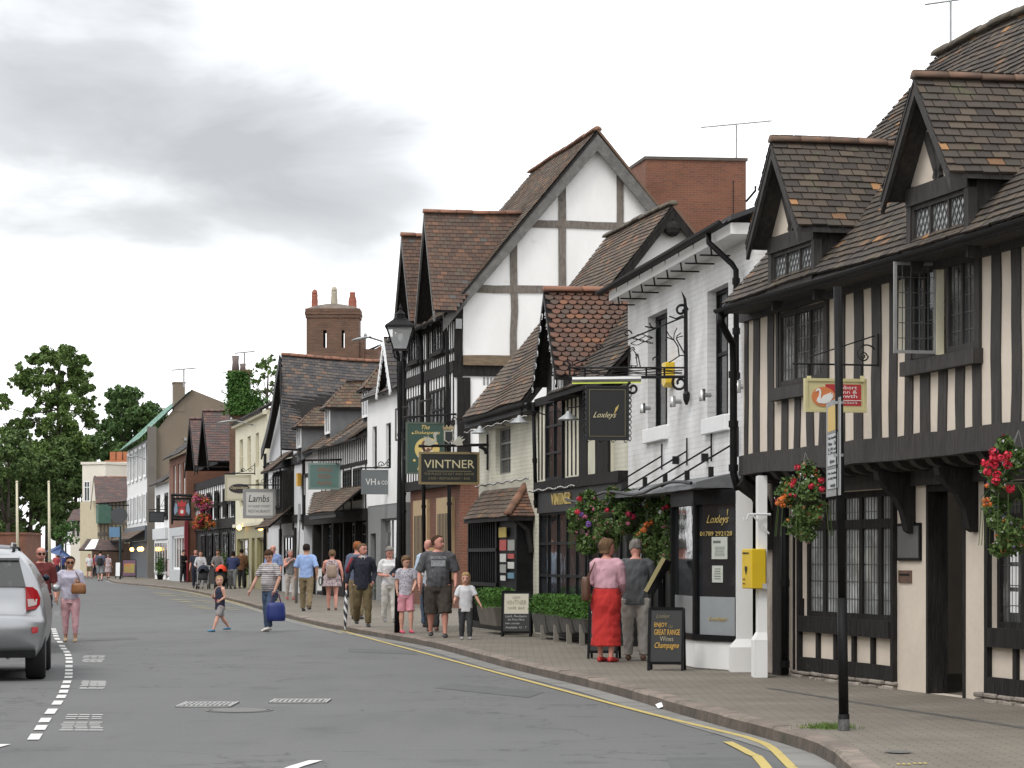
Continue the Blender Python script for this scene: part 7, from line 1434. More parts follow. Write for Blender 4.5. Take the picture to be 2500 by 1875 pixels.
def planter(label, u0, u1, v0, v1, v2, Y, fr, o, boxm, group=None, feet=True):
    s0_, s1_ = fr.s_(u1, o), fr.s_(u0, o); zt, zm, zb = fr.z_(u1, v0, o), fr.z_(u1, v1, o), max(.13, fr.z_(u1, v2, o)); c = fr.pt((s0_+s1_)/2, zb, o)
    t = thing('planter', label, 'planter', tuple(c), group=group); mb = MB(); d = .42
    b0_, b1_ = V(fr.pt(s0_, 0, o)), V(fr.pt(s1_, 0, o))
    rg = lambda e, z: [fr.pt(s0_+e, z, o-e), fr.pt(s1_-e, z, o-e), fr.pt(s1_-e, z, o-d+e), fr.pt(s0_+e, z, o-d+e)]
    mb.loft([rg(.06, zb+.06 if feet else zb), rg(0, zm)]); mb.build('box', boxm, t, bevel=.01)
    if feet:
        for e in (s0_+.25,): mb = MB(); fr.box(mb, e, e+.05, .12, zb+.2, o-.08, o); mb.build('foot', M('pale_stone', (.22, .205, .175), rough=.9), t)
    mb = MB(); 
    def fn():
        q_ = rnd.random(); top_ = zt-.10*abs(2*q_-1)**3+.03*noise.noise(V((q_*4+u0, 1, 2))); return fr.pt(s0_-.03+(s1_-s0_+.06)*q_, zm-.02+(top_-zm+.02)*rnd.random(), o+.04-rnd.random()*(d+.06))
    def shell():
        p = fn(); 
        return p
    leaves(mb, shell, 4200, .022, up=.3); fr.box(mb, s0_+.06, s1_-.06, zm, zt-.13, o-d+.05, o-.04); mb.build('clipped_hedge', lf_box, t)
wood_g = M('grey_planter_wood', (.10, .095, .085), (.07, .066, .06), ns=6, rough=.85)
for u0, u1, lb in ((1296, 1328, 'leftmost of four wooden hedge planters along the shop front'), (1330, 1360, 'second wooden hedge planter from the left'), (1362, 1392, 'third wooden hedge planter from the left'), (1394, 1424, 'rightmost of four wooden hedge planters, beside the black chalkboard')):
    planter(lb, u0, u1, 1450+(u0-1296)*.06, 1497+(u0-1296)*.13, 1556, 46, fC, .62, wood_g, group='wooden planters with clipped box hedge')
planter('stone coloured planter with green hedge behind the little girl', 1163, 1206, 1435, 1482, 1530, 50, fC, .95, M('stone_trough', (.17, .155, .13), (.12, .11, .09), ns=3, rough=.95), feet=False)
for u, v0, v1, Y, r, lb in ((936, 1405, 1464, 87.5, 19, 'bushy potted shrub on the pavement outside grey shopfront'), (391, 1368, 1412, 168, 10, 'small potted bush outside the low white house'), (603, 1372, 1420, 124, 14, 'dark potted shrub beside the olive shopfront'), (545, 1365, 1425, 130, 12, 'potted fern against the black timber inn')):
    c = G(u, 1412, .12); c = P(u, 0, Y); c.z = .12; k = Y/F; t = thing('potted_shrub', lb, 'plant', tuple(c)); mb = MB(); mb.smooth = True; mb.lathe([(.16, 0), (.22, .3), (.24, .34)], c, 10); mb.build('pot', terr if u == 936 else black_p, t)
    h = (v1-v0)*k; mb = MB(); leaves(mb, lambda: c+V((rnd.gauss(0, .5)*r*k, rnd.gauss(0, .5)*r*k, .3+abs(rnd.gauss(.5, .28))*h)), 1500, .045); mb.build('foliage', lf_bask if u != 391 else lf_ivy, t)
# ================= people =================
def remesh(mb, name, mats, vox, smooth=True, extra=None, par=None, noise_amp=0):
    me = bpy.data.meshes.new('tmp'); me.from_pydata([tuple(p) for p in mb.v], [], mb.f); o = bpy.data.objects.new('tmp', me); COL.objects.link(o)
    md = o.modifiers.new('r', 'REMESH'); md.mode = 'VOXEL'; md.voxel_size = vox; sm = o.modifiers.new('s', 'SMOOTH'); sm.iterations = 2; sm.factor = .5
    dg = bpy.context.evaluated_depsgraph_get(); dg.update(); ev = o.evaluated_get(dg).to_mesh(); vs = [v.co.copy() for v in ev.vertices]; fs = [tuple(p.vertices) for p in ev.polygons]; o.evaluated_get(dg).to_mesh_clear()
    bpy.data.objects.remove(o); bpy.data.meshes.remove(me)
    out = MB(); out.smooth = True
    if noise_amp: vs = [v+V((noise.noise(V((v.x*9+v.z*7, v.y*9, v.z*14))), noise.noise(V((v.x*14, v.y*9+4, v.z*11-v.x*8))), .5*noise.noise(V((v.x*16, v.y*16, v.z*6)))))*noise_amp for v in vs]
    out.add(vs, fs)
    if extra: extra(out)
    return out.build(name, mats, par, local=True)
SK = {}
def skin(n='fair'):
    c = dict(fair=((.62, .36, .27), (.55, .29, .21)), pink=((.62, .30, .23), (.50, .22, .17)), tan=((.42, .22, .14), (.36, .18, .11)))[n]; return M('skin_'+n, c[0], c[1], ns=6, rough=.55)
dark_eye = M('eye_dark', (.03, .02, .02), rough=.3); lip = M('lip', (.42, .14, .12), rough=.5)
def cloth(n, c, c2=None, **k): return M('cloth_'+n, c, c2 or tuple(x*.82 for x in c), ns=k.pop('ns', 5), rough=k.pop('rough', .9), bump=.003, bs=30, **k)
def stripes(n, a, b, sc, ax=2, fac=.5):
    def pat(nt, tc, mixc, ramp):
        s = N(nt, 'ShaderNodeSeparateXYZ'); Lk(nt, tc.outputs['Object'], s.inputs[0]); x = math_(nt, 'FRACT', math_(nt, 'MULTIPLY', s.outputs[ax], sc)); return mixc(math_(nt, 'GREATER_THAN', x, fac), (*a, 1), (*b, 1))
    return M('cloth_'+n, a, pat=pat, rough=.9)
def floral(n, a, b, sc, th=.5, c=None):
    def pat(nt, tc, mixc, ramp):
        v = N(nt, 'ShaderNodeTexVoronoi', _Scale=sc); Lk(nt, tc.outputs['Object'], v.inputs[0]); r = mixc(math_(nt, 'LESS_THAN', v.outputs['Distance'], th), (*a, 1), (*b, 1))
        return r
    return M('cloth_'+n, a, pat=pat, rough=.9)
def person(label, u, v, H, face, top, bottom, shoes, hair, skin_='fair', legs=((12, 6), (-10, 12)), arms=None, lean=0, head=(0, 0), w=1.0, z=.12, sleeve=.45, hem=.50, leglen=1.0, bkind='trousers', hstyle='short', hairm=None, Y=None, vox=None, belly=0, bust=0, child=False, extra=None, glasses=False, collar=None, skirt=None, shoeh=1.0, feet_z=0):
    """face = direction the person looks, degrees, 0 = towards the camera, 90 = to the right of the photo, 180 = away"""
    if Y is None: g = G(u, v, z)
    else: g = V(((u-CX)/F*Y, Y, z))
    t = thing('person', label, 'person', tuple(g), R(180+face)); S = H; hs = 1.0; 
    hd = .135 if not child else .165                     # head height as a fraction of the body
    nk = 1-hd; sh_z = nk-.035; vox = vox or (.0115 if g.y < 60 else .016 if g.y < 100 else .024)
    sw = (.098 if not child else .092)*w
    if arms is None: arms = (((.135, -.02, .64), (.15, .05, .50)), ((.135, .0, .64), (.15, .08, .50)))
    hip = .50 if not child else .46; kn = hip*.53; lz = R(lean)
    def up_(p):                                          # lean of the upper body about the hips
        y, z_ = p[1], p[2]-hip; return V((p[0], y*math.cos(lz)+z_*math.sin(lz), hip-y*math.sin(lz)+z_*math.cos(lz)))
    J = []                                               # leg joints
    for i, (p, k) in enumerate(legs):
        s = -1 if i == 0 else 1; th, sk = hip-kn, kn-.04; a, b = R(p), R(p-k); h = V((s*.050*w, 0, hip)); kk = h+V((s*.006, math.sin(a)*th, -math.cos(a)*th)); an = kk+V((0, math.sin(b)*sk, -math.cos(b)*sk)); J.append((h, kk, an))
    dz = min(j[2].z for j in J)-.04; dz -= 0
    def T(p): return V((p[0], p[1], p[2]-dz))*S
    B = MB(); tube = lambda m, pts, rs, n=10: m.tube([T(p) for p in pts], [r*S for r in rs], n)
    def ring(c, rx, ry, n=14, yo=0): return [T(up_((c[0]+rx*math.cos(6.2832*i/n), c[1]+yo+ry*math.sin(6.2832*i/n), c[2]))) for i in range(n)]
    by = belly; bu = bust
    tor = [(.455, .070, .058, 0), (.50, .093, .066, -.004), (.545, .090, .066, by*.5), (.60, .078, .060, by), (.65, .082, .060, by*.7), (.71, .092, .062, .004+bu*.6), (.76, .096, .060, .006+bu), (.795, .094, .050, 0), (.825, .074, .040, -.006), (.842, .050, .036, -.004), (.86, .032, .032, -.004)]
    def torso(m, inf, z0_, z1_=.86, flare=0):
        kz = nk/.865; rs = []
        for z_, rx, ry, yo in tor:
            zz_ = z_*kz if z_ > .5 else z_*hip/.5
            if z_*1 < z0_ or z_ > z1_: continue
            e = inf
            if inf and z_ < .70: rx = max(rx, .088 if z_ > .5 else .097); ry = max(ry, .066)
            rs.append(ring((0, 0, zz_), (rx*w+e), (ry*w+abs(yo)*.6*w+e), yo=yo*.5))
        m.loft(rs)
    torso(B, 0, .4)
    tube(B, [up_((0, -.008, nk-.045)), up_((0, -.004, nk+.02))], [.034, .030])
    for h, kk, an in J:
        tube(B, [h+V((0, 0, .02)), h.lerp(kk, .35), h.lerp(kk, .8), kk, kk.lerp(an, .3), kk.lerp(an, .7), an], [.054*w, .050*w, .036*w, .033, .036, .024, .020])
        tube(B, [an+V((0, -.022, -.022)), an+V((0, .01, -.018)), an+V((0, .06, -.026)), an+V((0, .095, -.031))], [.019, .021, .019, .012])
    A = []; I_N = []
    for i, (el, ha) in enumerate(arms):
        s = -1 if i == 0 else 1; k_ = nk/.865; sh = up_((s*sw, 0, sh_z-.012)); e = up_((s*el[0], el[1], el[2]*k_)); hnd = up_((s*ha[0], ha[1], ha[2]*k_)); A.append((sh, e, hnd)); a_ = .95+.05*w
        inn = up_((s*sw*.45, -.002, sh_z-.002)); I_N.append(inn); tube(B, [inn, sh.lerp(inn, .25)+V((0, 0, -.002)), sh+V((s*.006, 0, -.018)), sh.lerp(e, .45), e, e.lerp(hnd, .35), hnd], [.020, .029, .033*a_*w, .028*a_*w, .023*a_, .024*a_, .015])
    hc = V((0, .012, nk+hd*.52)); yaw, pit = R(head[0]), R(head[1]); Rm = Matrix.Rotation(yaw, 3, 'Z') @ Matrix.Rotation(-pit, 3, 'X')
    def HT(p): q_ = Rm @ (V(p)*hd); return T(up_(hc+q_))
    hp = [(-.50, .17, .20, .20), (-.44, .24, .34, .16), (-.34, .30, .40, .26), (-.2, .335, .42, .38), (-.05, .355, .41, .45), (.1, .37, .42, .49), (.25, .36, .40, .49), (.37, .31, .34, .42), (.45, .22, .25, .31), (.5, .07, .08, .10)]
    def headrings(e, z0_=-1, back=1.0): return [[HT(((rx+e)*math.cos(6.2832*i/14), ((yf+e) if math.sin(6.2832*i/14) > 0 else (yb+e)*back)*math.sin(6.2832*i/14), zz_+(e if zz_ > .4 else 0))) for i in range(14)] for zz_, rx, yf, yb in hp if zz_ > z0_]
    B.loft(headrings(0))
    B.tube([HT((0, .40, .02)), HT((0, .47, -.10)), HT((0, .50, -.15)), HT((0, .40, -.19))], [.02*hd*S, .05*hd*S, .065*hd*S, .03*hd*S], 6)
    for s in (-1, 1): B.ball(HT((s*.365, -.02, -.05)), .075*hd*S, 6, (.5, 1, 1.5))
    def feat(m):
        for i, (sh, e, hnd) in enumerate(A):             # hands: palm, four fingers, thumb
            d = (hnd-e).normalized(); s = -1 if i == 0 else 1; side = V((-s, 0, 0)); side = (side-d*side.dot(d)).normalized(); fw_ = d.cross(side)*(1 if s < 0 else -1)
            if fw_.y < 0: fw_ = -fw_
            L = .044 if not child else .040
            pr = lambda c, a, b: [T(c+fw_*(a*math.cos(6.2832*j/8))+side*(b*math.sin(6.2832*j/8))) for j in range(8)]
            m.loft([pr(hnd-d*.008, .014, .011), pr(hnd+d*L*.4, .020, .011), pr(hnd+d*L*.95, .021, .009)])
            for f in range(4):
                o_ = fw_*(.0155-.0103*f); Lf = (.030, .035, .033, .026)[f]; b0_ = hnd+d*L*.9+o_; p1_ = b0_+d*Lf*.5+side*.004; p2_ = p1_+d*Lf*.38+side*.012
                m.tube([T(b0_), T(p1_), T(p2_)], [.0055*S, .005*S, .0042*S], 6)
            b0_ = hnd+d*L*.25+fw_*.017; m.tube([T(b0_), T(b0_+fw_*.012+d*.018+side*.003), T(b0_+fw_*.014+d*.036+side*.009)], [.0065*S, .006*S, .0045*S], 6)
        m.m = 1
        for s in (-1, 1): m.ball(HT((s*.15, .385, .03)), .045*hd*S, 6, (1.2, .6, .7)); m.tube([HT((s*.08, .425, .125)), HT((s*.15, .425, .145)), HT((s*.24, .37, .12))], .018*hd*S, 4)
        m.m = 2; m.tube([HT((-.12, .38, -.30)), HT((0, .425, -.31)), HT((.12, .38, -.30))], [.015*hd*S, .03*hd*S, .015*hd*S], 5); m.m = 0
    remesh(B, 'body', [skin(skin_), dark_eye, lip], vox, extra=feat, par=t)
    # clothing
    C = MB(); torso(C, .008, hem, .845 if hem < .7 else .845)
    if sleeve > 0:
        for sh, e, hnd in A:
            inn = I_N[0 if sh.x < 0 else 1]; sx_ = .006 if sh.x > 0 else -.006; pre = [inn, sh.lerp(inn, .25)+V((0, 0, -.002)), sh+V((sx_, 0, -.018))]; pr_ = [.027, .036, .040*w]
            if sleeve >= 1: tube(C, pre+[sh.lerp(e, .45), e, e.lerp(hnd, .5), hnd-(hnd-e)*.05], pr_+[.036*w, .031, .028, .024])
            elif sleeve > .5: tube(C, pre+[sh.lerp(e, .45), e, e.lerp(hnd, (sleeve-.5)*2)], pr_+[.036*w, .031, .030])
            else: q_ = max(sleeve*2, .35); tube(C, pre+[sh.lerp(e, q_*.6), sh.lerp(e, q_)], pr_+[.038*w, .040*w])
    if top: remesh(C, 'top', top, vox*.95, par=t, noise_amp=.0075*S)
    if bkind != 'none':
        C = MB()
        if bkind in ('trousers', 'shorts'):
            kz = hip/.5; C.loft([ring((0, 0, .455*kz), .075*w, .066*w), ring((0, -.003, .50*kz), .098*w, .073*w), ring((0, 0, .545*kz), .095*w, .070*w), ring((0, 0, .57*kz), .088*w, .067*w)])
            lw = 1.0 if leglen >= 1 and w < 1.02 else 1.12
            for h, kk, an in J:
                if bkind == 'trousers' and leglen >= 1: tube(C, [h+V((0, 0, .01)), h.lerp(kk, .4), kk, kk.lerp(an, .5), an-(an-kk)*.02], [.062*w, .056*w, .043*lw, .040*lw, .034*lw])
                elif bkind == 'trousers': tube(C, [h+V((0, 0, .01)), h.lerp(kk, .4), kk, kk.lerp(an, .35), kk.lerp(an, leglen)], [.060*w, .055*w, .040, .040, .028])
                else: tube(C, [h+V((0, 0, .01)), h.lerp(kk, .5), h.lerp(kk, leglen)], [.064*w, .060*w, .056*w])
        else:                                            # skirt from the waist to the hem height 'leglen'
            zt = .60; rs = []
            for f in range(8):
                tt = f/7; z_ = zt+(leglen-zt)*tt; r0 = (skirt or (.085, .095, .10)); rx = .012+(w-1)*.06+ (r0[0]*(1-tt)+r0[2]*tt)+max(0, .018*math.sin(math.pi*min(1, tt*2.2))); n = 20
                rs.append([T((rx*math.cos(6.2832*i/n)*(1+.03*tt*math.sin(i*2.5)), rx*.88*math.sin(6.2832*i/n)*(1+.03*tt*math.cos(i*3)), z_)) for i in range(n)])
            C.loft(rs)
        remesh(C, bkind if bkind != 'none' else 'bottom', bottom, vox, par=t, noise_amp=.0075*S)
    for i, (h, kk, an) in enumerate(J):
        C = MB(); C.smooth = True; a = an; prf = [(-.034, .010, .014), (-.028, .019, .022), (0, .024, .024), (.04, .027, .020), (.075, .028, .017), (.105, .022, .013), (.118, .010, .008)]
        C.loft([[T(a+V((rx*math.cos(6.2832*j/10), y, -.040+hh*shoeh+hh*shoeh*math.sin(6.2832*j/10)))) for j in range(10)] for y, rx, hh in prf]); C.build('shoe', shoes, t, local=True)
    hm = hairm or hair
    if hstyle != 'none':
        C = MB(); n = 14; e = .05 if hstyle in ('short', 'crop') else .085
        if hstyle == 'crop': e = .03
        rs = []
        for zz_, rx, yf, yb in hp:
            low = {'short': -.30, 'crop': -.25, 'bob': -.40, 'long': -.9, 'pony': -.25, 'bald': -.15, 'bun': -.25}[hstyle]
            if zz_ < low: continue
            if hstyle == 'bald' and zz_ > .12: continue
            fr = 1.0 if zz_ > .30 else (.55 if zz_ > .2 else -.05)
            rg = []
            for i in range(n):
                a = 6.2832*i/n; sn = math.sin(a); y = (yb+e*1.3)*sn if sn < 0 else (yf*fr+e*(1 if fr > .5 else 0))*sn
                xk = (rx+e)*math.cos(a); rg.append(HT((xk, y-.02, zz_+(e*1.0 if zz_ > .4 else 0))))
            rs.append(rg)
        if len(rs) > 1: C.loft(rs)
        if hstyle == 'bob' or hstyle == 'long':
            lo = -.38 if hstyle == 'bob' else -.85; C.loft([[HT(((.40*math.cos(a)) if 1 else 0, -.12+.38*min(0, math.sin(a))-.0+.05*max(0, math.sin(a)), zz_)) for a in [6.2832*i/12 for i in range(12)]] for zz_ in (.15, -.1, -.28, lo)])
        if hstyle == 'pony': C.tube([HT((0, -.45, .15)), HT((0, -.62, .05)), HT((0, -.62, -.3)), HT((0, -.55, -.5))], [.08*hd*S, .11*hd*S, .09*hd*S, .03*hd*S], 8)
        if hstyle == 'bun': C.ball(HT((0, -.58, .12)), .17*hd*S, 8)
        if C.v: remesh(C, 'hair', hm, max(vox*.7, .009), par=t, noise_amp=.006*S if g.y < 60 else .003)
    if glasses:
        C = MB(); C.tube([HT((-.36, .1, .04)), HT((-.30, .36, .04)), HT((-.16, .45, .03)), HT((.16, .45, .03)), HT((.30, .36, .04)), HT((.36, .1, .04))], .02*hd*S, 5)
        for s in (-1, 1): C.ball(HT((s*.15, .43, .0)), .11*hd*S, 8, (1.15, .35, .8))
        C.build('sunglasses', black_p, t, local=True)
    if extra: extra(t, T, up_, HT, A, J, S)
    W_ = Matrix.Translation(g) @ Matrix.Rotation(R(180+face), 4, 'Z')
    return t, (lambda p: W_ @ T(p)), [(W_ @ T(a), W_ @ T(b), W_ @ T(c)) for a, b, c in A], g
hb = lambda n, c: M('hair_'+n, c, tuple(x*.6 for x in c), ns=25, rough=.85, spec=.15, bump=.004, bs=60)
brown = hb('brown', (.07, .038, .022)); dkb = hb('dark', (.025, .017, .013)); blond = hb('blond', (.42, .28, .13)); grey = hb('grey', (.22, .20, .18)); lightb = hb('light_brown', (.17, .105, .06)); ginger = hb('ginger', (.30, .11, .04)); silver = hb('silver', (.36, .34, .31))
denim = cloth('denim', (.025, .045, .085), (.05, .08, .14)); khaki = cloth('khaki', (.19, .145, .08)); navy = cloth('navy', (.018, .022, .04)); white_c = cloth('white', (.66, .66, .67)); black_c = cloth('black', (.018, .018, .02)); stone_c = cloth('stone', (.42, .39, .34)); brown_l = M('brown_leather', (.10, .045, .025), rough=.5); blackl = M('black_leather', (.02, .02, .02), rough=.5)
# 1 striped woman and boy crossing
stp = stripes('grey_white_stripe', (.16, .14, .14), (.55, .53, .53), 26, fac=.55)
t, TT, A, g = person('pregnant woman in grey striped top and dark jeans crossing the road', 659, 1542, 1.64, -32, stp, denim, M('white_sandal', (.6, .57, .53), rough=.6), brown, 'fair', ((24, 26), (-3, 0)), (((.165, .02, .66), (.13, .07, .515)), ((.175, .03, .67), (.235, .09, .51))), 2, (26, 30), 1.03, z=0, sleeve=.42, hem=.50, hstyle='bun', belly=.045, bust=.02, leglen=1)
def bag(name, label, c, sx, sy, sz, m_, handle=.2, hm=None, yaw=0, cat='bag', taper=.85, n=12):
    c = V(c); t = thing(name, label, cat, tuple(c), yaw); mb = MB(); mb.smooth = True; rs = []
    for zz_, k in ((0, .82), (.06, .97), (.35, 1), (.75, .95), (.95, taper), (1, taper*.8)): rs.append([V((sx/2*k*math.copysign(abs(math.cos(a))**.6, math.cos(a)), sy/2*k*math.copysign(abs(math.sin(a))**.6, math.sin(a)), sz*zz_)) for a in [6.2832*i/n for i in range(n)]])
    mb.loft(rs); mb.build('bag_body', m_, t, local=True)
    if handle:
        mb = MB()
        for s in (-1, 1): mb.tube([V((-sx*.28, s*sy*.25, sz*.9)), V((-sx*.15, s*sy*.12, sz+handle*.8)), V((0, 0, sz+handle)), V((sx*.15, s*sy*.12, sz+handle*.8)), V((sx*.28, s*sy*.25, sz*.9))], .010, 5)
        mb.build('handle', hm or m_, t, local=True)
    return t
hand = A[0][2]; bag('holdall', 'royal blue holdall carried by the woman in striped top', (hand.x+.02, hand.y, hand.z-.62), .40, .24, .38, M('blue_nylon', (.015, .03, .16), rough=.5), .2, M('purple_strap', (.08, .03, .08), rough=.6), .2)
bd = cloth('navy_vest', (.02, .024, .05))
def jack(t, T, up_, HT, A, J, S):
    for nm, m_, pts, o in (('white_cross', white_c, [(-.045, .10), (.045, .01), (.06, .03), (-.03, .12)], .052), ('white_cross', white_c, [(.045, .10), (-.045, .01), (-.06, .03), (.03, .12)], .052), ('red_cross', red_p, [(-.012, .0), (.012, .0), (.012, .13), (-.012, .13)], .060), ('red_cross', red_p, [(-.06, .055), (.06, .055), (.06, .078), (-.06, .078)], .062)):
        mb = MB(); mb.prism([T(up_((x, o+.012, .52+y))) for x, y in pts], (0, -.01, 0)); mb.build(nm, m_, t, local=True)
person('small blond boy in a navy flag vest and grey shorts crossing the road', 537, 1542, 1.17, -52, bd, cloth('grey_short', (.30, .28, .28)), M('blue_clog', (.05, .20, .32), rough=.6), blond, 'fair', ((26, 4), (-26, 12)), (((.13, -.02, .66), (.13, .08, .60)), ((.12, .03, .63), (.02, .14, .67))), 0, (58, 0), 1.05, z=0, sleeve=0, hem=.42, leglen=.78, bkind='shorts', child=True, extra=jack)
# 3 woman in pink trousers, man behind the car
t, TT, A, g = person('woman in lavender top, pink cropped trousers and sunglasses walking in road', 172, 1567, 1.52, 5, cloth('lavender', (.50, .48, .58)), cloth('pink_trouser', (.52, .28, .31), (.58, .36, .38)), M('tan_shoe', (.36, .28, .17), rough=.7), dkb, 'tan', ((8, 4), (-6, 6)), (((.15, -.01, .64), (.10, .11, .70)), ((.14, .0, .64), (.15, .04, .51))), 0, (4, 4), 1.08, z=0, sleeve=.62, leglen=.78, hstyle='short', glasses=True, bust=.02)
sh = A[0][0]; tb = bag('handbag', 'tan brown handbag under the arm of the woman in pink trousers', (g.x+.18, g.y-.20, .86), .27, .12, .19, M('tan_leather', (.28, .12, .045), (.2, .085, .03), ns=8, rough=.5), 0)
mb = MB(); mb.tube([V((g.x+.20, g.y-.20, 1.03)), V((g.x+.17, g.y-.16, 1.16)), V((g.x+.10, g.y-.04, 1.25)), V((g.x+.12, g.y+.05, 1.18))], .010, 5); mb.build('strap', brown_l, tb)
person('bald man in dark red polo shirt and sunglasses beside the silver car', 100, 1560, 1.68, 8, cloth('maroon', (.13, .022, .022)), cloth('dark_trouser', (.03, .03, .035)), blackl, grey, 'pink', ((6, 4), (-6, 8)), None, 0, (12, 0), 1.1, z=0, sleeve=.5, hstyle='bald', glasses=True, Y=46.5)
# walkers on the pavement
strp = stripes('blue_shirt', (.20, .30, .55), (.30, .40, .62), 40, 0)
person('man in light blue striped shirt and khaki trousers walking away', 748, 1492, 1.74, 176, strp, khaki, blackl, dkb, 'tan', ((10, 4), (-12, 14)), (((.16, .0, .66), (.165, .03, .52)), ((.16, -.05, .66), (.16, -.02, .52))), 0, (0, 0), 1.06, sleeve=.5)
flo = floral('floral_dress', (.42, .34, .34), (.16, .12, .14), 26, .42)
t, TT, A, g = person('woman in short floral dress with a small backpack walking away', 811, 1490, 1.58, 182, flo, flo, M('sandal_brown', (.13, .06, .04), rough=.6), lightb, 'pink', ((8, 2), (-8, 6)), (((.15, .04, .66), (.12, .12, .60)), ((.16, -.02, .66), (.17, .0, .54))), 0, (0, 0), 1.12, sleeve=0, hem=.5, bkind='skirt', leglen=.40, skirt=(.10, .12, .15), hstyle='bun')
bag('backpack', 'beige small backpack on the woman in floral dress', (g.x+.0, g.y-.17, .98), .27, .16, .33, M('beige_canvas', (.30, .22, .17), (.22, .16, .12), ns=5, rough=.8), .06)
mrn = cloth('navy_red_jacket', (.016, .018, .032))
def suit(t, T, up_, HT, A, J, S):
    C = MB(); C.smooth = True; sh, e, hnd = A[1]; C.tube([T(sh+V((.01, .012, .012))), T(sh.lerp(e, .5)+V((.018, .01, 0))), T(e+V((.014, .01, 0)))], .026*S, 8); C.build('red_sleeve_panel', cloth('red_panel', (.22, .02, .03)), t, local=True)
    C = MB(); C.prism([T(up_(p)) for p in ((-.03, .045, .85), (0, .055, .77), (.03, .045, .85), (.02, .03, .87), (-.02, .03, .87))], (0, .01, 0)); C.build('shirt_collar', white_c, t, local=True)
t, TT, A, g = person('grey haired man in navy jacket over khaki corduroys walking with an umbrella', 885, 1530, 1.66, 8, mrn, cloth('olive_cord', (.14, .105, .05)), blackl, lightb, 'pink', ((10, 4), (-8, 24)), (((.155, -.02, .65), (.12, .08, .54)), ((.175, .01, .66), (.20, .05, .52))), 0, (40, 0), 1.12, sleeve=1, hem=.45, extra=suit)
h = A[1][2]; um = thing('umbrella', 'furled black and white umbrella held like a cane', 'umbrella', (h.x, h.y, .0)); mb = MB(); mb.smooth = True; mb.tube([V((h.x-.02, h.y-.05, .02)), V((h.x-.02, h.y-.05, .10)), V((h.x-.01, h.y-.03, .45)), V((h.x, h.y-.01, h.z-.12))], [.006, .020, .045, .018], 10)
def ump(nt, tc, mixc, ramp):
    s = N(nt, 'ShaderNodeSeparateXYZ'); Lk(nt, tc.outputs['Object'], s.inputs[0]); x = math_(nt, 'FRACT', math_(nt, 'ADD', math_(nt, 'MULTIPLY', s.outputs[2], 5.0), math_(nt, 'MULTIPLY', s.outputs[0], 9.0))); return mixc(math_(nt, 'GREATER_THAN', x, .45), (.6, .6, .6, 1), (.03, .03, .04, 1))
mb.build('canopy', M('umbrella_stripe', (0, 0, 0), pat=ump, rough=.6), um); mb = MB(); mb.tube([V((h.x, h.y-.01, h.z-.14)), h+V((0, -.01, .02)), h+V((0, -.04, .05)), h+V((0, -.07, .02))], .011, 6); mb.build('handle', black_p, um)
person('ginger haired man in grey blue jacket, mostly hidden behind the umbrella man', 872, 1519, 1.74, 170, cloth('grey_blue', (.10, .12, .18)), khaki, blackl, ginger, 'pink', ((4, 2), (-4, 4)), None, 0, (0, 0), 1.05, sleeve=1, Y=60)
t, TT, A, g = person('woman in white t-shirt and white trousers reading behind the lamp post', 951, 1521, 1.60, 10, white_c, cloth('offwhite_trouser', (.56, .54, .50)), M('grey_shoe', (.2, .2, .2), rough=.7), grey, 'pink', ((8, 4), (-8, 10)), (((.14, .0, .64), (.06, .13, .64)), ((.14, .0, .64), (.07, .13, .63))), 0, (10, 24), 1.02, sleeve=.42, hstyle='bob', bust=.02, Y=57)
bk = thing('folder', 'dark blue folder held by the woman in white', 'folder', (g.x+.12, g.y-.24, 1.12)); mb = MB(); mb.prism([V((g.x+.0, g.y-.26, 1.16)), V((g.x+.20, g.y-.26, 1.0)), V((g.x+.34, g.y-.22, 1.16)), V((g.x+.14, g.y-.22, 1.32))], (0, .02, .01)); mb.build('cover', navy, bk)
t, TT, A, g = person('girl in spotted grey top, pink shorts and pink clogs', 991, 1546, 1.40, 18, floral('spotted_top', (.48, .46, .50), (.14, .13, .20), 55, .38), stripes('pink_short', (.55, .20, .26), (.64, .32, .36), 45), M('pink_clog', (.50, .07, .12), rough=.6), lightb, 'fair', ((12, 14), (-2, 2)), (((.125, .02, .66), (.06, .11, .56)), ((.12, -.02, .66), (.12, .0, .55))), 0, (20, 20), .98, sleeve=.35, leglen=.92, bkind='shorts', hstyle='pony', child=False, hem=.47)
def newyork(t, T, up_, HT, A, J, S):
    o = up_((0, .086, .74)); pf = lambda x, z_: T(up_((x, .083, z_)))
    rv = (pf(1, .7)-pf(-1, .7)).normalized()*-1; upv = V((0, 0, 1))
    for s_, x, z_, w_, h_ in (('BROOKLYN', .075, .775, .15, .026), ('NEW YORK', .07, .585, .14, .024)):
        mb = MB(); mb.text(s_, pf(x, z_)+V((0, .012, 0)), rv, upv, w_*S, h_*S, .004); mb.build('print_lettering', M('print_grey', (.42, .43, .44), rough=.9), t, local=True)
    for z0_, z1_, x_ in ((.70, .76, .07), (.63, .665, .06)):
        mb = MB(); n = 12
        for i in range(n): a, b = -x_+2*x_*i/n, -x_+2*x_*(i+1)/n; hh = z1_ if z0_ > .68 else z0_+(z1_-z0_)*rnd.uniform(.4, 1); mb.prism([pf(a, z0_)+V((0, .012, 0)), pf(b, z0_)+V((0, .012, 0)), pf(b, hh)+V((0, .012, 0)), pf(a, hh)+V((0, .012, 0))], (0, -.006, 0))
        mb.build('skyline_print', M('print_pale', (.34, .36, .38), (.2, .2, .21), ns=30, rough=.9), t, local=True)
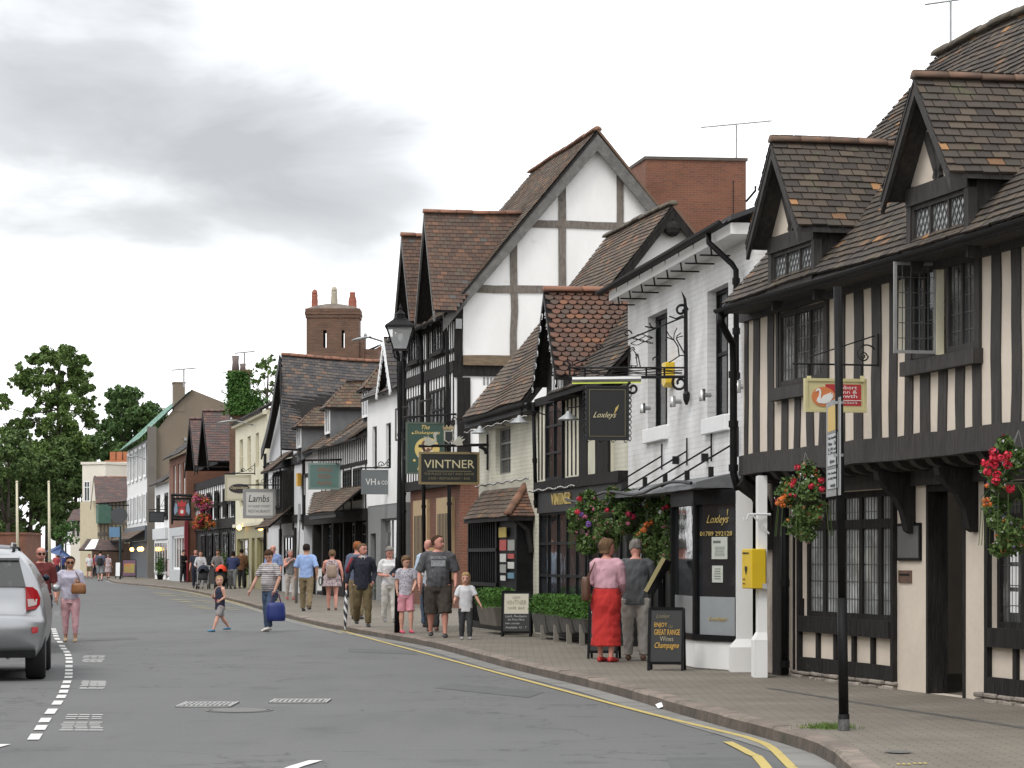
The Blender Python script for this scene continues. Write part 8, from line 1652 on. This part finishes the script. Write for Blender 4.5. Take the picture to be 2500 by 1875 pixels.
t, TT, A, g = person('stocky man in grey printed t-shirt and dark brown cargo shorts', 1069, 1556, 1.77, 4, cloth('charcoal_tee', (.085, .085, .092)), cloth('brown_short', (.055, .045, .036)), blackl, brown, 'pink', ((10, 6), (-8, 12)), (((.175, -.01, .65), (.17, .06, .52)), ((.18, -.01, .65), (.185, .04, .52))), 0, (55, 0), 1.22, sleeve=.5, hem=.48, leglen=1.12, bkind='shorts', hstyle='crop', extra=newyork, belly=.02)
person('bald older man in pale blue shirt behind the man in printed t-shirt', 1046, 1530, 1.74, 172, cloth('pale_blue', (.45, .55, .68)), cloth('blue_trouser', (.06, .09, .14)), blackl, silver, 'pink', ((8, 4), (-6, 10)), None, 0, (0, 0), 1.0, sleeve=1, hstyle='none', Y=53)
t, TT, A, g = person('blonde woman half hidden behind the man in printed t-shirt', 1056, 1540, 1.55, 176, white_c, cloth('black_skirt', (.03, .03, .03)), M('sandal_brown', (1, 1, 1)), blond, 'fair', ((6, 4), (-6, 8)), None, 0, (0, 0), .95, sleeve=.4, hstyle='bob', Y=50)
um = thing('umbrella', 'thin black furled umbrella beside the pale blue shirted man', 'umbrella', (-1.73, 51.5, .12)); mb = MB(); c = P(1037, 1500, 51.5); mb.tube([V((c.x+.02, 51.5, .20)), V((c.x, 51.5, .5)), V((c.x-.03, 51.5, .80)), V((c.x-.03, 51.5, .95))], [.006, .03, .02, .012], 8); mb.build('canopy', black_p, um)
person('little blonde girl in white t-shirt and dark leggings with arms out', 1137, 1561, 1.12, 6, cloth('white_tee', (.62, .62, .64)), cloth('charcoal_legging', (.045, .048, .05)), M('grey_trainer', (.30, .28, .28), rough=.8), blond, 'fair', ((6, 8), (-4, 6)), (((.16, .03, .66), (.22, .07, .54)), ((.16, .02, .64), (.18, .10, .60))), 0, (-14, 6), 1.05, sleeve=.4, hstyle='long', child=True, hem=.42)
# couple reading the menu
redc = cloth('red_skirt', (.50, .030, .025), (.42, .022, .02))
t, TT, A, g = person('woman in pink cardigan and long red skirt seen from behind', 1480, 1616, 1.62, 150, cloth('pink_cardigan', (.56, .33, .38), (.50, .29, .34)), redc, M('red_shoe', (.45, .03, .03), rough=.5), lightb, 'pink', ((3, 2), (-3, 3)), (((.14, .03, .65), (.08, .12, .58)), ((.14, .03, .65), (.09, .11, .58))), 2, (-35, 2), 1.12, sleeve=1, hem=.56, bkind='skirt', leglen=.13, skirt=(.09, .1, .108), hstyle='bob', vox=.010)
hb_ = bag('shoulder_bag', 'dark brown shoulder bag on the woman in red skirt', (g.x-.27, g.y-.05, .93), .12, .22, .32, brown_l, 0); mb = MB(); mb.tube([V((g.x-.27, g.y-.1, 1.22)), V((g.x-.18, g.y-.11, 1.38)), V((g.x-.15, g.y, 1.44)), V((g.x-.24, g.y+.03, 1.22))], .009, 5); mb.build('strap', brown_l, hb_)
person('man in dark grey jacket and pale trousers seen from behind', 1552, 1612, 1.62, 176, cloth('grey_jacket', (.085, .090, .095), (.07, .074, .078)), cloth('pale_trouser', (.36, .34, .31)), brown_l, grey, 'pink', ((4, 2), (-4, 4)), (((.15, .03, .65), (.10, .13, .60)), ((.15, .03, .66), (.10, .12, .60))), 6, (0, 22), 1.14, sleeve=1, hem=.41, vox=.010)
# farther people
person('woman in sleeveless grey top and pale trousers with her hand at her throat', 709, 1463, 1.64, 15, cloth('grey_top', (.12, .12, .12), (.2, .2, .2), ns=20), cloth('pale_crop', (.50, .45, .40)), M('red_sandal', (.35, .05, .04), rough=.6), silver, 'pink', ((6, 4), (-6, 8)), (((.14, -.02, .64), (.14, .04, .52)), ((.13, .06, .66), (.02, .09, .78))), 0, (25, 5), 1.0, sleeve=0, hstyle='short', Y=88)
person('balding man in blue shirt behind the woman in striped top', 667, 1470, 1.78, -10, cloth('sky_shirt', (.24, .33, .58)), navy, blackl, grey, 'pink', ((6, 4), (-6, 8)), None, 0, (0, 0), 1.1, sleeve=.5, hstyle='bald', Y=86)
person('woman in navy top and grey trousers with her back turned', 568, 1437, 1.66, 170, cloth('blue_cape', (.03, .045, .12)), cloth('grey_trouser', (.22, .23, .23)), blackl, dkb, 'tan', ((4, 2), (-4, 4)), (((.17, .03, .66), (.10, .12, .62)), ((.17, .03, .66), (.10, .12, .62))), 6, (0, 10), 1.25, sleeve=1, hstyle='bob', Y=119)
person('man in brown jacket and black trousers with his back turned', 590, 1436, 1.78, 175, cloth('brown_jacket', (.15, .07, .03)), black_c, blackl, dkb, 'tan', ((4, 2), (-4, 4)), None, 0, (0, 0), 1.05, sleeve=1, hem=.45, Y=121)
person('woman in grey top and sunglasses pushing the orange pushchair', 532, 1440, 1.72, 0, cloth('grey_tee', (.18, .17, .165)), black_c, blackl, brown, 'fair', ((4, 2), (-4, 4)), (((.15, .06, .64), (.10, .22, .60)), ((.15, .06, .64), (.10, .22, .60))), 0, (0, 10), 1.0, sleeve=.5, hstyle='bob', Y=120, glasses=True)
person('woman in white cardigan pushing the black pushchair', 490, 1438, 1.68, 0, cloth('white_cardi', (.50, .50, .52)), cloth('grey_legging', (.30, .30, .31)), blackl, brown, 'fair', ((4, 2), (-4, 4)), (((.15, .06, .64), (.10, .22, .60)), ((.15, .06, .64), (.10, .22, .60))), 0, (0, 10), 1.0, sleeve=.9, hem=.40, hstyle='bob', Y=120)
person('man in navy t-shirt standing behind the black pushchair', 478, 1432, 1.76, 0, navy, navy, blackl, brown, 'pink', ((4, 2), (-4, 4)), None, 0, (0, 0), 1.1, sleeve=.4, Y=123)
person('man dressed all in black looking at his hands by the menu board', 447, 1418, 1.80, 60, black_c, black_c, blackl, dkb, 'fair', ((4, 2), (-4, 4)), (((.14, .04, .65), (.06, .13, .66)), ((.14, .04, .65), (.06, .13, .66))), 2, (0, 20), 1.1, sleeve=1, Y=150)
t, TT, A, g = person('far man in blue grey shirt and shorts with dark backpack walking away', 245, 1420, 1.82, 178, cloth('slate_shirt', (.09, .10, .15)), cloth('grey_long_short', (.22, .23, .24)), blackl, dkb, 'fair', ((8, 4), (-10, 10)), None, 0, (0, 0), 1.15, sleeve=.5, bkind='shorts', leglen=1.1, Y=158)
bag('backpack', 'dark backpack on the far walking man', (g.x, g.y-.2, 1.05), .32, .2, .45, black_c, 0)
person('far woman in white top and khaki shorts at end of street', 218, 1414, 1.62, 30, white_c, khaki, blackl, lightb, 'pink', ((8, 4), (-8, 8)), None, 0, (0, 0), 1.0, sleeve=.4, bkind='shorts', leglen=.8, hstyle='pony', Y=176)
person('far woman in pale floral dress near the narrow white menu board', 264, 1414, 1.60, 160, flo, flo, blackl, grey, 'pink', ((5, 4), (-5, 8)), None, 0, (0, 0), 1.1, sleeve=.4, bkind='skirt', leglen=.25, skirt=(.1, .12, .14), Y=180)
for i, (u, c, lb) in enumerate(((138, (.35, .05, .06), 'distant person in red top beyond the woman in pink trousers'), (152, (.05, .07, .25), 'distant person in blue top at the end of the street'), (232, (.30, .06, .08), 'distant person in dark red top under the white awning'))):
    person(lb, u, 1408, 1.66, 20*i, cloth('far%d' % i, c), navy, blackl, dkb, 'fair', ((4, 2), (-4, 4)), None, 0, (0, 0), 1.1, sleeve=.5, Y=190+i*3, vox=.03)
# pushchairs
def pram(label, u, Y, hoodm, seatm, framem):
    c = P(u, 1400, Y); c.z = .12; t = thing('pushchair', label, 'pushchair', tuple(c)); W = .25; q_ = lambda x, y, z_: c+V((x, y, z_))
    for x in (-W, W):
        for y in (-.35, .35):
            mb = MB(); mb.smooth = True; mb.loft([[q_(x+dx, y+r*math.cos(a), .13+r*math.sin(a)) for a in [i*.524 for i in range(12)]] for dx, r in ((-.02, .10), (-.02, .13), (.02, .13), (.02, .10))]); mb.build('wheel', blackl, t)
    mb = MB(); 
    for x in (-W, W): mb.tube([q_(x, -.35, .14), q_(x*.9, -.12, .42), q_(x*.9, .15, .72), q_(x*.9, .42, 1.02)], .018, 5); mb.tube([q_(x, .35, .14), q_(x*.9, .0, .55)], .018, 5)
    mb.tube([q_(-W*.9, .42, 1.02), q_(W*.9, .42, 1.02)], .02, 6); mb.tube([q_(-W, -.35, .14), q_(0, -.42, .16), q_(W, -.35, .14)], .018, 5); mb.build('frame', framem, t)
    mb = MB(); mb.smooth = True; mb.loft([[q_(-.2, -.28, .42), q_(.2, -.28, .42), q_(.2, .1, .40), q_(-.2, .1, .40)], [q_(-.21, -.28, .5), q_(.21, -.28, .5), q_(.21, .22, .5), q_(-.21, .22, .5)], [q_(-.2, .05, .9), q_(.2, .05, .9), q_(.2, .3, .9), q_(-.2, .3, .9)]]); mb.build('seat', seatm, t)
    mb = MB(); mb.smooth = True; mb.loft([[q_(.25*math.cos(a)*k, .14-.30*b+.1*k, .78+.28*math.sin(a)*k) for a in [math.pi*i/10 for i in range(11)]] for b, k in ((-.3, .6), (0, .95), (.5, 1.05), (1, 1.0), (1.25, .8), (1.35, .45))], closed=False, cap=False); mb.build('hood', hoodm, t)
orng = M('orange_hood', (.75, .055, .02), rough=.7)
pram('black pushchair with a dark hood and silver frame', 496, 117.5, navy, black_c, galv); pram('pushchair with a bright orange hood', 540, 118.5, orng, black_c, black_p)
# ================= cars =================
def hw_(z):
    T = ((.30, .78), (.45, .87), (.72, .91), (.95, .885), (1.12, .84), (1.30, .75), (1.45, .665), (1.53, .60), (1.60, .52))
    for (a, b), (c, d) in zip(T, T[1:]):
        if z <= c: return b+(d-b)*max(0, (z-a))/(c-a)
    return T[-1][1]
paint = {}
def car(label, x, y, yaw, col, sc_=1.0, far=False):
    t = thing('parked_car', label, 'car', (x, y, 0), yaw, group='cars parked along the left side'); t.scale = (1, 1, 1)
    pm = M('car_paint_'+col[0], col[1], tuple(c*.97 for c in col[1]), rough=.30, metal=.7, spec=.6); mb = MB(); mb.smooth = True; rings = []
    st = ((0, .74, .95), (.03, .78, .975), (.09, .80, .99), (.115, 1.0, .99), (.14, 1.14, .995), (.20, 1.34, 1), (.26, 1.46, 1), (.34, 1.525, 1), (.5, 1.56, 1), (1.2, 1.59, 1), (2.2, 1.58, 1), (2.9, 1.52, 1), (3.3, 1.30, 1), (3.65, 1.10, .99), (4.15, 1.0, .95), (4.38, .85, .88), (4.42, .6, .84))
    K = 12
    for (yy, top, tp) in st:
        L = [(hw_(.30+(top-.30)*j/(K-1))*tp*(1 if j < K-1 else .93), .30+(top-.30)*j/(K-1)+(.0 if j < K-1 else .012)) for j in range(K)]
        L2 = [(L[-1][0]*.6, L[-1][1]+.014), (0, L[-1][1]+.02)]
        rings.append([V((a*sc_, yy*sc_, b*sc_)) for a, b in L]+[V((a*sc_, yy*sc_, b*sc_)) for a, b in L2]+[V((-a*sc_, yy*sc_, b*sc_)) for a, b in L2[:1]]+[V((-a*sc_, yy*sc_, b*sc_)) for a, b in L[::-1]])
    mb.loft(rings); mb.build('body', pm, t, local=True)
    S_ = lambda p: V(p)*sc_
    gl = MB(); gl.smooth = False; gl.prism([S_(p) for p in ((-.66, .110, 1.15), (.66, .110, 1.15), (.575, .245, 1.475), (-.575, .245, 1.475))], S_((0, .05, 0))); gl.build('rear_window', glass_c, t, local=True)
    for s in (-1, 1): g = MB(); pts = [S_(p) for p in ((s*.84, .55, 1.13), (s*.845, 3.2, 1.13), (s*.68, 2.8, 1.42), (s*.68, .7, 1.42))]; g.prism(pts if s > 0 else pts[::-1], S_((-s*.02, 0, 0))); g.build('side_window', glass_d, t, local=True)
    g = MB(); g.prism([S_(p) for p in ((-.72, 3.62, 1.12), (-.56, 2.98, 1.49), (.56, 2.98, 1.49), (.72, 3.62, 1.12))], S_((0, .02, .02))); g.build('windscreen', glass_d, t, local=True)
    redl = M('tail_lamp_red', (.35, .01, .015), rough=.15); clr = M('tail_lamp_clear', (.45, .38, .36), rough=.12)
    for s in (-1, 1):
        o = [(s*x_, z_) for x_, z_ in ((.655, 1.15), (.745, 1.145), (.80, 1.10), (.835, 1.01), (.83, .93), (.785, .88), (.665, .865))]
        g = MB(); yy = lambda x_: .07+max(0, abs(x_)-.74)*.45; g.smooth = False; pts = [S_((x_, yy(x_)-.005, z_)) for x_, z_ in o]; g.prism(pts if s > 0 else pts[::-1], S_((0, .12, 0))); l_ = g.build('tail_lamp', redl, t, local=True)
        g = MB(); pts = [S_((s*x_, yy(x_)-.010, z_)) for x_, z_ in ((.68, 1.0), (.80, 1.0), (.79, .93), (.69, .905))]; g.prism(pts if s > 0 else pts[::-1], S_((0, .01, 0))); g.build('lamp_insert', clr, l_, local=True)
        g = MB(); pts = [S_((s*x_, -.012+(.02 if x_ > .8 else 0), z_)) for x_, z_ in ((.73, .66), (.86, .665), (.84, .595), (.74, .585))]; g.prism(pts if s > 0 else pts[::-1], S_((0, .05, 0))); g.build('reflector', redl, t, local=True)
        g = MB(); g.smooth = True; g.tube([S_((s*.50, .5, 1.57)), S_((s*.50, .6, 1.63)), S_((s*.50, 2.4, 1.63)), S_((s*.50, 2.5, 1.57))], .018*sc_, 6); g.build('roof_rail', black_p if not far else galv, t, local=True)
        g = MB(); g.smooth = True; g.ball(S_((s*.96, 3.0, 1.10)), .065*sc_, 8, (.9, .5, .8)); g.build('door_mirror', pm, t, local=True)
        for yy_ in (.78, 3.45):
            g = MB(); g.smooth = True; c = S_((s*.76, yy_, .345)); g.loft([[c+V((dx, r*math.cos(a), r*math.sin(a)))*sc_ for a in [i*.2618 for i in range(24)]] for dx, r in ((-.12, .24), (-.12, .325), (-.09, .345), (.09, .345), (.12, .325), (.12, .24))]); w_ = g.build('wheel', M('tyre_rubber', (.016, .016, .017), rough=.85), t, local=True)
            g = MB(); g.loft([[c+V((s*.121, r*math.cos(a), r*math.sin(a)))*1 for a in [i*.2618 for i in range(24)]] for r in (.22*sc_, .02)]); g.build('rim', galv, w_, local=True)
    g = MB(); g.box(S_((0, .35, .36)), (1.4*sc_, .5*sc_, .12*sc_)); g.box(S_((0, 2.2, .40)), (1.5*sc_, 3.6*sc_, .24*sc_)); g.build('underbody', black_p, t, local=True)
    g = MB(); g.smooth = True; g.tube([S_((.45, -.01, .30)), S_((.45, .3, .30))], .03, 8); g.build('exhaust', galv, t, local=True)
    g = MB(); g.box(S_((0, .085, .85)), (.62*sc_, .02, .18*sc_)); g.build('plate_recess', M('car_paint_'+col[0], (1, 1, 1)), t, local=True)
    g = MB(); g.box(S_((0, .068, .85)), (.52*sc_, .02, .115*sc_)); g.build('number_plate', M('plate_yellow', (.66, .44, .03), rough=.4), t, local=True)
    g = MB(); [g.box(S_((0, .078 if z_ > .7 else -.006, z_)), (w__*sc_, .012, .012)) for z_, w__ in ((.775, 1.32),)]; [g.tube([S_((s*.668, .100, .80)), S_((s*.672, .118, 1.13))], .005, 4) for s in (-1, 1)]; g.box(S_((0, .0, .335)), (1.56*sc_, .03, .09)); g.build('seam', black_p, t, local=True)
    g = MB(); g.prism([S_(p) for p in ((-.58, .20, 1.50), (.58, .20, 1.50), (.55, .42, 1.565), (-.55, .42, 1.565))], S_((0, .01, -.03))); g.build('spoiler', pm, t, local=True)
    if not far:
        g = MB(); g.text('RAV4', V((.42, .098, .80)), V((1, 0, 0)), V((0, .1, 1)), .19, .035, .004); g.build('badge', steel, t, local=True)
        g = MB(); g.tube([V((.62, .15, 1.16)), V((.2, .12, 1.19)), V((0, .12, 1.2))], .008, 4); g.build('wiper', black_p, t, local=True)
    return t
car('silver four wheel drive car parked facing away at the left edge', -6.545, 32.15, R(8.5), ('silver', (.36, .37, .38)))
car('dark blue car with roof rails parked ahead of the silver one', -8.35, 41.5, R(9), ('midnight', (.02, .025, .04)), 1.06, True)
car('white car parked farther up the left side, by left flagpole', -13.7, 66, R(10), ('white', (.6, .6, .62)), 1.0, True)
# far parasol
c = P(150, 1352, 150); t = thing('parasol', 'blue parasol tilted over the far pavement by the pale bush', 'parasol', (c.x, c.y, 0)); mb = MB(); mb.loft([[c+V((r*math.cos(a), r*math.sin(a), z_-.25*math.cos(a))) for a in [i*.785 for i in range(8)]] for r, z_ in ((.85, -.1), (.03, .28))]); mb.build('canopy', M('parasol_blue', (.06, .10, .22), rough=.8), t); mb = MB(); mb.tube([V((c.x, c.y, 0)), c+V((0, 0, .25))], .03, 6); mb.build('pole', galv, t)
